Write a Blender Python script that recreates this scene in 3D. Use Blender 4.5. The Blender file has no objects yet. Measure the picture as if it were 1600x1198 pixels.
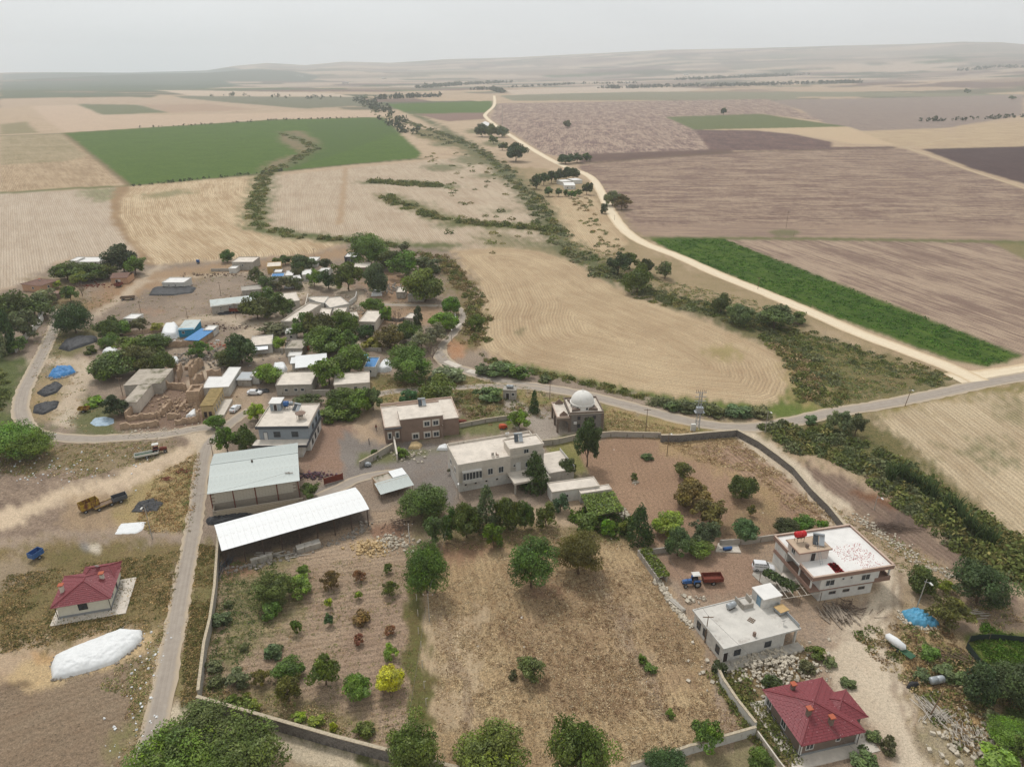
import bpy, math, random
import numpy as np
from mathutils import Vector, Matrix
random.seed(7); np.random.seed(7)
SC = bpy.context.scene
COL = SC.collection
R = math.radians
CAM_H = 90.0; FPX = 1109.0; TH = R(24.1); CX, CY = 800.0, 599.0      # photograph is 1600 px wide
cd = bpy.data.cameras.new('camera'); cam = bpy.data.objects.new('camera', cd); COL.objects.link(cam)
cam.location = (0, 0, CAM_H); cam.rotation_euler = (math.pi/2 - TH, 0, 0)
cd.sensor_width = 36; cd.lens = FPX/1600*36; cd.clip_start = 1; cd.clip_end = 60000
SC.camera = cam
SUN_EL, SUN_ROT = R(58), R(-25)
w = bpy.data.worlds.new('World'); SC.world = w; w.use_nodes = True
nt = w.node_tree; nt.nodes.clear()
def wn(t, **k):
    n = nt.nodes.new(t)
    for a, b in k.items(): setattr(n, a, b)
    return n
sky = wn('ShaderNodeTexSky', sky_type='NISHITA', sun_disc=False, sun_elevation=SUN_EL, sun_rotation=SUN_ROT,
         air_density=1.0, dust_density=3.0, ozone_density=1.0)
hs = wn('ShaderNodeHueSaturation'); hs.inputs['Saturation'].default_value = 0.10; hs.inputs['Value'].default_value = 1.0
tc = wn('ShaderNodeTexCoord'); mp = wn('ShaderNodeMapping'); mp.inputs['Scale'].default_value = (1, 1, 4)
cn = wn('ShaderNodeTexNoise'); cn.inputs['Scale'].default_value = 2.2; cn.inputs['Detail'].default_value = 5
cr = wn('ShaderNodeMapRange'); cr.inputs[1].default_value = .25; cr.inputs[2].default_value = .75
cr.inputs[3].default_value = 0.88; cr.inputs[4].default_value = 1.06
mulv = wn('ShaderNodeVectorMath', operation='SCALE')
ovc = wn('ShaderNodeMixRGB'); ovc.inputs[0].default_value = 0.72; ovc.inputs[2].default_value = (8.35, 8.7, 8.85, 1)   # even cloud deck
bg = wn('ShaderNodeBackground'); bg.inputs['Strength'].default_value = 0.08
wo = wn('ShaderNodeOutputWorld')
L = nt.links.new
L(sky.outputs[0], hs.inputs['Color']); L(hs.outputs[0], ovc.inputs[1]); L(ovc.outputs[0], mulv.inputs[0])
L(tc.outputs['Generated'], mp.inputs[0]); L(mp.outputs[0], cn.inputs['Vector']); L(cn.outputs[0], cr.inputs[0]); L(cr.outputs[0], mulv.inputs['Scale'])
L(mulv.outputs[0], bg.inputs[0]); L(bg.outputs[0], wo.inputs[0])
sl = bpy.data.lights.new('sun', 'SUN'); sl.energy = 1.5; sl.angle = R(10); sl.color = (1.0, .975, .945)
sun = bpy.data.objects.new('sun', sl); COL.objects.link(sun)
sd = Vector((math.sin(SUN_ROT)*math.cos(SUN_EL), math.cos(SUN_ROT)*math.cos(SUN_EL), math.sin(SUN_EL)))
sun.rotation_euler = sd.to_track_quat('Z', 'Y').to_euler(); sun.location = (0, 0, 400)
SC.view_settings.view_transform = 'Standard'; SC.view_settings.look = 'None'
SC.view_settings.exposure = 0.46; SC.view_settings.gamma = 1; SC.view_settings.use_curve_mapping = False
SC.cycles.volume_bounces = 1; SC.cycles.max_bounces = 6; SC.cycles.diffuse_bounces = 3
SC.cycles.use_denoising = True

_lat = np.random.RandomState(3).rand(256, 256)
def vnoise(x, y, s, o=0):
    x = np.asarray(x, float)/s + 37.3*o; y = np.asarray(y, float)/s + 91.7*o
    xi = np.floor(x).astype(int); yi = np.floor(y).astype(int); fx = x-xi; fy = y-yi
    fx = fx*fx*(3-2*fx); fy = fy*fy*(3-2*fy)
    a = _lat[xi % 256, yi % 256]; b = _lat[(xi+1) % 256, yi % 256]; c = _lat[xi % 256, (yi+1) % 256]; d = _lat[(xi+1) % 256, (yi+1) % 256]
    return (a*(1-fx)+b*fx)*(1-fy)+(c*(1-fx)+d*fx)*fy
def sst(a, b, x):
    t = np.clip((x-a)/(b-a), 0, 1); return t*t*(3-2*t)
SKX = [-900, 0, 150, 300, 400, 440, 480, 530, 580, 640, 720, 800, 900, 1000, 1150, 1300, 1380, 1430, 1500, 1600, 2600]
SKY_ = [114, 115, 112, 113, 110, 103, 99, 102, 97, 99, 93, 90, 84, 78, 76, 73, 70.5, 72, 79, 78, 84]
RR = 10500.0
def hfun(x, y):
    x = np.asarray(x, float); y = np.asarray(y, float)
    r = np.hypot(x, y); yy = np.maximum(y, 1.0)
    px = CX + x/yy*FPX*0.915
    far = np.interp(px, SKX, SKY_); zt = 90 + (103-far)/1109*0.80*RR
    h = sst(4500, RR, r)*zt - np.maximum(r-RR, 0)*0.03
    near = np.interp(px, [900, 1150, 1400, 1600, 2500], [0, 25, 52, 80, 110])
    h = h*(1-0.0) + near*sst(2300, 5200, r)*(1-sst(5600, 8000, r))
    mid = np.interp(px, [0, 500, 700, 1000, 1200, 2000], [22, 15, 8, 14, 30, 30])
    h = h + mid*sst(2200, 4000, r)*(1-sst(6500, 9000, r))*(vnoise(x, y, 1700, 2)-.4)*1.6
    h = h + sst(5000, 6500, r)*(1-.8*sst(8000, 9800, r))*(vnoise(x, y, 1100, 5)-.5)*50 + sst(1500, 3000, r)*(vnoise(x, y, 500, 6)-.5)*5
    return h
def ray(px, py):
    a = (px-CX)/FPX; b = (CY-py)/FPX
    return a, math.cos(TH)+b*math.sin(TH), -math.sin(TH)+b*math.cos(TH)
def P(px, py, h=0.0):
    dx, dy, dz = ray(px, py)
    if py > 175 or h: 
        t = (h-CAM_H)/dz; return Vector((dx*t, dy*t))
    t = 800.0
    while t < 14000:
        if CAM_H+dz*t < float(hfun(dx*t, dy*t)): break
        t *= 1.01
    return Vector((dx*t, dy*t))
def proj(v):
    dz = v[2]-CAM_H; dep = v[1]*math.cos(TH)-dz*math.sin(TH); up = v[1]*math.sin(TH)+dz*math.cos(TH)
    return CX+FPX*v[0]/dep, CY-FPX*up/dep, dep
def depth(p, h=0.0): return p[1]*math.cos(TH)-(h-CAM_H)*math.sin(TH)

def lin(c): c /= 255.0; return c/12.92 if c <= .04045 else ((c+.055)/1.055)**2.4
KA = 0.80
def S(r, g, b, k=KA): return (lin(r)*k, lin(g)*k, lin(b)*k)
_mats = {}
def mat(name, col, rough=.85, var=.15, scale=1.2, bump=.0, bscale=8, metal=0, col2=None, spec=.3, stain=None):
    if name in _mats: return _mats[name]
    m = bpy.data.materials.new(name); m.use_nodes = True; t = m.node_tree; b = t.nodes['Principled BSDF']
    b.inputs['Roughness'].default_value = rough; b.inputs['Metallic'].default_value = metal
    b.inputs['Specular IOR Level'].default_value = spec
    co = t.nodes.new('ShaderNodeTexCoord')
    n = t.nodes.new('ShaderNodeTexNoise'); n.inputs['Scale'].default_value = scale; n.inputs['Detail'].default_value = 6; n.inputs['Roughness'].default_value = .65
    t.links.new(co.outputs['Object'], n.inputs['Vector'])
    mr = t.nodes.new('ShaderNodeMapRange'); mr.inputs[1].default_value = .32; mr.inputs[2].default_value = .68
    t.links.new(n.outputs[0], mr.inputs[0])
    mx = t.nodes.new('ShaderNodeMixRGB')
    c2 = col2 or tuple(c*(1-var*1.6) for c in col); c1 = col if col2 else tuple(min(.9, c*(1+var*.5)) for c in col)
    mx.inputs[1].default_value = (*c1, 1); mx.inputs[2].default_value = (*c2, 1); t.links.new(mr.outputs[0], mx.inputs[0])
    out = mx.outputs[0]
    if stain:
        n2 = t.nodes.new('ShaderNodeTexNoise'); n2.inputs['Scale'].default_value = stain[1]; n2.inputs['Detail'].default_value = 8; n2.inputs['Roughness'].default_value = .7
        mp_ = t.nodes.new('ShaderNodeMapping'); mp_.inputs['Scale'].default_value = (1, 1, .35); t.links.new(co.outputs['Object'], mp_.inputs[0]); t.links.new(mp_.outputs[0], n2.inputs['Vector'])
        m2 = t.nodes.new('ShaderNodeMapRange'); m2.inputs[1].default_value = stain[2]; m2.inputs[2].default_value = stain[2]+.1; t.links.new(n2.outputs[0], m2.inputs[0])
        x2 = t.nodes.new('ShaderNodeMixRGB'); x2.inputs[2].default_value = (*stain[0], 1); t.links.new(out, x2.inputs[1]); t.links.new(m2.outputs[0], x2.inputs[0]); out = x2.outputs[0]
    t.links.new(out, b.inputs['Base Color'])
    if bump:
        n3 = t.nodes.new('ShaderNodeTexNoise'); n3.inputs['Scale'].default_value = bscale; n3.inputs['Detail'].default_value = 4; t.links.new(co.outputs['Object'], n3.inputs['Vector'])
        bp = t.nodes.new('ShaderNodeBump'); bp.inputs['Strength'].default_value = bump; bp.inputs['Distance'].default_value = .1
        t.links.new(n3.outputs[0], bp.inputs['Height']); t.links.new(bp.outputs[0], b.inputs['Normal'])
    _mats[name] = m; return m

def tag(o, label=None, cat=None, group=None, kind=None):
    if label: o['label'] = label
    if cat: o['category'] = cat
    if group: o['group'] = group
    if kind: o['kind'] = kind
    return o
def empty(name, loc, rz=0, label=None, cat=None, group=None):
    o = bpy.data.objects.new(name, None); COL.objects.link(o); o.location = (loc[0], loc[1], loc[2] if len(loc) > 2 else 0); o.rotation_euler = (0, 0, rz)
    o.empty_display_size = .5
    return tag(o, label, cat, group)
def link(name, me, parent=None, loc=(0, 0, 0), rot=(0, 0, 0), scale=(1, 1, 1)):
    o = bpy.data.objects.new(name, me); COL.objects.link(o); o.parent = parent; o.location = loc; o.rotation_euler = rot; o.scale = scale
    return o
def copy_tree(o, parent=None):
    c = o.copy(); COL.objects.link(c); c.parent = parent
    for ch in list(o.children): copy_tree(ch, c)
    return c
def np_mesh(name, v, f, m=None, attrs=None, smooth=False):
    v = np.ascontiguousarray(v, np.float32); f = np.ascontiguousarray(f, np.int32); k = f.shape[1]
    me = bpy.data.meshes.new(name); me.vertices.add(len(v)); me.vertices.foreach_set('co', v.ravel())
    me.loops.add(f.size); me.loops.foreach_set('vertex_index', f.ravel())
    me.polygons.add(len(f)); me.polygons.foreach_set('loop_start', np.arange(0, f.size, k, dtype=np.int32))
    me.polygons.foreach_set('loop_total', np.full(len(f), k, np.int32))
    if smooth: me.polygons.foreach_set('use_smooth', np.ones(len(f), bool))
    for an, (ty, dat) in (attrs or {}).items():
        a = me.attributes.new(an, ty, 'POINT'); dat = np.ascontiguousarray(dat, np.float32)
        a.data.foreach_set('value' if ty == 'FLOAT' else 'vector', dat.ravel())
    me.update(calc_edges=True)
    if m: me.materials.append(m)
    return me
class MB:
    def __init__(s): s.v = []; s.f = []; s.mi = []; s.cur = 0
    def mi_(s, i): s.cur = i; return s
    def add(s, vs, fs):
        b = len(s.v); s.v += [tuple(p) for p in vs]; s.f += [tuple(b+i for i in f) for f in fs]; s.mi += [s.cur]*len(fs); return s
    def box(s, x0, y0, z0, x1, y1, z1):
        return s.add([(x0, y0, z0), (x1, y0, z0), (x1, y1, z0), (x0, y1, z0), (x0, y0, z1), (x1, y0, z1), (x1, y1, z1), (x0, y1, z1)],
                     [(0, 3, 2, 1), (4, 5, 6, 7), (0, 1, 5, 4), (1, 2, 6, 5), (2, 3, 7, 6), (3, 0, 4, 7)])
    def obox(s, c, d, ang=0, tilt=0):
        m = Matrix.Translation(c) @ Matrix.Rotation(ang, 4, 'Z') @ Matrix.Rotation(tilt, 4, 'X')
        hx, hy, hz = d[0]/2, d[1]/2, d[2]/2
        vs = [m @ Vector(p) for p in ((-hx, -hy, -hz), (hx, -hy, -hz), (hx, hy, -hz), (-hx, hy, -hz), (-hx, -hy, hz), (hx, -hy, hz), (hx, hy, hz), (-hx, hy, hz))]
        return s.add(vs, [(0, 3, 2, 1), (4, 5, 6, 7), (0, 1, 5, 4), (1, 2, 6, 5), (2, 3, 7, 6), (3, 0, 4, 7)])
    def prism(s, poly, z0, z1):
        n = len(poly); z0s = z0 if isinstance(z0, (list, tuple)) else [z0]*n; z1s = z1 if isinstance(z1, (list, tuple)) else [z1]*n
        a = sum(poly[i][0]*poly[(i+1) % n][1]-poly[(i+1) % n][0]*poly[i][1] for i in range(n))
        if a < 0: poly = poly[::-1]; z0s = z0s[::-1]; z1s = z1s[::-1]
        vs = [(p[0], p[1], z) for p, z in zip(poly, z0s)]+[(p[0], p[1], z) for p, z in zip(poly, z1s)]
        return s.add(vs, [tuple(range(n-1, -1, -1)), tuple(range(n, 2*n))]+[(i, (i+1) % n, n+(i+1) % n, n+i) for i in range(n)])
    def tube(s, a, b, r0, r1=None, n=8, caps=True):
        a = Vector(a); b = Vector(b); r1 = r0 if r1 is None else r1; d = (b-a)
        if d.length < 1e-6: return s
        q = d.to_track_quat('Z', 'Y'); vs = []
        for p, r in ((a, r0), (b, r1)):
            for i in range(n): vs.append(p+q @ Vector((r*math.cos(2*math.pi*i/n), r*math.sin(2*math.pi*i/n), 0)))
        fs = [(i, (i+1) % n, n+(i+1) % n, n+i) for i in range(n)]
        if caps: fs += [tuple(range(n-1, -1, -1)), tuple(range(n, 2*n))]
        return s.add(vs, fs)
    def path(s, pts, r, n=6):
        for i in range(len(pts)-1): s.tube(pts[i], pts[i+1], r, n=n)
        return s
    def lathe(s, prof, c=(0, 0, 0), n=24, half=None):
        vs = []; m = len(prof)
        for i in range(n):
            a = 2*math.pi*i/n
            for r, z in prof: vs.append((c[0]+r*math.cos(a), c[1]+r*math.sin(a), c[2]+z))
        fs = [(i*m+j, ((i+1) % n)*m+j, ((i+1) % n)*m+j+1, i*m+j+1) for i in range(n) for j in range(m-1)]
        return s.add(vs, fs)
    def loft(s, secs):
        n = len(secs[0]); b = []
        for q in secs: b += list(q)
        fs = [(k*n+i, k*n+(i+1) % n, (k+1)*n+(i+1) % n, (k+1)*n+i) for k in range(len(secs)-1) for i in range(n)]
        fs += [tuple(range(n-1, -1, -1)), tuple(range((len(secs)-1)*n, len(secs)*n))]
        return s.add(b, fs)
    def mesh(s, name, m, smooth=False):
        me = bpy.data.meshes.new(name); me.from_pydata(s.v, [], s.f); 
        for x in (m if isinstance(m, (list, tuple)) else [m]): me.materials.append(x)
        me.polygons.foreach_set('material_index', s.mi)
        if smooth: me.polygons.foreach_set('use_smooth', [True]*len(s.f))
        me.update(); return me
    def build(s, name, m, parent=None, loc=(0, 0, 0), rot=(0, 0, 0), smooth=False):
        return link(name, s.mesh(name, m, smooth), parent, loc, rot)
HAZE = 1.15e-4
C_ST = S(198, 173, 142); C_ST2 = S(168, 141, 113)          # stubble
C_SW = S(199, 175, 138); C_SW2 = S(172, 143, 108)
C_PL = S(132, 108, 96); C_PL2 = S(178, 156, 134)          # ploughed with stubble
C_PD = S(94, 74, 70); C_PD2 = S(134, 108, 96)
C_GR = S(72, 96, 32); C_GR2 = S(88, 110, 42)
C_CR = S(58, 82, 28); C_CR2 = S(84, 106, 36)
C_SC = S(112, 108, 72); C_SC2 = S(138, 122, 84)            # scrub
C_SG = S(88, 100, 52); C_SB = S(142, 116, 84)
C_VD = S(166, 146, 126); C_VD2 = S(124, 108, 92)           # village dirt
C_DU = S(204, 185, 160); C_DU2 = S(182, 160, 134)          # pale dust
C_DG = S(182, 152, 110); C_DG2 = S(140, 112, 82)           # dry grass
C_RS = S(170, 138, 110); C_RS2 = S(144, 114, 90)            # reddish soil
C_GW = S(92, 98, 60); C_OG = S(190, 160, 114); C_OG2 = S(150, 118, 76)
C_GV = S(150, 140, 130); C_GV2 = S(122, 112, 104)          # gravel yard
rs = [0, 8, 16, 22]; r_ = 26.0
while r_ < 16000:
    rs.append(r_); r_ *= 1.0068 if r_ < 1500 else 1.012
rs = np.array(rs)
ang = np.concatenate([np.linspace(-math.pi, -R(44), 70, endpoint=False), np.linspace(-R(44), R(44), 680, endpoint=False), np.linspace(R(44), math.pi, 71)])
RRg, AA = np.meshgrid(rs, ang, indexing='ij')
GX = RRg*np.sin(AA); GY = RRg*np.cos(AA); GZ = hfun(GX, GY)
GZ = np.where(GY < 0, 0, GZ)
WXc = vnoise(GX, GY, 7, 11)-.5; WYc = vnoise(GX, GY, 7, 12)-.5; WXf = vnoise(GX, GY, 1.7, 13)-.5; WYf = vnoise(GX, GY, 1.7, 14)-.5
N = GX.shape
WJx = (np.random.rand(*N)-.5); WJy = (np.random.rand(*N)-.5); cellsz = np.clip(RRg*.0068, .2, 6)
WJx = WJx*np.clip(cellsz*3, 1.2, 10); WJy = WJy*np.clip(cellsz*3, 1.2, 10)
WXf = WXf+ (vnoise(GX, GY, 3.4, 15)-.5)*1.3; WYf = WYf+(vnoise(GX, GY, 3.4, 16)-.5)*1.3
ca = np.zeros((*N, 3), np.float32); cb = np.zeros((*N, 3), np.float32); pr = np.zeros((*N, 3), np.float32); fu = np.zeros((*N, 3), np.float32)
rid = np.zeros(N, np.int16)
def inpoly(X, Y, poly):
    inside = np.zeros(X.shape, bool); n = len(poly)
    for i in range(n):
        x1, y1 = poly[i]; x2, y2 = poly[(i+1) % n]
        if y1 == y2: continue
        c = ((y1 > Y) != (y2 > Y)) & (X < (x2-x1)*(Y-y1)/(y2-y1)+x1); inside ^= c
    return inside
def segdist(X, Y, pts, closed=False):
    d = np.full(X.shape, 1e9); n = len(pts)
    for i in range(n if closed else n-1):
        x1, y1 = pts[i]; x2, y2 = pts[(i+1) % n]; vx, vy = x2-x1, y2-y1
        t = np.clip(((X-x1)*vx+(Y-y1)*vy)/(vx*vx+vy*vy+1e-9), 0, 1)
        d = np.minimum(d, np.hypot(X-x1-t*vx, Y-y1-t*vy))
    return d
def apply(m, sel, c1, c2, bump, furrow, patch, f2, region, blend):
    idx = np.where(sel)
    for arr, val in ((ca, c1), (cb, c2)):
        arr[idx] = arr[idx]*(1-blend)+np.array(val, np.float32)*blend
    if blend > .75:
        pr[idx] = (bump, furrow, patch)
        if f2 is not None: fu[idx[0], idx[1], 0] = f2[0][sel]; fu[idx[0], idx[1], 1] = f2[1][sel]
        if region: rid[idx] = region
def crop(xs, ys, pad):
    return (GX > min(xs)-pad) & (GX < max(xs)+pad) & (GY > min(ys)-pad) & (GY < max(ys)+pad)
def region(poly, c1, c2=None, warp=.6, bump=.5, furrow=0, dirpx=None, patch=.5, contour=False, rg=0, blend=1.0, spline=None):
    c2 = c2 or c1
    pts = [tuple(P(*p)) for p in poly]; box = crop([p[0] for p in pts], [p[1] for p in pts], 6)
    ii = np.where(box)
    if not len(ii[0]): return
    jw = max(0, warp-.6); X = GX[ii]+(WXc[ii]*2.2+WXf[ii]*1.2)*warp+WJx[ii]*min(jw, 1.6); Y = GY[ii]+(WYc[ii]*2.2+WYf[ii]*1.2)*warp+WJy[ii]*min(jw, 1.6)
    m = inpoly(X, Y, pts)
    sel = np.zeros(N, bool); sel[ii] = m
    f2 = None
    if furrow:
        f2 = (np.zeros(N, np.float32), np.zeros(N, np.float32))
        if dirpx:
            a = P(*dirpx[0]); b = P(*dirpx[1]); d = (b-a).normalized()
        else: d = Vector((0, 1))
        if contour or spline:
            q = [tuple(P(*p)) for p in spline] if spline else pts
            f2[0][ii] = segdist(GX[ii], GY[ii], q, not spline)
            f2[1][ii] = GX[ii]*d.x+GY[ii]*d.y
        else:
            f2[0][ii] = GX[ii]*d.y-GY[ii]*d.x; f2[1][ii] = GX[ii]*d.x+GY[ii]*d.y
    apply(None, sel, c1, c2, bump, furrow, patch, f2, rg, blend)
def stroke(line, width, c1, c2=None, warp=.6, bump=.4, patch=.5, blend=1.0, rg=0):
    c2 = c2 or c1
    pts = [tuple(P(*p)) for p in line]; box = crop([p[0] for p in pts], [p[1] for p in pts], width+4); ii = np.where(box)
    if not len(ii[0]): return
    jw = max(0, warp-.6); X = GX[ii]+(WXc[ii]*2.2+WXf[ii]*1.2)*warp+WJx[ii]*min(jw, 1.6); Y = GY[ii]+(WYc[ii]*2.2+WYf[ii]*1.2)*warp+WJy[ii]*min(jw, 1.6)
    sel = np.zeros(N, bool); sel[ii] = segdist(X, Y, pts) < width/2
    apply(None, sel, c1, c2, bump, 0, patch, None, rg, blend)
def spot(px, py, rx, ry, c1, c2=None, warp=1.0, blend=.8, **k):
    region([(px+rx*math.cos(a*math.pi/6), py+ry*math.sin(a*math.pi/6)) for a in range(12)], c1, c2 or c1, warp=warp, blend=blend, **k)
ca[:] = C_ST; cb[:] = C_ST2; pr[:] = (.4, .0, .6)
far = GY > 1700
ct, sn = math.cos(.35), math.sin(.35); QX = GX*ct+GY*sn; QY = GY*ct-GX*sn; bx = np.floor(QX/520+.6*np.floor(QY/230)*.37)*7.13+np.floor(QY/230)*3.71; mixn = (np.sin(bx*12.9898)*43758.5453) % 1; m2 = vnoise(GX, GY*2, 900, 22)
for thr, col, col2 in ((.3, S(110, 106, 84), S(122, 112, 88)), (.42, S(160, 138, 116), S(144, 120, 100)), (.54, S(92, 96, 70), S(104, 102, 76)), (.64, S(186, 162, 134), S(172, 146, 118)), (.76, S(118, 96, 84), S(132, 108, 94)), (.88, S(84, 98, 60), S(96, 104, 68))):
    s_ = far & (mixn*.75+m2*.25 > thr); ca[s_] = col; cb[s_] = col2
s_ = (GY > 5500); pa = vnoise(GX, GY*2, 1500, 31)
s_ &= pa > .55; ca[s_] = np.array(S(150, 136, 114)); 
RG = {1: ('green_field', 'green'), 2: ('stubble_field', 0), 3: ('ploughed_field', 0), 4: ('crop_field', 0), 5: ('orchard_ground', 0), 6: ('dry_meadow', 0), 7: ('village_ground', 0), 8: ('stubble_field', 0), 9: ('ploughed_field', 0), 10: ('reddish_plot', 0)}
def far_strip(pts, c, c2=None, **k): region(pts, c, c2 or c, warp=1, **k)
far_strip([(0, 117), (250, 112), (500, 120), (480, 128), (200, 127), (0, 126)], S(100, 106, 90))
far_strip([(0, 128), (350, 126), (380, 134), (250, 143), (0, 142)], S(98, 108, 88), S(84, 96, 74))
far_strip([(0, 144), (170, 145), (240, 148), (100, 152), (0, 154)], S(94, 102, 78))
far_strip([(240, 141), (520, 146), (560, 152), (300, 150)], S(196, 174, 150))
far_strip([(270, 150), (570, 153), (575, 165), (480, 170), (330, 164)], S(124, 120, 98), S(110, 110, 86))
far_strip([(0, 155), (200, 152), (300, 155), (480, 171), (340, 178), (45, 165), (0, 172)], S(196, 172, 146), C_ST2)
far_strip([(48, 166), (120, 165), (190, 178), (270, 180), (600, 172), (600, 182), (430, 187), (100, 207), (75, 190)], S(190, 162, 136), S(204, 178, 150), furrow=.35, dirpx=((100, 200), (430, 180)))
far_strip([(120, 163), (215, 164), (262, 176), (160, 180)], S(118, 118, 88), S(108, 112, 80))
far_strip([(222, 164), (330, 163), (400, 172), (265, 176)], S(182, 152, 130), C_ST2)
far_strip([(0, 170), (45, 170), (75, 190), (97, 208), (0, 211)], S(196, 170, 140), S(174, 148, 118), furrow=.4, dirpx=((0, 211), (40, 172)))
far_strip([(0, 195), (40, 190), (60, 208), (0, 210)], S(150, 140, 104), C_SC2)
far_strip([(600, 163), (770, 158), (768, 168), (760, 178), (700, 179), (640, 179)], C_GR, C_GR2)
far_strip([(650, 178), (765, 176), (760, 186), (700, 190), (680, 186)], S(142, 112, 98), C_PD2)
far_strip([(610, 184), (690, 190), (745, 190), (800, 240), (650, 240), (620, 200)], C_ST, S(178, 152, 124))
far_strip([(790, 141), (940, 135), (1100, 138), (1080, 143), (800, 149)], S(192, 172, 150))
far_strip([(780, 150), (1000, 144), (1280, 144), (1600, 148), (1600, 152), (1250, 152), (1240, 157), (800, 158)], S(126, 124, 98), S(140, 132, 106))
far_strip([(1240, 156), (1500, 151), (1600, 148), (1600, 180), (1480, 200), (1345, 205), (1280, 190), (1250, 172), (1200, 158)], S(136, 118, 110), S(158, 140, 124), furrow=.5, dirpx=((1220, 160), (1400, 205)))
region([(778, 162), (1200, 155), (1290, 190), (1190, 178), (1040, 183), (1090, 204), (1120, 236), (915, 253), (850, 240), (800, 207), (765, 186)], S(122, 98, 92), S(184, 160, 138), furrow=1.3, dirpx=((1030, 185), (1110, 232)), patch=.9, rg=3)
region([(1040, 183), (1190, 178), (1240, 186), (1325, 198), (1085, 203)], S(98, 106, 66), S(110, 114, 74), rg=1)
region([(1085, 203), (1325, 198), (1420, 228), (1330, 224), (1250, 210), (1180, 203)], C_SW, S(196, 166, 134), furrow=.3, dirpx=((1200, 203), (1400, 226)))
region([(1085, 203), (1180, 204), (1240, 210), (1300, 222), (1300, 230), (1400, 229), (1395, 233), (1110, 236)], C_PD, S(132, 104, 94), furrow=.5, dirpx=((1090, 205), (1110, 235)), patch=.8, rg=9)
region([(1345, 206), (1480, 200), (1484, 212), (1440, 226), (1405, 230)], C_SW, C_ST2)
region([(1500, 196), (1600, 190), (1600, 212), (1500, 216), (1600, 212), (1600, 232), (1450, 234), (1430, 228), (1485, 212)], C_SW, C_ST2, furrow=.3, dirpx=((1500, 215), (1600, 205)))
region([(1440, 233), (1600, 229), (1700, 228), (1700, 320), (1600, 287), (1520, 264)], S(78, 60, 58), C_PD, furrow=.4, dirpx=((1450, 235), (1600, 280)), rg=9)
region([(903, 262), (910, 254), (1120, 237), (1410, 232), (1500, 262), (1600, 296), (1750, 345), (1750, 380), (1340, 377), (1150, 373), (1015, 371), (985, 358), (965, 330), (945, 300)], S(124, 99, 88), S(172, 148, 124), furrow=1.2, dirpx=((1000, 345), (1500, 348)), patch=1.0, rg=3)
region([(950, 352), (1340, 350), (1760, 352), (1760, 380), (1340, 377), (1015, 372)], S(180, 154, 128), C_PL, warp=3, furrow=1, dirpx=((1000, 360), (1500, 364)), patch=.9, blend=.8)
region([(910, 241), (1140, 233), (1146, 240), (1100, 243), (905, 254)], S(122, 98, 84), C_PD)
region([(1125, 373), (1560, 377), (1760, 379), (1760, 640), (1590, 553), (1400, 476)], S(178, 154, 130), S(134, 110, 96), furrow=1.3, dirpx=((1150, 378), (1590, 545)), patch=.9, rg=3)
region([(1545, 377), (1700, 378), (1700, 430), (1600, 405)], S(128, 122, 80), C_SC2)
stroke([(905, 256), (1140, 238), (1400, 231)], 7, S(120, 98, 80), S(104, 90, 66)); stroke([(1010, 372), (1240, 373), (1600, 378)], 6, C_SG, S(110, 108, 64))
region([(1200, 362), (1225, 358), (1252, 362), (1240, 369), (1210, 368)], C_SG, C_SC, blend=.7)
region([(1012, 374), (1060, 371), (1130, 373), (1400, 478), (1596, 555), (1575, 566), (1540, 575), (1480, 560), (1300, 494), (1180, 446), (1100, 415)], C_CR, C_CR2, warp=.5, furrow=.8, dirpx=((1060, 380), (1500, 560)), patch=.6, rg=4, bump=.9)
region([(100, 208), (430, 187), (575, 184), (600, 184), (616, 200), (640, 222), (658, 238), (655, 247), (560, 256), (440, 268), (400, 273), (300, 283), (203, 291), (150, 248)], C_GR, C_GR2, warp=1, furrow=.22, dirpx=((205, 288), (100, 210)), patch=.7, rg=1)
region([(478, 192), (600, 184), (625, 205), (560, 230), (500, 250), (440, 266), (500, 230)], S(80, 96, 54), C_GR, blend=.55)
region([(436, 206), (470, 204), (500, 222), (494, 236), (450, 262), (420, 272), (408, 262), (425, 252), (470, 238), (440, 222)], S(146, 124, 94), C_SC, warp=2)
region([(0, 212), (97, 209), (150, 248), (186, 288), (195, 293), (0, 302)], S(190, 164, 130), S(158, 132, 100), furrow=1.1, dirpx=((20, 300), (-10, 215)), patch=1, rg=2)
region([(0, 213), (97, 209), (135, 245), (100, 252), (0, 258)], S(176, 156, 124), S(132, 124, 84), furrow=.4, dirpx=((20, 300), (-10, 215)), blend=.8, patch=.8)
stroke([(0, 213), (200, 204), (430, 188), (600, 183)], 6, C_SG, S(74, 82, 48)); stroke([(100, 209), (150, 248), (203, 292)], 5, C_SB, C_SC)
stroke([(0, 302), (120, 294), (203, 291)], 9, C_SG, S(110, 112, 68)); stroke([(203, 291), (300, 283), (440, 268), (560, 256), (660, 248)], 7, S(90, 88, 52), C_SC)
region([(-300, 315), (0, 303), (195, 293), (180, 315), (178, 340), (192, 368), (215, 392), (200, 398), (120, 402), (85, 410), (55, 440), (0, 452), (-300, 460)], S(196, 177, 154), S(178, 157, 133), furrow=.7, dirpx=((60, 430), (40, 305)), patch=.6, rg=2)
region([(130, 296), (185, 294), (178, 312), (150, 318), (125, 305)], S(128, 134, 80), C_SC, blend=.7, warp=2)
region([(203, 291), (400, 274), (408, 290), (392, 330), (392, 355), (430, 372), (535, 378), (490, 396), (440, 402), (360, 404), (290, 412), (240, 415), (215, 392), (195, 365), (183, 335), (186, 308)], S(206, 182, 146), S(176, 148, 112), furrow=1.0, spline=[(203, 291), (185, 312), (184, 340), (200, 372), (240, 412)], patch=.7, rg=8)
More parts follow.
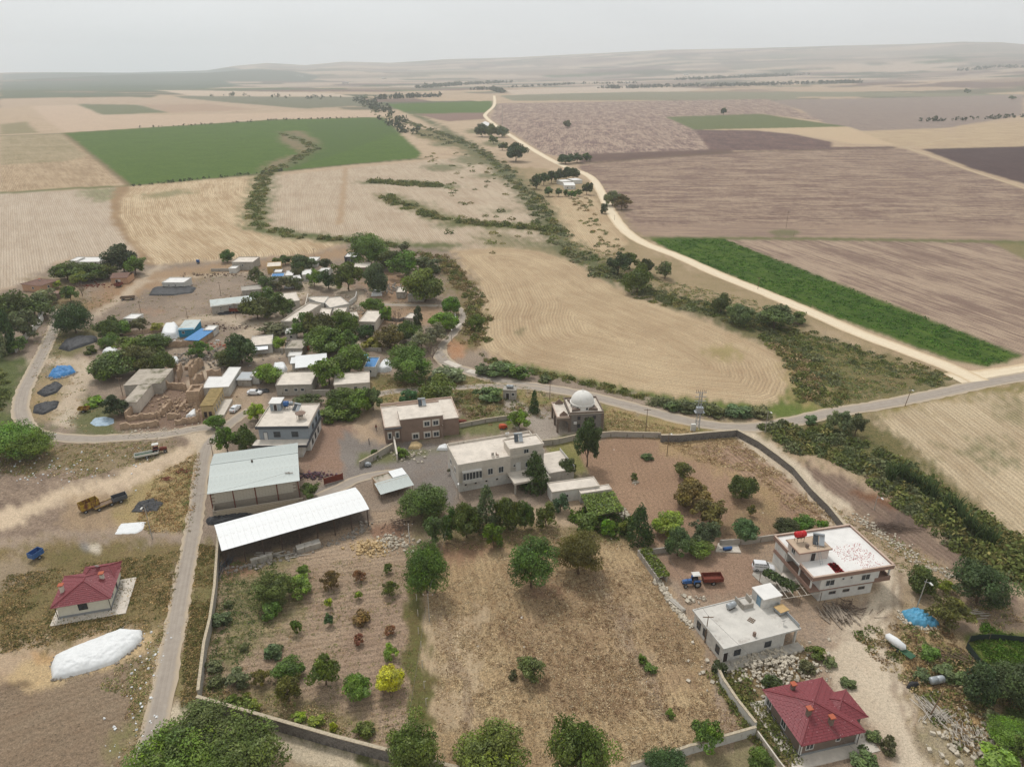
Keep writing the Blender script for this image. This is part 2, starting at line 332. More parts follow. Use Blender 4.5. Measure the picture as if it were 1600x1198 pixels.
region([(215, 305), (290, 295), (300, 302), (230, 312)], C_SG, S(140, 136, 88), blend=.6, warp=2)
region([(425, 275), (545, 263), (700, 248), (740, 240), (770, 262), (830, 300), (856, 350), (870, 385), (700, 395), (640, 388), (560, 372), (470, 370), (420, 350), (415, 310)], S(196, 176, 150), S(176, 153, 127), furrow=.7, dirpx=((560, 370), (520, 268)), patch=.7, rg=2)
region([(180, 292), (203, 291), (190, 315), (188, 340), (205, 375), (245, 413), (232, 416), (195, 375), (176, 345), (174, 315)], S(170, 138, 100), C_SB, warp=1)
stroke([(440, 206), (480, 222), (495, 232), (450, 258), (412, 275), (406, 300), (398, 335), (405, 355), (450, 366), (540, 375), (620, 382), (700, 385)], 15, C_SG, C_SC, warp=2)
stroke([(570, 285), (640, 284), (700, 292)], 16, C_SG, C_SC, warp=2); stroke([(600, 305), (650, 325), (720, 350), (820, 355), (880, 362)], 16, C_SG, C_SC2, warp=2)
stroke([(540, 262), (537, 300), (530, 350)], 4, S(176, 148, 116))
region([(760, 355), (870, 385), (900, 410), (820, 395), (740, 380)], C_SC2, C_SG, warp=4, blend=.7)
for a in ((690, 262, 30, 6), (760, 275, 22, 4), (655, 318, 16, 4), (740, 250, 30, 8), (780, 330, 18, 4), (812, 350, 10, 3), (700, 352, 20, 4), (772, 225, 22, 5), (700, 225, 30, 5), (740, 205, 14, 4), (920, 355, 16, 5), (905, 372, 10, 4)): spot(*a, C_SG, C_SC, warp=3, blend=.75)
region([(640, 200), (700, 205), (745, 228), (800, 262), (835, 300), (862, 350), (880, 375), (905, 395), (960, 430), (1010, 455), (1110, 475), (1230, 500), (1300, 530), (1400, 560), (1500, 590), (1505, 603), (1400, 625), (1300, 640), (1215, 655), (1255, 630), (1256, 600), (1235, 560), (1120, 505), (1030, 470), (960, 448), (900, 412), (862, 385), (846, 340), (800, 292), (755, 255), (700, 225), (650, 215)], C_SC, S(134, 118, 76), warp=3, patch=.9, bump=1)
region([(800, 262), (850, 262), (930, 290), (975, 350), (1040, 398), (1180, 455), (1480, 575), (1500, 585), (1400, 560), (1220, 495), (1100, 470), (1000, 445), (920, 405), (880, 370), (850, 320)], S(176, 152, 118), C_SC2, warp=2.5, patch=.8)
region([(860, 305), (925, 300), (955, 345), (985, 380), (940, 400), (900, 385), (870, 340)], C_SW, S(176, 148, 114), furrow=.7, dirpx=((960, 390), (890, 310)), patch=.7)
region([(1190, 510), (1250, 525), (1430, 580), (1400, 605), (1300, 620), (1270, 590), (1240, 550)], S(140, 118, 84), S(98, 104, 58), warp=3, blend=.85, bump=1)
region([(1000, 460), (1110, 478), (1230, 512), (1160, 520), (1060, 490)], S(92, 92, 56), C_SC, warp=3, blend=.8)
stroke([(640, 175), (700, 205), (760, 245), (800, 280), (848, 335), (880, 385), (950, 430), (1010, 458)], 14, S(92, 98, 66), C_SC, warp=3)
region([(700, 392), (790, 386), (850, 394), (900, 412), (960, 450), (1040, 480), (1110, 505), (1180, 535), (1232, 562), (1254, 600), (1244, 628), (1210, 640), (1100, 630), (1000, 616), (880, 587), (795, 567), (758, 548), (745, 525), (745, 495), (757, 475), (748, 445), (715, 410)], S(200, 175, 138), S(166, 139, 106), warp=.45, furrow=.5, contour=True, dirpx=((760, 400), (1200, 620)), patch=.7, rg=2, bump=.7)
spot(1128, 549, 26, 12, S(168, 152, 92), C_SC2, warp=2); spot(815, 517, 6, 6, C_SC, blend=.6)
stroke([(1254, 600), (1240, 632), (1205, 643), (1100, 634), (1000, 620), (880, 590), (800, 571)], 7, C_SG, S(112, 122, 58), warp=1.5)
stroke([(1232, 560), (1262, 595), (1262, 635)], 9, S(178, 156, 100), C_SC2, warp=2)
region([(1180, 650), (1262, 625), (1300, 640), (1230, 656)], S(112, 128, 58), C_SG, warp=2, blend=.8)
region([(1365, 648), (1450, 630), (1600, 606), (1900, 560), (1900, 1000), (1600, 862), (1530, 800), (1480, 745), (1410, 690)], S(198, 177, 144), S(172, 150, 118), warp=1.5, furrow=.8, dirpx=((1380, 655), (1600, 860)), patch=.8, rg=8)
spot(1530, 700, 40, 8, C_SG, C_SC, warp=5, blend=.7); spot(1590, 720, 30, 8, C_SG, C_SC, warp=5, blend=.7); spot(1580, 640, 40, 14, S(132, 124, 80), C_SC, warp=4, blend=.6)
region([(1300, 640), (1460, 615), (1600, 590), (1600, 610), (1450, 632), (1370, 650)], S(170, 142, 92), C_SG, warp=2)
region([(1190, 672), (1300, 645), (1370, 655), (1420, 695), (1480, 745), (1530, 800), (1620, 865), (1620, 920), (1560, 880), (1480, 830), (1400, 770), (1300, 720), (1230, 705)], S(104, 104, 64), S(128, 110, 74), warp=2, bump=1, patch=.9)
region([(1240, 715), (1330, 745), (1420, 800), (1520, 880), (1620, 950), (1620, 1010), (1500, 930), (1420, 890), (1330, 810)], S(140, 118, 100), S(120, 98, 84), warp=1.5, furrow=.7, dirpx=((1330, 760), (1600, 960)), patch=.7)
region([(40, 445), (85, 412), (200, 398), (240, 415), (360, 404), (490, 396), (545, 380), (700, 390), (745, 440), (755, 480), (742, 500), (744, 545), (800, 570), (900, 592), (1000, 620), (1180, 668), (1180, 690), (1050, 690), (700, 860), (300, 900), (-200, 900), (-200, 500)], C_VD, C_VD2, warp=1.5, patch=.9, bump=.8, rg=7)
region([(180, 440), (250, 425), (340, 410), (420, 405), (560, 385), (560, 400), (440, 415), (340, 430), (240, 450), (190, 470)], S(178, 146, 110), S(158, 128, 96), warp=2, blend=.8)
region([(0, 545), (40, 560), (60, 575), (30, 625), (30, 660), (60, 685), (0, 700), (-200, 700), (-200, 560)], S(84, 94, 54), S(104, 106, 66), warp=2, bump=1)
region([(50, 430), (110, 440), (150, 480), (90, 500), (60, 480)], C_SC2, C_SB, warp=2)
region([(150, 455), (190, 430), (230, 430), (200, 465), (140, 495)], S(168, 128, 92), C_SB, warp=2, blend=.8)
region([(88, 520), (150, 512), (135, 550), (72, 575)], C_SC, C_SC2, warp=1.2); region([(60, 585), (120, 570), (95, 640), (60, 665), (45, 640)], C_SC2, S(184, 150, 106), warp=1.5)
region([(120, 620), (165, 618), (195, 660), (190, 680), (110, 675)], C_SG, C_SC, warp=1.5, blend=.85)
region([(60, 585), (72, 572), (135, 560), (160, 585), (110, 660), (100, 672), (62, 655)], S(176, 158, 130), C_SC2, warp=1.5, blend=.5)
stroke([(64, 563), (100, 565), (135, 568), (128, 590), (115, 620), (102, 640), (100, 660)], 7, C_DU, C_DU2, warp=1.2); spot(106, 650, 14, 17, S(205, 192, 168), C_DU2, warp=1)
region([(190, 620), (240, 590), (300, 590), (350, 640), (310, 670), (180, 675)], S(146, 120, 100), S(118, 96, 80), warp=1.2)
region([(300, 640), (380, 600), (420, 610), (420, 640), (360, 655)], S(190, 160, 126), C_VD, warp=1.2, blend=.8)
stroke([(280, 692), (230, 700), (150, 700), (90, 700)], 7, S(122, 98, 78), C_VD2, warp=1.5, blend=.6)
for i in range(46):
    px_, py_ = random.uniform(110, 700), random.uniform(425, 640); spot(px_, py_, random.uniform(6, 22), random.uniform(2, 6), random.choice((C_SG, C_SC, C_SB, S(116, 96, 80), S(128, 118, 108), S(196, 176, 150), S(176, 128, 92))), warp=2.2, blend=random.uniform(.4, .75))

for ln, wd in (([(251, 416), (223, 434), (191, 466), (138, 498), (100, 508)], 4.5), ([(228, 440), (300, 432), (360, 428), (420, 424)], 3.5), ([(300, 500), (340, 495), (400, 510), (440, 500), (450, 480), (480, 440), (540, 455), (570, 470), (600, 476)], 7), ([(385, 525), (400, 510)], 7), ([(400, 560), (420, 555), (440, 548), (470, 540)], 7), ([(430, 590), (450, 575), (480, 558)], 5), ([(640, 540), (600, 540), (560, 535)], 6), ([(240, 512), (300, 500)], 5), ([(300, 600), (330, 570), (350, 560)], 5)):
    stroke(ln, wd, C_DU, C_DU2, warp=1, blend=.85)
region([(560, 480), (690, 478), (690, 500), (640, 515), (600, 505), (560, 510)], S(186, 150, 118), C_SB, warp=1.5, blend=.8)
region([(600, 420), (650, 440), (640, 470), (590, 470), (560, 440)], S(176, 138, 108), C_SB, warp=1.5, blend=.8)
region([(690, 395), (735, 440), (752, 478), (742, 500), (742, 545), (700, 560), (700, 530), (725, 500), (715, 475), (690, 440)], S(150, 118, 84), C_SG, warp=2.5, bump=1)
region([(690, 490), (702, 490), (712, 510), (700, 525)], C_SB, C_RS); region([(695, 530), (725, 535), (725, 562), (700, 560)], S(182, 132, 92), C_RS, warp=1)
region([(560, 600), (700, 578), (780, 598), (1000, 640), (1180, 668), (1180, 680), (1050, 690), (940, 680), (900, 640), (700, 625), (560, 640)], S(178, 150, 104), C_SG, warp=2, bump=1, patch=.9)
region([(590, 585), (680, 590), (690, 605), (600, 608), (580, 600)], S(122, 116, 68), S(110, 84, 62), warp=1.5, blend=.9)
region([(715, 620), (790, 625), (790, 650), (800, 655), (720, 660)], S(146, 128, 96), C_SG, warp=1.5); region([(640, 650), (800, 648), (810, 672), (700, 682), (640, 690)], C_SG, S(132, 128, 78), warp=1.5, blend=.85)
spot(745, 648, 26, 7, S(126, 98, 80), warp=1)
region([(495, 660), (560, 640), (600, 650), (590, 680), (620, 690), (560, 720), (500, 720)], S(198, 168, 132), C_VD, warp=1.5, blend=.85)
region([(500, 655), (548, 660), (552, 700), (530, 720), (560, 735), (500, 745), (470, 750), (470, 710)], S(160, 128, 104), S(142, 118, 104), warp=1.5)
region([(528, 670), (560, 685), (600, 700), (640, 690), (700, 700), (712, 740), (720, 770), (700, 790), (640, 760), (600, 735), (500, 790), (480, 780), (540, 745), (525, 700)], C_GV, C_GV2, warp=1.2, patch=.9)
region([(556, 705), (700, 705), (640, 715), (600, 726), (560, 728)], S(112, 120, 62), C_SC, warp=1, blend=.8)
region([(785, 622), (812, 625), (840, 640), (880, 655), (905, 678), (880, 690), (845, 692), (838, 680), (800, 650)], S(178, 164, 148), S(156, 142, 128), warp=.5)
region([(855, 690), (900, 680), (938, 700), (925, 735), (890, 750), (855, 720)], S(120, 124, 66), S(142, 128, 84), warp=1.5)
region([(905, 700), (950, 682), (1050, 684), (1150, 682), (1185, 700), (1230, 735), (1270, 775), (1318, 822), (1215, 845), (1050, 848), (1000, 855), (960, 790), (920, 740)], C_RS, C_RS2, warp=.6, furrow=.12, dirpx=((950, 700), (1000, 850)), patch=.7, rg=10, bump=.8)
region([(1030, 685), (1150, 682), (1160, 690), (1080, 705), (1120, 725), (1180, 740), (1220, 780), (1250, 812), (1200, 810), (1160, 750), (1080, 725), (1030, 700)], C_OG, C_SB, warp=2, blend=.9, bump=1.2)
region([(1080, 700), (1160, 690), (1200, 712), (1260, 765), (1315, 820), (1250, 815), (1200, 760), (1140, 722)], S(166, 136, 110), S(140, 112, 90), warp=1.2, furrow=1, dirpx=((1140, 710), (1290, 820)))
region([(1140, 770), (1220, 790), (1230, 825), (1150, 845), (1120, 830)], S(152, 120, 92), C_SC2, warp=1.5, blend=.7)
region([(-200, 690), (110, 690), (250, 690), (330, 690), (318, 760), (300, 835), (0, 850), (-200, 860)], S(132, 112, 96), S(160, 138, 116), warp=2, patch=1, rg=7)
region([(0, 705), (200, 690), (260, 690), (240, 720), (150, 740), (0, 735)], C_SC2, S(148, 128, 98), warp=2.5, blend=.8)
stroke([(318, 700), (265, 716), (215, 742), (150, 762), (80, 785), (0, 812), (-80, 830)], 9, S(214, 190, 158), S(200, 176, 148), warp=1.5, bump=.15)
stroke([(312, 676), (330, 690), (318, 712)], 9, S(206, 186, 158), S(186, 164, 140), warp=1, bump=.15)
region([(100, 785), (210, 760), (245, 740), (200, 830), (110, 835)], S(190, 164, 130), C_SB, warp=2, blend=.8)
region([(245, 742), (312, 705), (308, 760), (298, 830), (230, 835), (190, 815), (200, 770)], C_OG, S(128, 120, 72), warp=1.6, bump=1.1)
stroke([(312, 710), (308, 760), (298, 828)], 3, C_SG, C_SG, warp=1)
stroke([(300, 840), (230, 843), (170, 835), (120, 838), (50, 846), (-60, 850)], 4.5, S(180, 156, 130), C_GV2, warp=1)
region([(-200, 852), (60, 848), (285, 850), (285, 900), (262, 960), (235, 1000), (180, 985), (80, 1000), (0, 1010), (-200, 1020)], S(146, 124, 84), S(98, 94, 52), warp=2, bump=1.2, patch=.9, rg=6)
region([(-200, 862), (50, 862), (70, 890), (20, 920), (-200, 940)], S(178, 156, 128), C_VD2, warp=2, blend=.8)
spot(143, 858, 12, 9, S(214, 200, 180), warp=.6); spot(130, 855, 8, 8, S(132, 126, 120), warp=.6)
region([(-200, 1085), (60, 1080), (170, 1040), (240, 1000), (248, 1020), (232, 1080), (205, 1200), (190, 1400), (-200, 1400)], S(150, 130, 106), S(128, 106, 84), warp=1.5, furrow=.3, dirpx=((0, 1150), (160, 1090)), bump=.8)
region([(225, 1020), (262, 960), (250, 1010), (215, 1150), (200, 1198), (170, 1198), (205, 1090)], S(158, 140, 98), C_SG, warp=2, blend=.8)
region([(20, 1085), (10, 1060), (40, 1030), (110, 1010), (240, 985), (235, 1010), (170, 1045), (90, 1075), (40, 1092)], S(206, 180, 136), S(180, 150, 108), warp=1)
spot(28, 1075, 22, 9, S(82, 62, 52), warp=1.2); spot(70, 1022, 35, 8, S(190, 150, 100), warp=1, blend=.7)
region([(310, 830), (345, 862), (338, 930), (322, 1000), (308, 1085), (275, 1110), (285, 1000), (300, 900)], S(150, 128, 84), C_GW, warp=1.5, bump=1.2)
region([(232, 1120), (262, 1085), (330, 1100), (440, 1145), (560, 1185), (640, 1230), (520, 1230), (380, 1160), (250, 1160)], C_DU2, C_SC2, warp=1)
stroke([(255, 1118), (330, 1122), (437, 1153), (490, 1174), (560, 1196), (660, 1225)], 4.2, S(206, 190, 162), S(190, 172, 144), warp=.5)
stroke([(300, 1100), (420, 1132), (540, 1172), (640, 1205)], 1.8, C_GW, C_SC, warp=1)
region([(345, 868), (420, 840), (560, 800), (640, 790), (655, 880), (660, 1000), (665, 1130), (640, 1178), (480, 1135), (318, 1092), (328, 1000)], S(178, 154, 128), S(146, 122, 98), warp=.5, furrow=.42, dirpx=((340, 1060), (640, 1010)), patch=.8, rg=5, bump=1)
region([(345, 880), (430, 860), (480, 960), (420, 1000), (330, 1060)], S(158, 138, 98), C_SG, warp=3, blend=.7); region([(320, 1060), (430, 1080), (560, 1120), (640, 1170), (480, 1135), (318, 1092)], S(164, 140, 92), C_SC, warp=2, blend=.7)
region([(500, 940), (640, 930), (650, 1100), (560, 1080), (520, 1000)], S(158, 130, 110), S(136, 110, 92), warp=3, blend=.4)
spot(580, 855, 26, 14, S(206, 178, 132), warp=1); spot(610, 830, 30, 14, S(140, 104, 82), warp=1); spot(375, 885, 36, 12, S(150, 112, 88), warp=1.5)
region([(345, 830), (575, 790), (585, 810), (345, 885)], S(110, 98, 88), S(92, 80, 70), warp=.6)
region([(655, 870), (660, 930), (700, 830), (860, 820), (985, 840), (1012, 880), (1080, 985), (1115, 1040), (1185, 1140), (1000, 1198), (900, 1300), (600, 1300), (640, 1178), (668, 1130), (664, 1000)], S(194, 167, 126), S(150, 122, 88), warp=.6, furrow=.3, dirpx=((900, 860), (1010, 1100)), patch=1, rg=6, bump=1.4)
region([(668, 940), (740, 950), (780, 1198), (690, 1198), (668, 1130)], S(192, 170, 138), S(164, 138, 108), warp=5, furrow=.3, dirpx=((700, 950), (710, 1190)), blend=.8)
region([(780, 900), (1000, 900), (1100, 1080), (1120, 1150), (900, 1120), (800, 1000)], S(164, 136, 104), S(130, 104, 80), warp=6, blend=.55)
stroke([(930, 900), (960, 950), (1000, 1040), (1035, 1130)], 3.5, S(178, 156, 128), S(156, 134, 110), warp=1.5, blend=.6)
stroke([(690, 880), (760, 850), (830, 835)], 5, S(158, 124, 94), S(140, 108, 84), warp=2)
region([(620, 790), (720, 800), (870, 815), (980, 830), (960, 850), (700, 850), (660, 870)], S(150, 126, 94), C_SG, warp=2, blend=.7)
spot(860, 930, 36, 12, S(146, 112, 88), warp=2); stroke([(650, 870), (655, 1000), (662, 1130)], 4, S(118, 100, 64), C_SG, warp=1.2)
region([(1010, 860), (1060, 850), (1215, 845), (1260, 940), (1400, 940), (1420, 1000), (1390, 1100), (1480, 1260), (1150, 1250), (1120, 1060), (1078, 975), (1030, 905)], C_VD, S(158, 132, 106), warp=1.2, patch=.8, rg=7)
region([(1020, 870), (1180, 865), (1180, 920), (1090, 935), (1040, 900)], S(168, 134, 108), S(146, 118, 98), warp=1.5, blend=.8)
region([(1130, 1040), (1250, 1010), (1290, 1040), (1200, 1090), (1240, 1180), (1180, 1140), (1120, 1060)], S(118, 112, 66), S(140, 110, 78), warp=1.5, blend=.85)
region([(1000, 1200), (1180, 1145), (1240, 1198), (1240, 1300), (980, 1300)], S(164, 146, 112), C_SC, warp=2)
stroke([(1158, 672), (1195, 702), (1240, 735), (1290, 782), (1330, 822), (1390, 868), (1412, 900), (1402, 950), (1385, 1000), (1385, 1050), (1420, 1120), (1475, 1210)], 7.5, S(218, 200, 174), S(204, 184, 156), warp=1, bump=.12)
region([(1300, 960), (1400, 950), (1400, 1060), (1470, 1200), (1400, 1250), (1350, 1120), (1290, 1040)], S(214, 196, 170), S(194, 174, 148), warp=2, blend=.9, bump=.15)
region([(1290, 790), (1340, 800), (1420, 850), (1500, 900), (1460, 950), (1410, 960), (1410, 890), (1330, 830)], S(176, 154, 124), S(150, 124, 98), warp=2, patch=.9)
region([(1330, 758), (1370, 765), (1400, 790), (1370, 790), (1340, 775)], S(136, 92, 62), S(112, 80, 58), warp=1.5); spot(1395, 815, 40, 9, S(92, 78, 70), warp=2)
region([(1400, 960), (1500, 950), (1600, 965), (1700, 980), (1700, 1300), (1480, 1250), (1420, 1120), (1395, 1050)], S(164, 140, 106), S(126, 112, 70), warp=2, patch=.9, bump=1)
region([(1470, 950), (1600, 940), (1700, 960), (1700, 1000), (1600, 998), (1510, 1000)], S(168, 142, 116), C_VD2, warp=1)
region([(1505, 990), (1700, 1000), (1700, 1070), (1570, 1060), (1520, 1030)], S(86, 104, 44), S(104, 110, 56), warp=.6, furrow=.8, dirpx=((1520, 1000), (1600, 1060)))
region([(1410, 990), (1480, 1040), (1560, 1130), (1620, 1220), (1560, 1240), (1480, 1100), (1400, 1050)], C_OG, S(166, 130, 84), warp=2.5, bump=1.3)
region([(1540, 1060), (1700, 1050), (1700, 1250), (1640, 1250)], S(88, 102, 50), C_SG, warp=1.5)
region([(1420, 1080), (1470, 1130), (1530, 1198), (1460, 1198)], S(184, 170, 146), C_SC, warp=3, blend=.6)
for ln in ([(300, 700), (262, 718), (210, 744), (150, 768), (60, 800)], [(302, 708), (266, 726), (216, 752), (156, 776), (70, 808)], [(120, 800), (112, 812), (118, 826), (130, 833)], [(108, 806), (98, 818), (104, 832)], [(146, 800), (142, 812), (138, 828)], [(156, 802), (152, 814), (150, 830)], [(180, 800), (176, 815), (172, 830)], [(60, 846), (170, 838), (296, 846)],
        [(1165, 680), (1240, 745), (1330, 832), (1400, 900), (1396, 960), (1378, 1040), (1415, 1130), (1465, 1210)], [(1172, 676), (1248, 740), (1340, 828), (1412, 900), (1408, 960), (1390, 1040), (1428, 1130), (1482, 1210)], [(1060, 940), (1110, 930), (1170, 920), (1185, 900)], [(1300, 990), (1350, 985), (1392, 940)], [(1306, 1000), (1356, 994), (1398, 960)],
        [(700, 1190), (735, 1120), (700, 1030), (690, 950)], [(708, 1190), (745, 1115), (708, 1025), (698, 950)], [(930, 905), (965, 960), (1005, 1050), (1040, 1135)], [(938, 903), (973, 958), (1013, 1046), (1050, 1130)], [(505, 795), (560, 790), (600, 770), (620, 800), (640, 800)], [(350, 960), (480, 950), (630, 925)], [(360, 1000), (470, 985), (560, 960), (640, 950)], [(540, 760), (580, 750), (640, 745), (690, 720)], [(545, 765), (590, 757), (650, 752), (700, 730)]):
    stroke(ln, .62, S(128, 106, 88), S(146, 122, 102), warp=.8, blend=.55)
for px_, py_ in ((60, 750), (110, 765), (40, 775), (210, 705), (140, 715)): spot(px_, py_, 22, 4, S(104, 84, 72), warp=2, blend=.6)
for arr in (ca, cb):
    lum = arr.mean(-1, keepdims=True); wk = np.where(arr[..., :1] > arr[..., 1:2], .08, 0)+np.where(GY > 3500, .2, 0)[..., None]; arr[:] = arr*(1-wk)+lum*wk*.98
for arr in (ca, cb):
    k = arr.copy(); k[1:-1] = (arr[:-2]+2*arr[1:-1]+arr[2:])/4; arr[:, 1:-1] = (k[:, :-2]+2*k[:, 1:-1]+k[:, 2:])/4
near = (np.hypot(GX, GY) < 420) & (GY > 0)
GZ = GZ + np.where(near, (vnoise(GX, GY, 3.0, 41)-.5)*.10, 0)

def ground_material():
    m = bpy.data.materials.new('ground'); m.use_nodes = True; t = m.node_tree; b = t.nodes['Principled BSDF']; b.inputs['Roughness'].default_value = .95; b.inputs['Specular IOR Level'].default_value = .1
    def n(ty, **k):
        x = t.nodes.new(ty)
        for a, v in k.items(): setattr(x, a, v)
        return x
    lk = t.links.new
    def at(nm): return n('ShaderNodeAttribute', attribute_name=nm)
    def math_(op, a, b_=None, c=None):
        x = n('ShaderNodeMath', operation=op)
        for i, v in enumerate((a, b_, c)):
            if v is None: continue
            if isinstance(v, (int, float)): x.inputs[i].default_value = v
            else: lk(v, x.inputs[i])
        return x.outputs[0]
    def noise(vec, sc, det=3, ro=.6):
        x = n('ShaderNodeTexNoise'); x.inputs['Scale'].default_value = sc; x.inputs['Detail'].default_value = det; x.inputs['Roughness'].default_value = ro; lk(vec, x.inputs['Vector']); return x.outputs[0]
    A, B, PR, FU = at('ca'), at('cb'), at('pr'), at('fu')
    geo = n('ShaderNodeNewGeometry'); pos = geo.outputs['Position']
    sp = n('ShaderNodeSeparateXYZ'); lk(PR.outputs['Vector'], sp.inputs[0]); sf = n('ShaderNodeSeparateXYZ'); lk(FU.outputs['Vector'], sf.inputs[0])
    nL = noise(pos, .035, 3); nM = noise(pos, .22, 4, .7); nS = noise(pos, 1.3, 5, .75); nT = noise(pos, 6.0, 4, .7)
    def streak(ka, kl, det):
        cx = n('ShaderNodeCombineXYZ'); lk(math_('MULTIPLY', sf.outputs[0], ka), cx.inputs[0]); lk(math_('MULTIPLY', sf.outputs[1], kl), cx.inputs[1]); return noise(cx.outputs[0], 1.0, det, .65)
    s1 = streak(.10, .012, 4); s2 = streak(.55, .03, 4); s3 = streak(1.3, .07, 3)
    fa = sp.outputs[1]
    base = math_('ADD', math_('MULTIPLY', math_('SUBTRACT', nL, .5), 1.6), math_('ADD', math_('MULTIPLY', math_('SUBTRACT', nM, .5), 1.7), math_('MULTIPLY', math_('SUBTRACT', nS, .5), 1.5)))
    st = math_('ADD', math_('MULTIPLY', math_('SUBTRACT', s1, .5), 2.2), math_('ADD', math_('MULTIPLY', math_('SUBTRACT', s2, .5), 2.5), math_('MULTIPLY', math_('SUBTRACT', s3, .5), 2.3)))
    fac = math_('ADD', .45, math_('ADD', math_('MULTIPLY', base, math_('ADD', .35, math_('MULTIPLY', sp.outputs[2], .75))), math_('MULTIPLY', st, fa)))
    cl = n('ShaderNodeClamp'); lk(fac, cl.inputs[0])
    mx = n('ShaderNodeMixRGB'); lk(cl.outputs[0], mx.inputs[0]); lk(A.outputs['Color'], mx.inputs[1]); lk(B.outputs['Color'], mx.inputs[2])
    row = math_('SINE', math_('ADD', math_('MULTIPLY', sf.outputs[0], 5.2), math_('MULTIPLY', nM, 5.0)))
    row2 = math_('SINE', math_('ADD', math_('MULTIPLY', sf.outputs[0], .85), math_('MULTIPLY', nL, 9.0)))
    g = math_('ADD', math_('MULTIPLY', math_('SUBTRACT', nT, .5), 2.2), math_('MULTIPLY', math_('SUBTRACT', nS, .5), 1.6))
    g = math_('ADD', g, math_('ADD', math_('MULTIPLY', math_('SUBTRACT', noise(pos, 2.8, 3, .7), .5), 1.6), math_('MULTIPLY', math_('SUBTRACT', nM, .5), .5)))
    g = math_('ADD', g, math_('MULTIPLY', math_('ADD', math_('MULTIPLY', row, .2), math_('MULTIPLY', row2, .025)), fa))
    gain = math_('ADD', 1.0, math_('MULTIPLY', g, math_('ADD', .55, math_('MULTIPLY', sp.outputs[0], .55))))  # clumpy soil grain, with the shade between tufts put into the colour
    vs = n('ShaderNodeVectorMath', operation='SCALE'); lk(mx.outputs[0], vs.inputs[0]); lk(gain, vs.inputs['Scale'])
    vo = n('ShaderNodeTexVoronoi'); vo.inputs['Scale'].default_value = .55; lk(pos, vo.inputs['Vector'])
    thr = math_('LESS_THAN', vo.outputs['Distance'], math_('MULTIPLY', math_('MAXIMUM', math_('SUBTRACT', nM, .54), 0.0), 1.1))
    mw = n('ShaderNodeMixRGB'); lk(math_('MULTIPLY', thr, math_('MULTIPLY', sp.outputs[0], .55)), mw.inputs[0]); lk(vs.outputs[0], mw.inputs[1]); mw.inputs[2].default_value = (.62, .58, .52, 1)
    lk(mw.outputs[0], b.inputs['Base Color'])
    hh = math_('ADD', math_('MULTIPLY', nS, .5), math_('ADD', math_('MULTIPLY', nT, .25), math_('MULTIPLY', math_('MULTIPLY', row, .12), fa)))
    bp = n('ShaderNodeBump'); bp.inputs['Distance'].default_value = .35; lk(math_('MULTIPLY', sp.outputs[0], .75), bp.inputs['Strength']); lk(hh, bp.inputs['Height']); lk(bp.outputs[0], b.inputs['Normal'])
    return m
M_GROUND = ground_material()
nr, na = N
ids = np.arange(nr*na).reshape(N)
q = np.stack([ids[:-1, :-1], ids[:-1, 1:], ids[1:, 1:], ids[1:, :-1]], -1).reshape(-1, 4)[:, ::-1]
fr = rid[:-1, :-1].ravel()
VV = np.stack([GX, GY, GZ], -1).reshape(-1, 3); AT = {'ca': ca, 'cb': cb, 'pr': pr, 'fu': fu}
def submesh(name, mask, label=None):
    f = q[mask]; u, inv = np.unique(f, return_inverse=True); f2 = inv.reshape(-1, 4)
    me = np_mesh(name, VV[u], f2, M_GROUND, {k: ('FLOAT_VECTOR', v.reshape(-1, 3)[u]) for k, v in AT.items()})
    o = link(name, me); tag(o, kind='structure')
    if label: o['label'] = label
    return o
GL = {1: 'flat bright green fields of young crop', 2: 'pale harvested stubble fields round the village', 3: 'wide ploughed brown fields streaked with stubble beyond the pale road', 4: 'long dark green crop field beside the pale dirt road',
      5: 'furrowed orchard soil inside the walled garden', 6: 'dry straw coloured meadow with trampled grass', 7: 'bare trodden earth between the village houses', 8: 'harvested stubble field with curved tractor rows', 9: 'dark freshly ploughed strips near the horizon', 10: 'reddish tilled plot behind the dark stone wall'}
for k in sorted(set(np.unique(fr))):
    submesh('ground' if k == 0 else RG[k][0], fr == k, 'dry open farmland and hills reaching to the horizon' if k == 0 else GL[k])

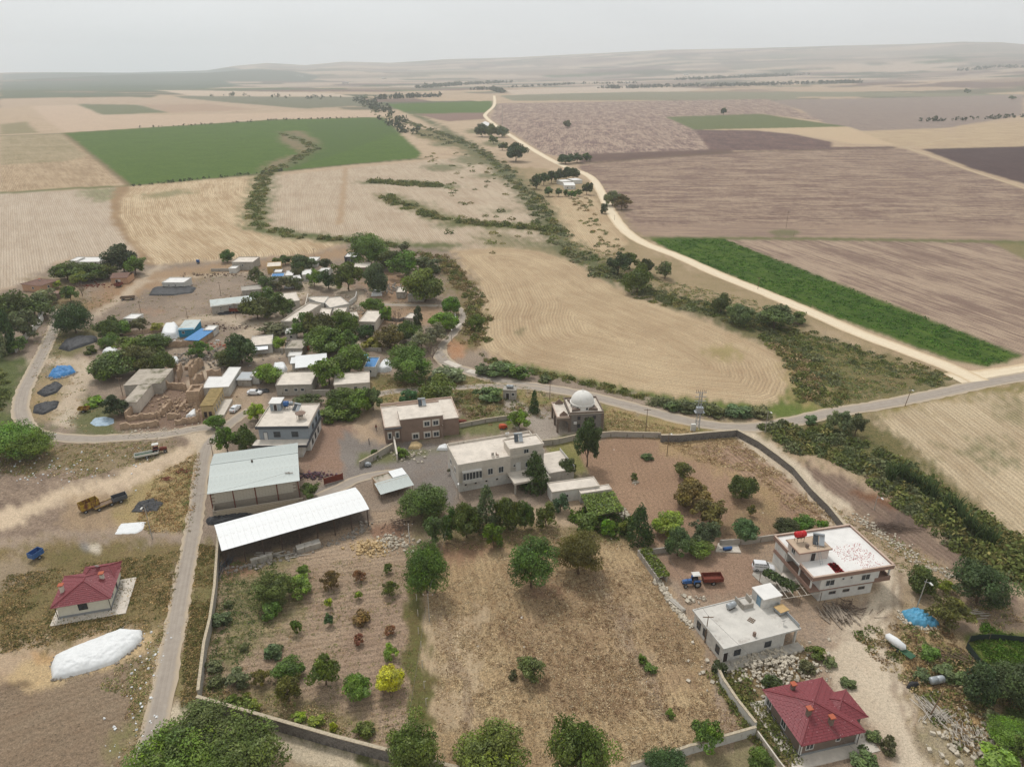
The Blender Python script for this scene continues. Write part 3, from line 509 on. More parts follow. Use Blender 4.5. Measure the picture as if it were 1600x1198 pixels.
def smooth_line(pts, step=2.0):
    pts = [Vector(p) for p in pts]; out = []
    for i in range(len(pts)-1):
        p0 = pts[max(i-1, 0)]; p1 = pts[i]; p2 = pts[i+1]; p3 = pts[min(i+2, len(pts)-1)]
        n = max(2, int((p2-p1).length/step))
        for k in range(n):
            t = k/n; out.append(.5*((2*p1)+(-p0+p2)*t+(2*p0-5*p1+4*p2-p3)*t*t+(-p0+3*p1-3*p2+p3)*t**3))
    out.append(pts[-1]); return out
def road_mat(name, c1, c2, cen):
    m = bpy.data.materials.new(name); m.use_nodes = True; t = m.node_tree; b = t.nodes['Principled BSDF']; b.inputs['Roughness'].default_value = .93; b.inputs['Specular IOR Level'].default_value = .15
    lk = t.links.new; geo = t.nodes.new('ShaderNodeNewGeometry'); A = t.nodes.new('ShaderNodeAttribute'); A.attribute_name = 'rv'
    sp = t.nodes.new('ShaderNodeSeparateXYZ'); lk(A.outputs['Vector'], sp.inputs[0])
    cx = t.nodes.new('ShaderNodeCombineXYZ'); 
    a1 = t.nodes.new('ShaderNodeMath'); a1.operation = 'MULTIPLY'; a1.inputs[1].default_value = 5.0; lk(sp.outputs[0], a1.inputs[0]); lk(a1.outputs[0], cx.inputs[0])
    a2 = t.nodes.new('ShaderNodeMath'); a2.operation = 'MULTIPLY'; a2.inputs[1].default_value = .03; lk(sp.outputs[1], a2.inputs[0]); lk(a2.outputs[0], cx.inputs[1])
    n1 = t.nodes.new('ShaderNodeTexNoise'); n1.inputs['Scale'].default_value = 1; n1.inputs['Detail'].default_value = 4; lk(cx.outputs[0], n1.inputs['Vector'])
    n2 = t.nodes.new('ShaderNodeTexNoise'); n2.inputs['Scale'].default_value = .6; n2.inputs['Detail'].default_value = 6; n2.inputs['Roughness'].default_value = .7; lk(geo.outputs['Position'], n2.inputs['Vector'])
    ad = t.nodes.new('ShaderNodeMath'); ad.operation = 'ADD'; lk(n1.outputs[0], ad.inputs[0]); lk(n2.outputs[0], ad.inputs[1])
    mr = t.nodes.new('ShaderNodeMapRange'); mr.inputs[1].default_value = .75; mr.inputs[2].default_value = 1.25; lk(ad.outputs[0], mr.inputs[0])
    mx = t.nodes.new('ShaderNodeMixRGB'); mx.inputs[1].default_value = (*c1, 1); mx.inputs[2].default_value = (*c2, 1); lk(mr.outputs[0], mx.inputs[0])
    e = t.nodes.new('ShaderNodeMath'); e.operation = 'ABSOLUTE'; lk(sp.outputs[0], e.inputs[0])
    e2 = t.nodes.new('ShaderNodeMath'); e2.operation = 'MULTIPLY_ADD'; e2.inputs[1].default_value = .55; lk(n2.outputs[0], e2.inputs[0]); lk(e.outputs[0], e2.inputs[2])
    m2 = t.nodes.new('ShaderNodeMapRange'); m2.inputs[1].default_value = .82; m2.inputs[2].default_value = 1.15; lk(e2.outputs[0], m2.inputs[0])
    x2 = t.nodes.new('ShaderNodeMixRGB'); x2.inputs[2].default_value = (*cen, 1); lk(m2.outputs[0], x2.inputs[0]); lk(mx.outputs[0], x2.inputs[1]); lk(x2.outputs[0], b.inputs['Base Color'])
    bp = t.nodes.new('ShaderNodeBump'); bp.inputs['Strength'].default_value = .25; bp.inputs['Distance'].default_value = .1; lk(n2.outputs[0], bp.inputs['Height']); lk(bp.outputs[0], b.inputs['Normal'])
    return m
M_ASPH = road_mat('worn_asphalt', S(180, 168, 154), S(158, 146, 134), S(192, 174, 150))
M_PALE = road_mat('pale_dirt', S(238, 222, 194), S(226, 206, 176), S(214, 190, 156))
M_TRACK = road_mat('dusty_track', S(200, 180, 150), S(178, 156, 128), S(178, 152, 120))
def ribbon(name, line, width, m, z, label, jag=.25):
    pts = smooth_line([P(*p) for p in line], 1.5 if not isinstance(width, tuple) and width < 6 else 4); v = []; at = []; d = 0
    for i, p in enumerate(pts):
        t = (pts[min(i+1, len(pts)-1)]-pts[max(i-1, 0)]).normalized(); nrm = Vector((t.y, -t.x))
        if i: d += (p-pts[i-1]).length
        wd = width[0]+(width[1]-width[0])*i/len(pts) if isinstance(width, tuple) else width
        for k, u in enumerate((-1, -.5, 0, .5, 1)):
            j = (random.random()-.5)*jag*2 if abs(u) == 1 else 0
            qv = p+nrm*(u*wd/2+j); v.append((qv.x, qv.y, float(hfun(qv.x, qv.y))+z)); at.append((u, d, 0))
    n = len(pts); f = [(i*5+k, i*5+k+1, (i+1)*5+k+1, (i+1)*5+k) for i in range(n-1) for k in range(4)]
    me = np_mesh(name, np.array(v), np.array(f), m, {'rv': ('FLOAT_VECTOR', np.array(at))}); o = link(name, me); tag(o, label=label, kind='structure'); return o
RD = {'main': [(205, 1290), (215, 1230), (235, 1160), (250, 1098), (266, 1020), (277, 960), (288, 900), (300, 840), (309, 780), (315, 735), (324, 697), (345, 675), (372, 652), (392, 640)],
      'ew': [(687, 541), (687, 555), (704, 571), (741, 583), (794, 597), (850, 606), (900, 614), (960, 628), (1020, 644), (1080, 659), (1135, 667), (1185, 667), (1235, 659), (1300, 645), (1380, 632), (1460, 616), (1530, 601), (1600, 588), (1760, 560)]}
ribbon('road', RD['main'], 3.8, M_ASPH, .06, 'narrow worn asphalt lane running up from the bottom edge to the ruins')
ribbon('road', RD['ew'], 5.6, M_ASPH, .06, 'asphalt road passing behind the domed mosque towards the right edge')
ribbon('road', [(350, 671), (320, 668), (262, 678), (187, 684), (131, 686), (75, 681), (47, 670), (33, 646), (37, 612), (62, 562), (86, 510), (88, 498), (79, 485)], 4.6, M_ASPH, .066, 'worn asphalt lane bending round the west side of the village')
ribbon('road', [(556, 628), (600, 614), (660, 608), (720, 605), (790, 603), (850, 608)], 3.6, M_ASPH, .066, 'short asphalt lane behind the brown house joining the road')
ribbon('road', [(598, 476), (640, 477), (690, 478), (712, 480), (724, 490), (718, 508), (704, 526), (690, 540), (687, 552)], 3.2, M_ASPH, .072, 'looping lane along the east edge of the village')
ribbon('road', [(480, 786), (530, 762), (560, 748), (590, 741), (618, 738)], 3.4, M_ASPH, .066, 'asphalt lane curving past the white canopy shed to the yard')
ribbon('road', [(772, 150), (773, 160), (770, 168), (760, 177), (759, 183), (777, 198), (815, 223), (848, 243), (881, 260), (908, 269), (926, 280), (940, 302), (953, 328), (973, 357), (1004, 379), (1060, 401), (1120, 428), (1180, 452), (1260, 485), (1340, 520), (1420, 550), (1490, 577), (1530, 596)], (9, 7.6), M_PALE, .09, 'broad pale dirt road winding to the horizon')
ribbon('road', [(1490, 592), (1530, 588), (1580, 582), (1640, 572)], 9, M_PALE, .05, 'pale dirt junction where the two roads meet')
ribbon('path', [(1410, 229), (1460, 246), (1520, 268), (1600, 294), (1720, 334)], 5, M_TRACK, .09, 'straight farm track beside the dark ploughed field')
ribbon('path', [(1485, 215), (1440, 226), (1415, 230)], 4, M_TRACK, .09, 'short farm track at the corner of ploughed fields')
def leaf_material():
    m = bpy.data.materials.new('leaves'); m.use_nodes = True; t = m.node_tree; b = t.nodes['Principled BSDF']; b.inputs['Roughness'].default_value = .6; b.inputs['Specular IOR Level'].default_value = .25
    lk = t.links.new; oi = t.nodes.new('ShaderNodeObjectInfo'); at = t.nodes.new('ShaderNodeAttribute'); at.attribute_name = 'lv'
    sp = t.nodes.new('ShaderNodeSeparateXYZ'); lk(at.outputs['Vector'], sp.inputs[0])
    hs_ = t.nodes.new('ShaderNodeHueSaturation'); lk(oi.outputs['Color'], hs_.inputs['Color'])
    mr = t.nodes.new('ShaderNodeMapRange'); mr.inputs[3].default_value = .4; mr.inputs[4].default_value = 1.8; lk(sp.outputs[0], mr.inputs[0]); lk(mr.outputs[0], hs_.inputs['Value'])
    mh = t.nodes.new('ShaderNodeMapRange'); mh.inputs[3].default_value = .485; mh.inputs[4].default_value = .52; lk(sp.outputs[1], mh.inputs[0]); lk(mh.outputs[0], hs_.inputs['Hue'])
    ms = t.nodes.new('ShaderNodeMapRange'); ms.inputs[3].default_value = .8; ms.inputs[4].default_value = 1.15; lk(sp.outputs[2], ms.inputs[0]); lk(ms.outputs[0], hs_.inputs['Saturation'])
    tr = t.nodes.new('ShaderNodeBsdfTranslucent'); lk(hs_.outputs[0], tr.inputs[0]); mx = t.nodes.new('ShaderNodeMixShader'); mx.inputs[0].default_value = .2
    lk(hs_.outputs[0], b.inputs['Base Color']); lk(b.outputs[0], mx.inputs[1]); lk(tr.outputs[0], mx.inputs[2]); lk(mx.outputs[0], t.nodes['Material Output'].inputs[0])
    return m
M_LEAF = leaf_material()
M_BARK = mat('bark', S(118, 98, 80), .95, .3, 6, .5, 20)
def leaf_quads(P_, Nn, size, rs_, asp=1.5):
    n = len(P_); rnd = rs_.normal(size=(n, 3)); Nn = Nn/np.linalg.norm(Nn, axis=1, keepdims=True)
    Nn = Nn+rnd*.75; Nn /= np.linalg.norm(Nn, axis=1, keepdims=True)
    a = np.cross(Nn, rs_.normal(size=(n, 3))); a /= np.linalg.norm(a, axis=1, keepdims=True)+1e-9; b = np.cross(Nn, a)
    s = (size*(.6+.8*rs_.rand(n)))[:, None] if np.isscalar(size) else (size*(.6+.8*rs_.rand(n)))[:, None]
    v = np.stack([P_-a*s*.5*asp, P_-b*s*.42+Nn*s*.12, P_+a*s*.5*asp, P_+b*s*.42-Nn*s*.08], 1)
    return v.reshape(-1, 3)
def crown_mesh(name, seed, nclump, per, leaf, kind='round', asp=1.5):
    r = np.random.RandomState(seed); C = []; CR = []
    lob = r.normal(size=(6, 3)); lob /= np.linalg.norm(lob, axis=1, keepdims=True); la = r.rand(6)*.34+.1
    tries = 0
    while len(C) < nclump and tries < 20000:
        tries += 1; d = r.normal(size=3); d /= np.linalg.norm(d); 
        if kind == 'cone':
            z = -1+2*r.rand()**1.25; rad = (1-(z+1)/2)**.75*.9+.06; an = r.rand()*6.283; q = rad*math.sqrt(.35+.65*r.rand()); c = np.array([q*math.cos(an), q*math.sin(an), z*.95]); cr_ = .13+.12*rad
        elif kind == 'column':
            z = -1+2*r.rand(); rad = .75*(1-abs(z)**3*.6); an = r.rand()*6.283; q = rad*math.sqrt(.3+.7*r.rand()); c = np.array([q*math.cos(an), q*math.sin(an), z*.95]); cr_ = .22
        else:
            f = .62+.36*r.rand()-(la*np.maximum(0, lob@d-.55)*1.6).sum(); 
            if kind == 'loose': f *= .85+.3*r.rand()
            if d[2] < -.8: continue
            c = d*f; c[2] = c[2]*.92; cr_ = (.17+.17*r.rand())*(1.0 if kind != 'loose' else .85)
            if len(C) % 4 == 3: c *= .55
        C.append(c); CR.append(cr_)
    PP = []; NN = []; LV = []
    for c, cr_ in zip(C, CR):
        k = int(per*(cr_/.25)**1.6*(.8+.4*r.rand())); d = r.normal(size=(k, 3)); d /= np.linalg.norm(d, axis=1, keepdims=True)
        rad = cr_*(.45+.62*r.rand(k)**.5)[:, None]*np.array([1.15, 1.15, .85]); p = c+d*rad
        PP.append(p); NN.append(d+c*.9+np.array([0, 0, .35])); cv = r.rand(3)
        LV.append(np.clip(cv*.55+r.rand(k, 3)*.45, 0, 1))
    PP = np.concatenate(PP); NN = np.concatenate(NN); LV = np.concatenate(LV)
    v = leaf_quads(PP, NN, leaf, r, asp); f = np.arange(len(v)).reshape(-1, 4)
    return np_mesh(name, v, f, M_LEAF, {'lv': ('FLOAT_VECTOR', np.repeat(LV, 4, 0))})
def trunk_mesh(name, seed, limbs=6, spread=.55, straight=False):
    r = random.Random(seed); mb = MB(); x = y = 0; pts = [(0, 0, -.05)]
    n = 4
    for i in range(1, n+1):
        x += (r.random()-.5)*.07; y += (r.random()-.5)*.07; pts.append((x, y, i/n*(.62 if not straight else 1.3)))
    for i in range(n): mb.tube(pts[i], pts[i+1], .075-.012*i, .075-.012*(i+1), 7)
    if not straight:
        for k in range(limbs):
            a = 6.283*k/limbs+r.random(); z0 = .3+.3*r.random(); b = (spread*math.cos(a)*(.7+.5*r.random()), spread*math.sin(a)*(.7+.5*r.random()), .8+.5*r.random())
            s_ = pts[2] if z0 < .45 else pts[3]; mid = ((s_[0]+b[0])*.5, (s_[1]+b[1])*.5, s_[2]*.45+b[2]*.55+.05)
            mb.tube(s_, mid, .035, .024, 5).tube(mid, b, .024, .01, 5)
            for q in range(2):
                c = (mid[0]+(r.random()-.5)*.5, mid[1]+(r.random()-.5)*.5, mid[2]+.25+.3*r.random()); mb.tube(mid, c, .015, .006, 4)
    return mb.mesh(name, M_BARK)
PR = {'big': [crown_mesh('crown_big', 100+i, 90, 230, .046) for i in range(3)],
      'bigl': [crown_mesh('crown_big_loose', 120+i, 85, 210, .046, 'loose', 1.7) for i in range(2)],
      'round': [crown_mesh('crown_round', 200+i, 50, 140, .082) for i in range(4)],
      'loose': [crown_mesh('crown_loose', 220+i, 36, 100, .088, 'loose', 1.8) for i in range(3)],
      'shrub': [crown_mesh('crown_shrub', 240+i, 22, 55, .17) for i in range(3)],
      'cone': [crown_mesh('crown_cone', 260+i, 95, 52, .085, 'cone') for i in range(2)],
      'column': [crown_mesh('crown_column', 270+i, 60, 60, .12, 'column') for i in range(2)],
      'far': [crown_mesh('crown_far', 280+i, 20, 26, .27) for i in range(3)]}
TRK = [trunk_mesh('trunk', 1), trunk_mesh('trunk', 2), trunk_mesh('trunk', 3, 5)]; TRKS = trunk_mesh('trunk', 4, straight=True)
def twig_mesh(seed):
    r = random.Random(seed); mb = MB(); tips = [((0, 0, -.9), (0, 0, 1), .05)]
    for lv in range(4):
        nx = []
        for p, d, rr in tips:
            for k in range(4 if lv else 5):
                dd = (Vector(d)+Vector((r.uniform(-1, 1), r.uniform(-1, 1), r.uniform(-.1, .7)))*.75).normalized(); ln = .75*(.72**lv)*(.7+.5*r.random())
                q = Vector(p)+dd*ln; mb.tube(p, q, rr, rr*.55, 4 if lv < 2 else 3, caps=False); nx.append((tuple(q), tuple(dd), rr*.5))
        tips = nx
    return mb.mesh('twigs', mat('grey_twigs', S(150, 132, 118), .95, .2, 4))
TWIG = [twig_mesh(1)]
TINT = {'dark': (90, 104, 48), 'vdark': (74, 88, 50), 'mid': (100, 118, 48), 'bright': (112, 138, 50), 'light': (138, 150, 56), 'yellow': (190, 182, 62), 'grey': (128, 132, 96), 'gdark': (102, 112, 70), 'olive': (104, 106, 52), 'brown': (112, 98, 56), 'red': (136, 92, 66), 'blue': (84, 106, 64), 'vine': (118, 120, 62)}
def tint(t):
    c = S(*[v*(1+random.uniform(-.07, .07)) for v in TINT[t]], k=1.0); return (*c, 1)
NTREE = 0
def tree(cx, top, bot, wpx, kind, tn, label, group=None, cat=None, name=None):
    global NTREE
    NTREE += 1; rr = random.Random(NTREE*13+5); hpx = bot-top; my = (top+bot)/2
    low = kind in ('shrub',) or (kind == 'far' and wpx < 0); wpx = abs(wpx)
    zc = 2.0
    for _ in range(4):
        p = P(cx, my, zc) if my > 170 else P(cx, my+1); d = depth(p, zc); W = wpx*d/FPX
        dx, dy, dz = ray(cx, my); dep = math.atan2(-dz, math.hypot(dx, dy))
        Hp = hpx*d/FPX; hv = math.sqrt(max(Hp*Hp-(W*math.sin(dep))**2, (W*.45)**2))/math.cos(dep); H = min(max(hv, W*.5), W*3.2)
        zc = H*.5+(-.08*H if low else .05*H+.1)
    g = float(hfun(p.x, p.y)) if p.y > 1400 else 0.0
    if cat is None: cat = 'shrub' if low or kind == 'shrub' else 'tree'
    nm = name or {'shrub': 'shrub', 'cone': 'conifer_tree', 'column': 'cypress_tree', 'bare': 'bare_tree'}.get(kind, 'tree')
    o = empty(nm, (p.x, p.y, g), rr.random()*6.28, label, cat, group)
    if kind == 'bare':
        link('branches', TWIG[0], o, (0, 0, zc*.95), (0, 0, 0), (W*.42, W*.42, H*.5)); return o
    pk = {'round': 'round', 'tree': 'round'}.get(kind, kind)
    if pk == 'round' and wpx >= 55: pk = 'big'
    if pk == 'loose' and wpx >= 55: pk = 'bigl'
    if pk in ('round', 'loose') and wpx < 17: pk = 'far'
    if pk in ('big', 'round') and rr.random() < .35: pk = {'big': 'bigl', 'round': 'loose'}[pk]
    me = rr.choice(PR[pk]); sw = 1.1 if cx < 700 and 380 < top < 640 else 1
    c = link('crown', me, o, (0, 0, zc), (0, 0, 0), (W*.57*sw, W*.55*sw, H*.55*sw)); c.color = tint(tn)
    if not low and wpx > 9:
        k = W*.5*(1 if W > 3 else .8)
        link('trunk', TRKS if kind in ('cone', 'column') else rr.choice(TRK), o, (0, 0, 0), (0, 0, 0), (k*.9 if kind not in ('cone', 'column') else W*.35, k*.9 if kind not in ('cone', 'column') else W*.35, zc))
    return o
G1 = 'trees among the houses of the village'
T = [
(190, 379, 424, 44, 'round', 'vdark', 'tall dark tree at the corner of the stubble field above the small pink hut'), (209, 398, 428, 30, 'round', 'mid', 'mid green tree leaning against the tall dark tree by the field corner'),
(103, 409, 437, 38, 'round', 'dark', 'leftmost bushy tree of the row below the long white roof'), (140, 410, 437, 42, 'round', 'dark', 'middle bushy tree of the row below the long white roof'), (165, 411, 434, 34, 'round', 'dark', 'rightmost bushy tree of the row below the long white roof'),
(123, 425, 443, 23, 'round', 'light', 'small yellow green tree in front of the dark row'), (90, 439, 450, 12, 'round', 'light', 'tiny yellow green tree beside the pink hip roofed farmhouse'), (108, 445, 470, 22, 'loose', 'mid', 'loose green tree beside the low brown shed roof'), (126, 440, 464, 17, 'bare', 'grey', 'leafless grey tree beside the low brown shed roof'),
(70, 451, 476, 34, 'loose', 'grey', 'grey green olive tree in front of the pink farmhouse'), (18, 455, 500, 48, 'round', 'dark', 'dark leafy tree at the left edge behind the white compound wall'), (50, 456, 496, 46, 'round', 'dark', 'broad dark tree behind the top end of the white compound wall'),
(32, 482, 530, 44, 'loose', 'gdark', 'soft pine shaped tree inside the white walled compound'), (8, 490, 548, 20, 'column', 'vdark', 'tall narrow cypress at the left edge of the compound'), (27, 527, 549, 24, 'round', 'mid', 'low tree at the foot of the compound wall'), (-4, 520, 556, 22, 'column', 'grey', 'grey narrow tree on the left picture edge'),
(113, 476, 519, 46, 'big', 'vdark', 'round dark tree standing alone in the fork of the lanes'), (170, 492, 526, 34, 'round', 'dark', 'dark tree left of the little white hut'), (193, 500, 523, 28, 'round', 'mid', 'mid green tree below the little white hut'), (216, 496, 518, 26, 'loose', 'gdark', 'grey green tree behind the roofless mud wall'), (245, 503, 516, 16, 'round', 'light', 'small bright tree just left of the white tarpaulin tent'),
(170, 522, 541, 26, 'round', 'mid', 'green tree beside the long black plastic pile'), (203, 524, 552, 40, 'loose', 'mid', 'wide mid green tree below the roofless mud wall'), (239, 519, 545, 38, 'round', 'dark', 'dark tree below the white tarpaulin tent'), (222, 540, 579, 46, 'round', 'olive', 'left one of the two olive green trees behind the concrete roof'), (252, 541, 578, 36, 'round', 'olive', 'right one of the two olive green trees behind the concrete roof'),
(168, 553, 592, 54, 'round', 'mid', 'broad dark green tree left of the flat concrete roof'), (140, 540, 554, 17, 'shrub', 'dark', 'small dark bush below the long black plastic pile'), (308, 532, 558, 29, 'round', 'mid', 'round tree below the blue tarpaulin roof'), (180, 615, 648, 33, 'round', 'vdark', 'round blackish tree at the left end of the ruins'), (146, 619, 636, 26, 'shrub', 'light', 'yellowish bush above the yellow machine'),
(8, 660, 720, 76, 'big', 'bright', 'large bright green bush mass at the left edge below the lane bend'), (46, 668, 716, 56, 'big', 'bright', 'right half of the bright bush mass inside the lane bend'),
(335, 645, 669, 26, 'round', 'mid', 'small round tree on the verge by the two lanes near the ruins'), (401, 629, 657, 30, 'loose', 'light', 'light olive tree left of the grey blue house'), (352, 662, 708, 38, 'round', 'mid', 'green tree at the roadside left of the grey blue house'), (382, 661, 702, 36, 'round', 'dark', 'dark tree beside the terrace of the grey blue house'),
(374, 519, 566, 42, 'round', 'vdark', 'tall very dark tree in the middle of the village left of the white flat roof'), (360, 545, 572, 34, 'round', 'dark', 'lower dark tree at the foot of the very dark one'), (354, 389, 409, 17, 'round', 'dark', 'lone round tree at the top edge of the village'),
(402, 416, 443, 24, 'loose', 'gdark', 'grey green olive at the left end of the olive row'), (418, 430, 452, 24, 'loose', 'gdark', 'second olive of the row above the concrete shed'), (438, 431, 452, 24, 'loose', 'gdark', 'third olive of the row behind the parked cars'), (459, 431, 451, 24, 'loose', 'gdark', 'last olive of the row beside the white wall'),
(445, 398, 413, 20, 'round', 'dark', 'dark tree right of the small yellow house'), (472, 396, 423, 34, 'round', 'vdark', 'wide blackish tree behind the village courtyards'), (466, 416, 433, 20, 'round', 'dark', 'small dark tree between the white walls'), (430, 402, 411, 11, 'round', 'mid', 'tiny green tree behind the yellow house'), (507, 403, 421, 20, 'round', 'vdark', 'small dark tree behind the light green one'),
(490, 419, 446, 23, 'round', 'bright', 'bright green tree among the dark courtyard trees'), (512, 420, 450, 25, 'round', 'vdark', 'dark tree right of the bright green courtyard tree'), (543, 406, 452, 42, 'round', 'olive', 'tall olive green tree beside the square roof at the village top'), (575, 365, 414, 58, 'big', 'mid', 'huge green tree at the top end of the village'),
(612, 392, 421, 30, 'round', 'dark', 'dark tree right of the huge green tree'), (634, 391, 432, 44, 'round', 'mid', 'tall mid green tree on the village edge'), (668, 401, 425, 38, 'loose', 'gdark', 'greyish tree nearest the big stubble field'), (632, 378, 391, 17, 'far', 'gdark', 'small grey tree at the hedge end by the stubble field'), (590, 412, 458, 30, 'round', 'blue', 'tall grey green tree above the small white tent'),
(665, 419, 468, 50, 'round', 'mid', 'broad green tree beside the two grey sheds'), (703, 459, 491, 28, 'round', 'mid', 'tree in the loop of the east lane'), (692, 484, 514, 36, 'round', 'bright', 'bright green tree inside the lane loop'), (681, 506, 535, 32, 'loose', 'grey', 'grey green tree beside the concrete lane patch'), (658, 512, 546, 36, 'loose', 'grey', 'silvery tree left of the leafless one'), (675, 532, 561, 28, 'bare', 'grey', 'leafless grey tree at the lane by the village edge'), (744, 489, 514, 22, 'round', 'mid', 'small tree between the lane loop and the stubble field'),
(570, 505, 528, 24, 'round', 'vdark', 'dark round tree under the pale square roof'), (608, 505, 543, 36, 'round', 'olive', 'dome shaped olive green tree right of the pale square roof'), (636, 497, 533, 32, 'round', 'dark', 'dark tree behind the dome shaped tree'), (653, 484, 518, 13, 'column', 'vdark', 'thin dark cypress in the village'), (601, 478, 503, 15, 'round', 'bright', 'narrow light green tree beside the pale square roof'), (618, 484, 509, 22, 'bare', 'grey', 'leafless brownish tree near the small grey hut'), (582, 463, 487, 28, 'round', 'mid', 'round tree above the pale square roof'), (581, 526, 546, 28, 'shrub', 'light', 'low yellow green bush inside the courtyard wall'),
(640, 539, 594, 62, 'big', 'mid', 'large round tree with light green top right of the white tent heap'), (400, 459, 498, 40, 'round', 'dark', 'left dark tree over the end of the long grey barn'), (412, 450, 482, 34, 'round', 'dark', 'rear dark tree over the end of the long grey barn'), (440, 455, 493, 36, 'round', 'dark', 'right dark tree over the end of the long grey barn'),
(474, 487, 528, 40, 'round', 'mid', 'left tree of the big group in the village centre'), (498, 482, 530, 38, 'round', 'dark', 'dark tree of the big group in the village centre'), (539, 486, 523, 36, 'round', 'mid', 'tree right of the central group beside the low cream roof'), (546, 514, 541, 28, 'round', 'mid', 'smaller tree under the one beside the cream roof'), (508, 508, 552, 54, 'round', 'mid', 'wide tree at the front of the village centre group'), (550, 536, 564, 32, 'round', 'bright', 'light green tree above the big white tarpaulin roof'), (512, 556, 600, 46, 'round', 'mid', 'left one of the two trees right of the big white tarpaulin'), (545, 544, 586, 46, 'round', 'mid', 'right one of the two trees right of the big white tarpaulin'),
(417, 567, 599, 35, 'round', 'bright', 'round light green tree in front of the white tents'), (435, 525, 546, 22, 'loose', 'light', 'small yellow green tree beside the white flat roof'), (425, 507, 522, 36, 'shrub', 'gdark', 'low scrub beside the pale village lane'),
(483, 612, 634, 34, 'round', 'dark', 'tree in front of the grey block house'), (530, 606, 642, 40, 'round', 'dark', 'dark tree at the left of the thicket behind the grey blue house'), (560, 603, 644, 40, 'round', 'mid', 'mid green tree in the thicket behind the grey blue house'), (582, 604, 640, 28, 'loose', 'gdark', 'grey green tree at the right end of the thicket'), (515, 636, 660, 32, 'shrub', 'mid', 'bush against the side of the grey blue house'), (543, 636, 659, 32, 'shrub', 'dark', 'bush at the yard corner behind the grey blue house'),
(684, 589, 628, 48, 'round', 'mid', 'round tree behind the brown house'), (638, 609, 630, 25, 'shrub', 'blue', 'small bush behind the brown house'), (765, 601, 628, 42, 'shrub', 'gdark', 'dark bushes left of the small gate hut'), (697, 574, 601, 48, 'shrub', 'grey', 'grey green bushes beside the concrete road patch'),
(835, 611, 643, 16, 'cone', 'vdark', 'slim little conifer in the paved mosque yard'), (811, 638, 671, 35, 'loose', 'bright', 'light green tree at the yard edge below the gate hut'), (919, 646, 726, 40, 'loose', 'vdark', 'tall dark irregular cypress in front of the mosque'), (887, 712, 743, 27, 'round', 'vdark', 'clipped round dark tree beside the cream house terrace'), (836, 706, 764, 43, 'cone', 'vdark', 'dark pine in front of the cream house'), (658, 754, 810, 64, 'big', 'dark', 'broad dark tree beside the small metal roofed shed'),
(676, 802, 847, 34, 'loose', 'gdark', 'loose greenish tree at the left end of the hedge row'), (704, 794, 840, 32, 'round', 'dark', 'second tree from the left in the row below the cream house'), (728, 782, 838, 40, 'round', 'dark', 'third tree in the row below the cream house'), (760, 761, 824, 42, 'cone', 'gdark', 'tall grey green conifer in the row below the cream house'), (795, 770, 826, 40, 'round', 'dark', 'dark tree right of the grey conifer'), (820, 781, 824, 27, 'round', 'dark', 'right end tree of the row below the cream house'), (771, 815, 854, 31, 'round', 'mid', 'smaller tree in front of the row'), (853, 785, 823, 33, 'round', 'mid', 'light green tree between the row and the white outbuilding'), (876, 772, 799, 28, 'loose', 'blue', 'young grey green tree before the white outbuilding'),
(918, 800, 836, 36, 'shrub', 'mid', 'green bush below the vine pergola'), (950, 806, 836, 27, 'shrub', 'bright', 'bright bush right below the vine pergola'), (934, 790, 812, 34, 'shrub', 'mid', 'bush under the edge of the vine pergola'), (976, 812, 836, 20, 'shrub', 'mid', 'bush at the left foot of the dark conifer'), (1000, 789, 846, 41, 'cone', 'vdark', 'dark conifer at the corner of the meadow near the stone steps'),
(831, 838, 919, 70, 'big', 'dark', 'large round walnut tree left in the dry meadow'), (905, 830, 898, 64, 'big', 'olive', 'large olive tinted tree right in the dry meadow'), (666, 851, 926, 60, 'big', 'mid', 'large round tree on the border of orchard and meadow'),
(1067, 719, 746, 32, 'round', 'olive', 'small rear tree of the reddish plot'), (1083, 746, 790, 54, 'round', 'brown', 'broad brownish green tree in the reddish plot'), (1161, 736, 779, 40, 'round', 'dark', 'rounded tree at the right of the reddish plot'), (1111, 777, 824, 52, 'loose', 'brown', 'brownish tree in front of the broad one'), (1046, 796, 835, 44, 'round', 'light', 'yellow green tree at the yard wall'), (1061, 820, 867, 37, 'round', 'blue', 'dark blue green tree left of the yard wall gap'), (1103, 811, 853, 42, 'loose', 'blue', 'blue green tree at the yard wall'), (1090, 838, 868, 40, 'round', 'mid', 'fresh green tree in front at the yard wall'), (1164, 807, 844, 38, 'round', 'blue', 'dark dome shaped tree behind the concrete slab'), (1227, 806, 835, 34, 'round', 'vdark', 'dark tree behind the roof with the red tank'), (1257, 802, 830, 28, 'round', 'mid', 'mid green tree behind the roof with the red tank'), (1284, 811, 827, 15, 'round', 'bright', 'small bright sapling behind the white flat roof'), (992, 739, 751, 11, 'round', 'olive', 'sapling ringed with stones in the reddish soil'), (1174, 789, 805, 13, 'loose', 'olive', 'thin sapling right of the brownish tree'), (1010, 708, 716, 20, 'shrub', 'gdark', 'low scrub patch in the reddish soil'),
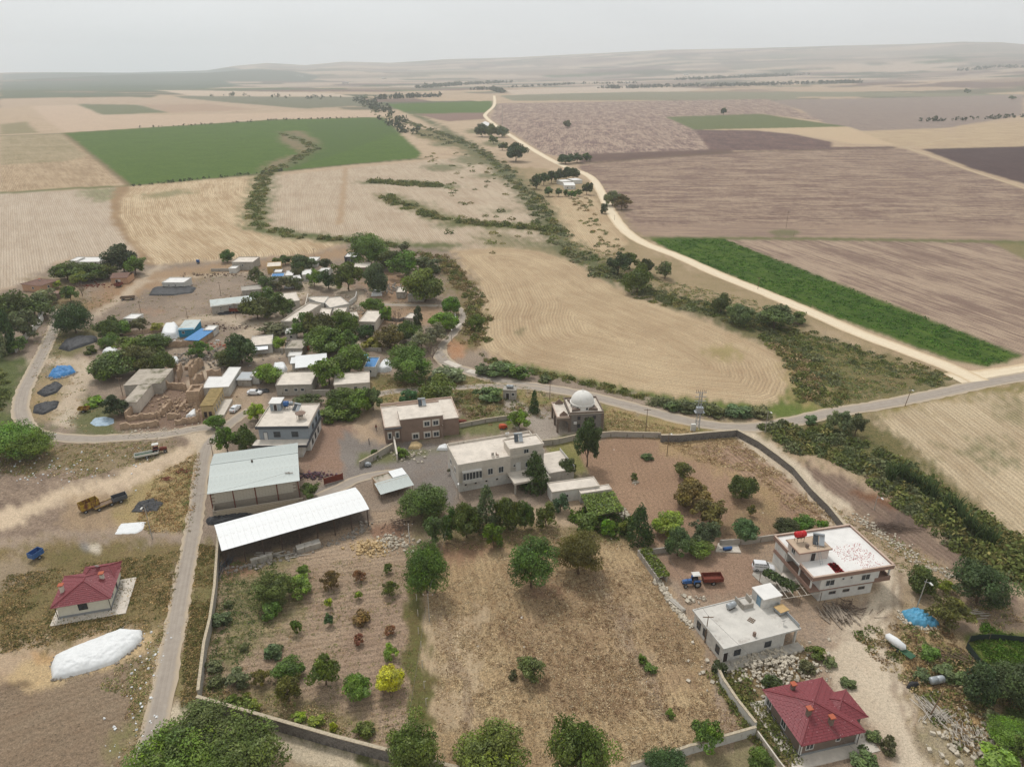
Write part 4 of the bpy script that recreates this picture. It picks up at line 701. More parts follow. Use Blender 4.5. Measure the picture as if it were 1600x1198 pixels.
(425, 896, 946, 56, 'big', 'dark', 'large dark tree in the orchard near the canopy shed'), (468, 897, 932, 44, 'loose', 'bright', 'bright green tree beside the large dark orchard tree'), (474, 881, 899, 21, 'loose', 'mid', 'small green tree behind the bright orchard tree'), (424, 940, 969, 30, 'shrub', 'mid', 'bush in front of the large dark orchard tree'), (516, 890, 921, 29, 'loose', 'brown', 'brownish green tree in the upper orchard'), (562, 888, 907, 19, 'loose', 'red', 'red leaved sapling in the upper orchard'), (608, 906, 931, 23, 'round', 'mid', 'small dark green tree near the orchard right side'), (560, 923, 936, 12, 'loose', 'light', 'yellow green sapling between two furrows'), (514, 934, 948, 13, 'loose', 'light', 'yellow green sapling below the brownish tree'), (606, 880, 894, 13, 'loose', 'olive', 'thin olive sapling near the rubble heaps'),
(462, 967, 988, 15, 'loose', 'mid', 'narrow green sapling left in the mid orchard'), (513, 959, 976, 15, 'round', 'blue', 'small dark sapling in the mid orchard'), (565, 956, 973, 30, 'shrub', 'brown', 'brown sprawling bush in the mid orchard'), (560, 990, 1006, 15, 'loose', 'red', 'small red leaved sapling in the mid orchard'), (609, 977, 991, 16, 'loose', 'red', 'faint red sapling near the orchard fence'), (608, 1006, 1029, 25, 'loose', 'light', 'pale yellow green sapling above the yellow tree'), (607, 1037, 1080, 40, 'round', 'yellow', 'bright yellow tree in the lower orchard'), (556, 1051, 1093, 41, 'round', 'bright', 'vivid green round tree left of the yellow tree'), (506, 1014, 1070, 46, 'loose', 'mid', 'tallest green tree in the middle of the lower orchard'), (449, 1025, 1060, 42, 'round', 'dark', 'dark green tree left in the lower orchard'), (449, 1054, 1097, 40, 'loose', 'olive', 'thin leaved tree in front of the dark green one'), (407, 1044, 1070, 28, 'loose', 'olive', 'small sparse tree among the grey scrub'),
(427, 1004, 1024, 33, 'shrub', 'gdark', 'low grey green sprawling bush in the furrows'), (374, 1042, 1074, 36, 'shrub', 'gdark', 'grey green sprawling bush near the orchard wall corner'), (346, 954, 978, 28, 'shrub', 'gdark', 'grey green bush beside the left orchard wall'), (357, 936, 948, 18, 'shrub', 'gdark', 'small grey bush near the left orchard wall'), (335, 1030, 1047, 26, 'shrub', 'gdark', 'grey bush lower along the left orchard wall'), (336, 1054, 1074, 26, 'shrub', 'gdark', 'grey bush nearest the orchard wall corner'), (381, 1003, 1016, 15, 'shrub', 'gdark', 'tiny grey green weed clump in the left furrows'), (361, 1084, 1098, 22, 'shrub', 'mid', 'green weed clump against the bottom orchard wall'), (383, 1081, 1101, 19, 'shrub', 'olive', 'olive coloured bush against the bottom orchard wall'), (399, 1092, 1110, 19, 'shrub', 'light', 'yellow green bush against the bottom orchard wall'), (468, 1109, 1127, 21, 'shrub', 'light', 'yellowish bush midway along the bottom orchard wall'), (494, 1115, 1136, 24, 'shrub', 'light', 'second yellowish bush midway along the bottom orchard wall'), (521, 1125, 1141, 13, 'shrub', 'yellow', 'small yellow bush at the bottom orchard wall'), (568, 1130, 1149, 30, 'shrub', 'mid', 'green plants on the earth heap at the bottom wall'),
(306, 1102, 1190, 108, 'bigl', 'dark', 'upper crown of the large tree mass at the bottom left corner of the walled orchard'), (380, 1116, 1222, 120, 'bigl', 'dark', 'widest tree of the mass at the bottom left beside the dirt lane'), (262, 1146, 1240, 104, 'bigl', 'mid', 'lighter tree at the bottom edge next to the asphalt lane'), (330, 1156, 1256, 118, 'bigl', 'mid', 'tree cut by the bottom edge in front of the mass'), (645, 1121, 1214, 86, 'big', 'mid', 'dense round tree at the bottom edge with light speckled leaves'), (766, 1132, 1226, 110, 'bigl', 'mid', 'wide feathery tree at the bottom edge of the dry meadow'), (908, 1118, 1232, 92, 'bigl', 'mid', 'tall leafy tree at the bottom edge right of the feathery one'), (828, 1022, 1064, 44, 'loose', 'gdark', 'grey green olive standing alone in the dry meadow'), (801, 1046, 1062, 14, 'shrub', 'gdark', 'small olive shoot beside the lone olive'), (1048, 1107, 1122, 14, 'shrub', 'bright', 'tiny bright bush in the dry meadow near the white wall'), (1004, 1022, 1038, 15, 'shrub', 'mid', 'small green weed clump by the trodden path'), (1017, 1036, 1050, 19, 'shrub', 'mid', 'low green weed clump below another on the path edge'), (1040, 1172, 1222, 62, 'round', 'vdark', 'dark tree at the bottom edge beside the white wall'),
(1103, 1117, 1168, 48, 'loose', 'mid', 'green tree growing against the white wall'), (1191, 1172, 1214, 38, 'round', 'mid', 'small round tree at the bottom edge left of the red roofed house'), (1125, 1031, 1056, 22, 'shrub', 'vdark', 'dark bush at the corner of the white flat roofed house'), (1209, 1055, 1075, 34, 'shrub', 'vdark', 'dark bush behind the red roofed house'), (1262, 1030, 1052, 28, 'shrub', 'gdark', 'weeds at the end of the stone rubble heap'), (1276, 1006, 1030, 26, 'shrub', 'mid', 'bush behind the stone rubble heap'), (1297, 1026, 1042, 22, 'shrub', 'gdark', 'low weed clump on the yard dust'), (1326, 1058, 1074, 22, 'shrub', 'gdark', 'low weed clump beside the dusty track'), (1365, 1140, 1160, 24, 'shrub', 'gdark', 'weed clump right of the red roof corner'), (1390, 1150, 1180, 24, 'shrub', 'gdark', 'larger weed clump at the dusty track lower down'), (1352, 1176, 1200, 44, 'shrub', 'gdark', 'weeds at the terrace of the red roofed house'),
(1536, 873, 946, 80, 'big', 'vdark', 'big dark dome shaped tree at the right edge'), (1443, 887, 929, 41, 'round', 'dark', 'dark tree behind the lamp pole near the blue tarpaulin'), (1477, 904, 926, 26, 'round', 'light', 'light green small tree between two darker ones'), (1482, 927, 978, 54, 'loose', 'olive', 'olive green tree right of the blue tarpaulin'), (1453, 1009, 1033, 30, 'shrub', 'mid', 'round bush below the blue tarpaulin'), (1535, 1040, 1102, 50, 'round', 'vdark', 'dark tree below the netted vegetable plot'), (1586, 1028, 1104, 76, 'big', 'vdark', 'very large dark tree at the right edge below the netted plot'), (1555, 1108, 1134, 30, 'shrub', 'grey', 'grey green bush on the right slope'), (1580, 1126, 1168, 58, 'round', 'bright', 'bright green tree on the right edge low down'), (1560, 1172, 1210, 60, 'shrub', 'bright', 'bright bushes in the bottom right corner'), (1480, 1040, 1062, 34, 'shrub', 'gdark', 'scrub beside the fallen branch pile'), (1505, 1052, 1072, 30, 'shrub', 'gdark', 'scrub left of the dark tree on the slope'), (1440, 1046, 1060, 26, 'shrub', 'gdark', 'scrub above the white tank'), (1606, 1150, 1200, 40, 'round', 'dark', 'dark tree touching the right picture edge at the bottom'), 
(966, 391, 428, 36, 'round', 'vdark', 'left tree of the dark clump beside the pale road'), (985, 392, 420, 26, 'round', 'dark', 'rear tree of the dark clump beside the pale road'), (997, 414, 456, 42, 'round', 'dark', 'front tree of the dark clump beside the pale road'), (1010, 400, 428, 22, 'round', 'vdark', 'right tree of the dark clump beside the pale road'), (1040, 407, 434, 26, 'loose', 'gdark', 'grey tree between the clump and the crop field'),
(1128, 459, 487, 27, 'round', 'dark', 'left tree of the trio in the stream meadow'), (1157, 470, 506, 36, 'round', 'gdark', 'middle tree of the trio in the stream meadow'), (1212, 469, 512, 52, 'round', 'gdark', 'broad right tree of the trio in the stream meadow'), (1246, 484, 508, 26, 'shrub', 'gdark', 'bush right of the trio in the stream meadow'),
(806, 218, 250, 31, 'round', 'vdark', 'dense tree beside the pale road beyond the farm'), (785, 222, 234, 13, 'round', 'dark', 'small tree left of the dense roadside tree'), (753, 191, 212, 19, 'round', 'vdark', 'left tree of the row hiding the far white roof'), (768, 194, 213, 18, 'round', 'dark', 'middle tree of the row hiding the far white roof'), (784, 197, 213, 20, 'round', 'gdark', 'right tree of the row hiding the far white roof'), (771, 211, 224, 12, 'round', 'dark', 'small tree below the far tree row'),
(884, 238, 255, 24, 'round', 'vdark', 'left bush tree at the edge of the brown field'), (902, 238, 253, 20, 'round', 'vdark', 'middle bush tree at the edge of the brown field'), (917, 239, 251, 13, 'round', 'dark', 'right bush tree at the edge of the brown field'), (838, 271, 294, 17, 'round', 'vdark', 'first evergreen of the roadside row from the left'), (850, 268, 288, 17, 'round', 'vdark', 'second evergreen of the roadside row from the left'), (862, 265, 285, 17, 'round', 'vdark', 'third evergreen of the roadside row from the left'), (873, 264, 282, 17, 'round', 'vdark', 'fourth evergreen of the roadside row from the left'), (885, 261, 280, 17, 'round', 'vdark', 'fifth evergreen of the roadside row from the left'), (896, 260, 278, 17, 'round', 'vdark', 'sixth evergreen of the roadside row from the left'),
(857, 292, 306, 14, 'round', 'gdark', 'first garden tree left of the farm by the pale road'), (873, 294, 306, 11, 'round', 'gdark', 'second garden tree of the farm by the pale road'), (885, 296, 306, 10, 'round', 'gdark', 'third garden tree of the farm by the pale road'), (893, 297, 309, 13, 'round', 'dark', 'fourth garden tree of the farm by the pale road'), (903, 295, 306, 11, 'round', 'dark', 'fifth garden tree of the farm by the pale road'), (917, 284, 303, 15, 'round', 'vdark', 'round dark tree right of the farm on the road'), (957, 296, 320, 24, 'round', 'gdark', 'dark bushy tree in the road bend on the field side'), (972, 303, 326, 26, 'loose', 'brown', 'rusty brown bush in the road bend'), (944, 317, 335, 12, 'shrub', 'vdark', 'small dark bush at the left verge of the road bend'),
(886, 188, 199, 11, 'far', 'gdark', 'lone tree in the streaky ploughed field'), (1131, 169, 179, 10, 'far', 'vdark', 'lone dark tree above the flat green strip'), (1510, 143, 151, 9, 'far', 'gdark', 'lone tree near the horizon on the right'), (1581, 153, 159, 10, 'far', 'gdark', 'lone bush near the right horizon'), (576, 402, 412, 4, 'far', 'dark', 'small sprig near the village top'),
(1302, 642, 672, 26, 'loose', 'grey', 'leftmost grey bush at the junction below the road'), (1322, 640, 674, 30, 'loose', 'grey', 'middle grey bush at the junction below the road'), (1340, 643, 680, 28, 'loose', 'gdark', 'right grey bush at the junction below the road'), (1268, 648, 664, 20, 'shrub', 'gdark', 'low grey bush on the verge of the road junction'),
(1082, 625, 646, 34, 'shrub', 'gdark', 'thorn bush behind the transformer pole'), (1050, 624, 642, 30, 'shrub', 'gdark', 'thorn bush left of the transformer pole'), (1118, 630, 650, 34, 'shrub', 'gdark', 'thorn bush right of the transformer pole'), (1155, 632, 652, 38, 'shrub', 'gdark', 'thorn bush in the middle of the roadside thicket'), (1190, 638, 654, 28, 'shrub', 'gdark', 'thorn bush at the right end of the roadside thicket'), (782, 566, 590, 44, 'shrub', 'gdark', 'dense bush at the corner of the big stubble field'), (812, 570, 594, 34, 'shrub', 'dark', 'bush right of the dense corner bush'), (752, 568, 586, 26, 'shrub', 'gdark', 'bush left of the dense corner bush'), (851, 585, 598, 22, 'shrub', 'gdark', 'small bush at the foot of the big stubble field'),
(484, 752, 779, 31, 'round', 'dark', 'round tree between the grey warehouse and the white canopy'), (585, 699, 716, 14, 'shrub', 'dark', 'small bush beside the crumbling grey wall'), (628, 698, 716, 20, 'shrub', 'mid', 'bush behind the upright wall stub'), (707, 726, 742, 13, 'shrub', 'gdark', 'bush against the left wall of the cream house'), (560, 596, 604, 4, 'far', 'mid', 'sprig by the village wall'),
]
for a in T:
    cx, top, bot, wpx, kind, tn, label = a
    g = G1 if 80 < cx < 700 and 380 < top < 600 else ('young trees and bushes of the walled orchard' if 320 < cx < 645 and top > 870 and top < 1150 else ('trees and bushes along roads and yards' if top > 300 else 'far trees by the pale road'))
    tree(cx, top, bot, wpx, kind, tn, label, g)
M_WHITE = mat('white_paint', S(232, 228, 220), .8, .10, .8, .15, 6, stain=(S(176, 164, 146), 1.1, .60))
M_WHITE2 = mat('white_wall', S(222, 218, 210), .85, .12, 1.2, .15, 6, stain=(S(150, 138, 122), 1.6, .60))
M_ROOFC = mat('pale_concrete_roof', S(232, 220, 205), .9, .12, .5, .2, 3, stain=(S(178, 160, 142), .9, .60))
M_ROOFW = mat('whitewashed_roof', S(240, 236, 230), .85, .07, .5, .15, 3, stain=(S(206, 196, 184), .8, .62))
M_CREAM = mat('cream_render', S(222, 211, 196), .88, .10, .7, .15, 6, stain=(S(166, 152, 134), 1.1, .59))
M_CONC = mat('bare_concrete', S(188, 180, 168), .92, .16, 1.0, .3, 8, stain=(S(128, 118, 106), 1.0, .58))
M_OLDC = mat('weathered_concrete_roof', S(192, 180, 164), .95, .16, .4, .3, 4, stain=(S(116, 112, 88), .25, .53))
M_PINK = mat('salmon_trim', S(206, 180, 162), .85, .08)
M_BRNT = mat('brown_trim', S(160, 128, 112), .85, .08)
M_BROWN = mat('brown_render', S(146, 124, 110), .88, .10, .8, .2)
M_TAUPE = mat('taupe_wall', S(132, 116, 104), .85, .12, 1, .2)
M_GREYB = mat('grey_blue_wall', S(158, 166, 172), .85, .08, .8)
M_DGREY = mat('dark_grey_trim', S(92, 94, 98), .8, .1)
M_STONE = mat('grey_stone_wall', S(140, 134, 128), .95, .3, 3.5, .8, 4, stain=(S(96, 90, 84), 2.4, .5))
M_MUD = mat('mud_brick', S(196, 168, 140), .97, .22, 1.5, .8, 5, stain=(S(150, 124, 102), 1.1, .56))
M_SHEET = mat('grey_metal_sheet', S(196, 202, 197), .55, .10, .35, 0, metal=.1, stain=(S(164, 160, 148), .5, .56))
M_WSHEET = mat('white_metal_sheet', S(246, 246, 244), .5, .05, .3, stain=(S(214, 210, 202), .35, .56))
M_TARPW = mat('white_tarpaulin', S(240, 240, 238), .6, .06, 1.2, .35, 1.5)
M_TARPB = mat('blue_tarpaulin', S(70, 140, 200), .55, .18, 1.4, .4, 2, stain=(S(190, 205, 215), 1.6, .62))
M_TARPL = mat('light_blue_tarpaulin', S(96, 170, 205), .55, .2, 1.0, .5, 2, stain=(S(40, 90, 130), 1.5, .6))
M_BLACKP = mat('black_plastic', S(58, 58, 60), .6, .3, 1.6, .6, 2.5, stain=(S(96, 92, 88), 2.4, .6))
M_GLASS = mat('window_glass', S(70, 76, 80), .15, .2, 1, spec=.5)
M_FRAME = mat('white_window_frame', S(225, 222, 216), .6, .03)
M_FRAMEG = mat('grey_window_surround', S(84, 86, 90), .7, .05)
M_DOORD = mat('dark_door', S(62, 52, 50), .6, .1)
M_RUST = mat('rusty_metal', S(132, 66, 50), .8, .25, 3, .2, 10)
M_STEEL = mat('dark_steel', S(86, 70, 62), .7, .15)
M_GALV = mat('galvanised_metal', S(176, 180, 182), .45, .08, 2, 0, metal=.3)
M_REDT = mat('red_plastic', S(205, 36, 40), .4, .08, 2)
M_BLUEP = mat('blue_paint', S(60, 104, 162), .4, .12, 2)
M_TYRE = mat('rubber', S(46, 44, 43), .9, .1)
M_CARW = mat('car_white', S(236, 236, 236), .25, .02, spec=.5)
M_WOOD = mat('weathered_wood', S(140, 118, 98), .9, .25, 5, .3, 12)
M_YELL = mat('yellow_paint', S(190, 156, 60), .7, .2, 2, stain=(S(112, 70, 48), 1.5, .48))
M_BRICK = mat('orange_clay', S(190, 104, 76), .85, .12, 4)
M_BLOCKM = mat('mortar', S(168, 156, 140), .95, .1, 3, .2)
M_BLOCK = mat('pale_block', S(208, 198, 180), .9, .12, 1.3, .2, 8)

class Site:
    def __init__(s, name, label, cat, A, B, C, h, group=None, W=None, D=None):
        a = P(*A, h); b = P(*B, h); c = P(*C, h); s.rz = math.atan2(b.y-a.y, b.x-a.x); s.a = a; s.h = h
        s.W = W or (b-a).length; ux = (b-a).normalized(); s.ux = ux; s.uy = Vector((-ux.y, ux.x)); s.D = D or max(1.5, (c-b).dot(s.uy))
        s.o = empty(name, (a.x, a.y, 0), s.rz, label, cat, group)
    def L(s, px, py, z=0.0):
        d = P(px, py, z)-s.a; return d.dot(s.ux), d.dot(s.uy)
    def world(s, x, y, z=0): p = s.a+s.ux*x+s.uy*y; return (p.x, p.y, z)
    def part(s, name, mb, m, smooth=False, parent=None, loc=(0, 0, 0), rot=(0, 0, 0)): return mb.build(name, m, parent or s.o, loc, rot, smooth)
_wc = {}
def win_mesh(w, h, fm, door=False, style=0):
    k = (round(w, 2), round(h, 2), fm.name, door, style)
    if k not in _wc:
        f = MB(); t = .09
        f.box(-w/2-t, -.08, -t, -w/2, .0, h+t).box(w/2, -.08, -t, w/2+t, .0, h+t).box(-w/2, -.08, h, w/2, 0, h+t)
        if not door: f.box(-w/2, -.12, -t, w/2, 0, 0)
        n = 2 if w > .95 and not door else 1
        if n == 2: f.box(-.03, -.06, 0, .03, -.005, h)
        p = MB()
        for i in range(n):
            x0 = -w/2+i*w/n+(.03 if i else 0); x1 = -w/2+(i+1)*w/n-(.03 if i < n-1 else 0); p.box(x0, -.035, 0, x1, -.004, h)
        _wc[k] = (f.mesh('frame', fm), p.mesh('pane', M_DOORD if door and style != 1 else (M_FRAME if style == 1 else M_GLASS)))
    return _wc[k]
def opening(site, face, u, z, w=1.2, h=1.2, fm=None, door=False, style=0, W=None, D=None, x0=0, y0=0, parent=None):
    W = W or site.W; D = D or site.D
    loc, r = {'F': ((x0+u, y0, z), 0), 'R': ((x0+W, y0+u, z), math.pi/2), 'L': ((x0, y0+u, z), -math.pi/2), 'B': ((x0+u, y0+D, z), math.pi)}[face]
    fme, pme = win_mesh(w, h, fm or M_FRAME, door, style)
    f = link('door' if door else 'window', fme, parent or site.o, loc, (0, 0, r)); link('door_leaf' if door else 'pane', pme, f)
    return f
def slab_roof(site, x0, y0, x1, y1, z, over=.15, par=.45, t=.14, mw=None, mr=None, th=.18):
    site.part('roof', MB().box(x0-over, y0-over, z-.18, x1+over, y1+over, z), mr or M_ROOFC)
    if par:
        X0, Y0, X1, Y1 = x0-over, y0-over, x1+over, y1+over; m = mw or M_CREAM
        for bx in ((X0, Y0-.003, X1, Y0+t), (X0, Y1-t, X1, Y1+.003), (X0-.003, Y0+t, X0+t, Y1-t), (X1-t, Y0+t, X1+.003, Y1-t)):
            site.part('parapet', MB().box(bx[0], bx[1], z-th, bx[2], bx[3], z+par), m)
def flat_house(name, label, A, B, C, h, mw, mr=None, par=.3, wins=(), group=None, mp=None, cat='house', sheet=False):
    s = Site(name, label, cat, A, B, C, h, group)
    s.part('wall', MB().box(0, 0, -.1, s.W, s.D, h-.18), mw)
    if sheet: s.part('roof', MB().prism([(-.3, -.3), (s.W+.3, -.3), (s.W+.3, s.D+.3), (-.3, s.D+.3)], [h-.3, h-.3, h, h], [h-.22, h-.22, h+.08, h+.08]), mr or M_SHEET)
    else: slab_roof(s, 0, 0, s.W, s.D, h, .12, par, mw=mp or mw, mr=mr)
    for wdef in wins:
        face, fu, z, ww, wh = wdef[:5]; opening(s, face, fu*(s.W if face in 'FB' else s.D), z, ww, wh, door=len(wdef) > 5)
    return s
def tank(name, label, loc, rz, ln, r, m, stand=1.0, ms=None, cat='water tank'):
    o = empty(name, loc, rz, label, cat); mb = MB(); n = 14
    prof = [(-ln/2, .55), (-ln/2+.12, .9), (-ln/2+.25, 1), (-.02, 1), (0, .93), (.02, 1), (ln/2-.25, 1), (ln/2-.12, .9), (ln/2, .55)]
    mb.loft([[(x, r*k*math.cos(6.2832*i/n), r*k*math.sin(6.2832*i/n)) for i in range(n)] for x, k in prof])
    mb.build('drum', m, o, (0, 0, stand+r), smooth=True)
    for x in (-ln*.3, ln*.3):
        for y in (-r*.7, r*.7):
            MB().box(x-.03, y-.03, 0, x+.03, y+.03, stand+r*.35).build('leg', ms or M_STEEL, o)
    MB().box(-ln*.35, -r*.72, stand-.05, ln*.35, r*.72, stand).build('frame', ms or M_STEEL, o)
    return o
def solar(label, loc, rz, z=.2, two=True):
    o = empty('solar_water_heater', loc, rz, label, 'solar heater'); t = R(42)
    for i in range(2 if two else 1):
        MB().obox((i*1.05, 0, .95), (.95, 1.9, .07), 0, t).build('collector', M_GLASS if i == 0 else M_GALV, o)
    b = MB().tube((-.5, .75, 1.75), (1.5, .75, 1.75), .24, n=12); b.build('tank', M_GALV, o, smooth=False)
    f = MB()
    for x in (-.4, 1.4): f.tube((x, -.6, 0), (x, -.6, .35), .025, n=4).tube((x, .75, 0), (x, .75, 1.6), .025, n=4).tube((x, -.6, .05), (x, .75, .05), .025, n=4)
    f.build('frame', M_STEEL, o); return o
def dish(label, loc, rz, r=.45):
    o = empty('satellite_dish', loc, rz, label, 'satellite dish'); n = 14
    MB().lathe([(.01, 0), (r*.5, .05), (r, .17), (r, .19), (r*.5, .08), (.01, .03)], n=n).build('reflector', M_FRAME, o, (0, 0, .8), (R(-55), 0, 0), True)
    MB().tube((0, 0, 0), (0, .05, .85), .03, n=6).build('mast', M_GALV, o); MB().tube((0, -.1, .8), (0, -.5, 1.1), .012, n=4).build('arm', M_GALV, o); return o
def chimney(s, x, y, z, hh=1.3, w=.55, mc=None, cap=True):
    c = s.part('chimney', MB().box(x-w/2, y-w/2, z-1.2, x+w/2, y+w/2, z+hh-.4), mc or M_TAUPE)
    for dx in (-1, 1):
        for dy in (-1, 1): MB().box(x+dx*(w/2-.06)-.06, y+dy*(w/2-.06)-.06, z+hh-.4, x+dx*(w/2-.06)+.06, y+dy*(w/2-.06)+.06, z+hh-.1).build('cap_post', mc or M_TAUPE, c)
    MB().prism([(x-w*.75, y-w*.75), (x+w*.75, y-w*.75), (x+w*.75, y+w*.75), (x-w*.75, y+w*.75)], z+hh-.1, z+hh+.06).build('cap', M_BRICK, c)
    return c
def tile_mat():
    m = bpy.data.materials.new('red_roof_tile'); m.use_nodes = True; t = m.node_tree; b = t.nodes['Principled BSDF']; b.inputs['Roughness'].default_value = .62
    co = t.nodes.new('ShaderNodeTexCoord'); n = t.nodes.new('ShaderNodeTexNoise'); n.inputs['Scale'].default_value = 2.5; n.inputs['Detail'].default_value = 5; t.links.new(co.outputs['Object'], n.inputs[0])
    v = t.nodes.new('ShaderNodeTexVoronoi'); v.inputs['Scale'].default_value = 1.7; t.links.new(co.outputs['Object'], v.inputs['Vector'])
    l = t.nodes.new('ShaderNodeMath'); l.operation = 'LESS_THAN'; l.inputs[1].default_value = .10; t.links.new(v.outputs['Distance'], l.inputs[0])
    mx = t.nodes.new('ShaderNodeMixRGB'); mx.inputs[1].default_value = (*S(146, 58, 64), 1); mx.inputs[2].default_value = (*S(112, 46, 52), 1); t.links.new(n.outputs[0], mx.inputs[0])
    m2 = t.nodes.new('ShaderNodeMixRGB'); m2.inputs[2].default_value = (*S(198, 150, 150), 1); t.links.new(l.outputs[0], m2.inputs[0]); t.links.new(mx.outputs[0], m2.inputs[1]); t.links.new(m2.outputs[0], b.inputs['Base Color'])
    return m
M_TILE = tile_mat(); M_TILEB = mat('brown_roof_tile', S(150, 118, 104), .85, .2, 3, .4, 6)
def roof_plane(s, pts, m, pitch=.36, name='roof_slope'):
    p = [Vector(q) for q in pts]; e = (p[1]-p[0]).normalized(); nrm = (p[1]-p[0]).cross(p[2]-p[1]).normalized(); 
    if nrm.z < 0: nrm = -nrm
    up = nrm.cross(e); 
    if up.z < 0: up = -up
    q2 = [((v-p[0]).dot(e), (v-p[0]).dot(up)) for v in p]; H = max(v[1] for v in q2); n = max(2, int(H/pitch)); mb = MB()
    def span(y):
        xs = []
        for i in range(len(q2)):
            (x1, y1), (x2, y2) = q2[i], q2[(i+1) % len(q2)]
            if abs(y1-y2) < 1e-9:
                if abs(y-y1) < 1e-6: xs += [x1, x2]
            elif min(y1, y2)-1e-6 <= y <= max(y1, y2)+1e-6: xs.append(x1+(x2-x1)*(y-y1)/(y2-y1))
        return (min(xs), max(xs)) if xs else (0, 0)
    for k in range(n):
        y0 = H*k/n; y1 = H*(k+1)/n-1e-4; a0, b0 = span(max(y0, 1e-4)); a1, b1 = span(y1)
        cols = max(1, int((b0-a0)/.9))
        for c in range(cols):
            u0, u1 = c/cols, (c+1)/cols
            f = lambda u, y, a, b, lift: p[0]+e*(a+(b-a)*u)+up*y+nrm*lift
            vs = [f(u0, y0, a0, b0, .06), f(u1, y0, a0, b0, .06), f(u1, y1, a1, b1, .015), f(u0, y1, a1, b1, .015), f(u0, y0, a0, b0, -.04), f(u1, y0, a0, b0, -.04)]
            mb.add(vs, [(0, 1, 2, 3), (4, 5, 1, 0)])
            um = (u0+u1)/2; mb.tube(f(um, y0, a0, b0, .05), f(um, y1, a1, b1, .03), .035, n=4, caps=False)
    return s.part(name, mb, m)
def ridge(s, a, b, m, r=.11): return s.part('ridge_cap', MB().tube((a[0], a[1], a[2]+.05), (b[0], b[1], b[2]+.05), r, n=7), m)
def hip(s, x0, y0, x1, y1, z, rise, m, apex=None):
    ax, ay, bx, by = apex; zz = z+rise
    c = [(x0, y0, z), (x1, y0, z), (x1, y1, z), (x0, y1, z)]; ra, rb = (ax, ay, zz), (bx, by, zz)
    if abs(bx-ax) < 1e-6 and abs(by-ay) < 1e-6:
        for i in range(4): roof_plane(s, [c[i], c[(i+1) % 4], ra], m); ridge(s, c[i], ra, m)
    elif abs(bx-ax) >= abs(by-ay):
        roof_plane(s, [c[0], c[1], rb, ra], m); roof_plane(s, [c[2], c[3], ra, rb], m); roof_plane(s, [c[1], c[2], rb], m); roof_plane(s, [c[3], c[0], ra], m)
        for u, v in ((c[0], ra), (c[3], ra), (c[1], rb), (c[2], rb), (ra, rb)): ridge(s, u, v, m)
    else:
        roof_plane(s, [c[1], c[2], rb, ra], m); roof_plane(s, [c[3], c[0], ra, rb], m); roof_plane(s, [c[0], c[1], ra], m); roof_plane(s, [c[2], c[3], rb], m)
        for u, v in ((c[0], ra), (c[1], ra), (c[2], rb), (c[3], rb), (ra, rb)): ridge(s, u, v, m)
    s.part('soffit', MB().box(x0+.05, y0+.05, z-.08, x1-.05, y1-.05, z+.02), M_FRAME)

s = Site('red_roofed_house', 'taupe bungalow with red tiled hip roof and three chimneys at the lower right', 'house', (1251.5, 1164.5), (1352, 1142), (1286, 1058), 3.1)
W, D = s.W, s.D
s.part('wall', MB().box(.6, .6, .5, W-.6, D-.6, 3.03), M_TAUPE); s.part('plinth', MB().box(.54, .54, 0, W-.54, D-.54, .5), mat('grey_plinth', S(150, 152, 152), .9))
s.part('terrace_slab', MB().box(-1.4, -1.3, -.1, W+2.2, D+.6, .12), M_CREAM)
ax, ay = s.L(1272, 1096, 5.2); hip(s, 0, 0, W, D, 3.1, 2.15, M_TILE, (W*.46, D*.46, W*.46, D*.46))
wx, wy = W*.55, D*.42
s.part('wall', MB().box(W-.7, 2.6, .1, 11.8, 6.5, 3.0), M_TAUPE); hip(s, 6.9, 2.0, 12.4, 7.1, 3.12, 1.3, M_TILE, (9.5, 4.55, 9.5, 4.55))
for px_, py_ in ((1239, 1073), (1262, 1119), (1298, 1128)):
    x_, y_ = s.L(px_, py_, 4.2); zz = 3.1+2.15*max(.15, 1-max(abs(x_/W-.46)/.5, abs(y_/D-.46)/.5)); chimney(s, x_, y_, zz, 1.35)
opening(s, 'F', W*.14, 1.2, 1.1, 1.1, W=W-1.2, D=D-1.2, x0=.6, y0=.6); opening(s, 'F', W*.58, 1.6, .6, .5, W=W-1.2, D=D-1.2, x0=.6, y0=.6); opening(s, 'L', D*.42, 1.0, 1.0, 1.3, W=W-1.2, D=D-1.2, x0=.6, y0=.6)
opening(s, 'L', D*.8, 1.0, 1.0, 1.2, W=W-1.2, D=D-1.2, x0=.6, y0=.6); opening(s, 'R', D*.12, .5, .95, 2.1, W=W-1.2, D=D-1.2, x0=.6, y0=.6, door=True, style=1)
for x_, y_ in ((.6, .6), (W-.6, .6), (.6, D-.6)): s.part('corner_pillar', MB().box(x_-.16, y_-.16, .5, x_+.16, y_+.16, 3.0), M_FRAME)
for x_ in (.42, W-.42): s.part('drainpipe', MB().tube((x_, .4, 0), (x_, .4, 3.0), .05, n=6), M_DOORD)
s.part('gutter', MB().box(0, -.12, 3.02, W, .0, 3.12), M_TILE)
s = Site('red_roofed_house', 'cream bungalow with maroon hip roof beside the white covered grain heap', 'house', (78, 951), (173, 935), (190, 886), 3.1)
W, D = s.W, s.D; M_CRW = mat('pale_cream_wall', S(226, 220, 202), .85, .07)
s.part('wall', MB().box(.7, .7, .6, W-.7, D-.7, 3.03), M_CRW); s.part('plinth', MB().box(.64, .64, 0, W-.64, D-.64, .6), mat('grey_plinth', S(150, 152, 152), .9))
s.part('terrace_slab', MB().box(-.5, -.9, -.1, W+2.0, D+.3, .15), M_CREAM)
hip(s, 0, 0, W, D, 3.1, 2.0, M_TILE, (W*.5, D*.42, W*.5, D*.55))
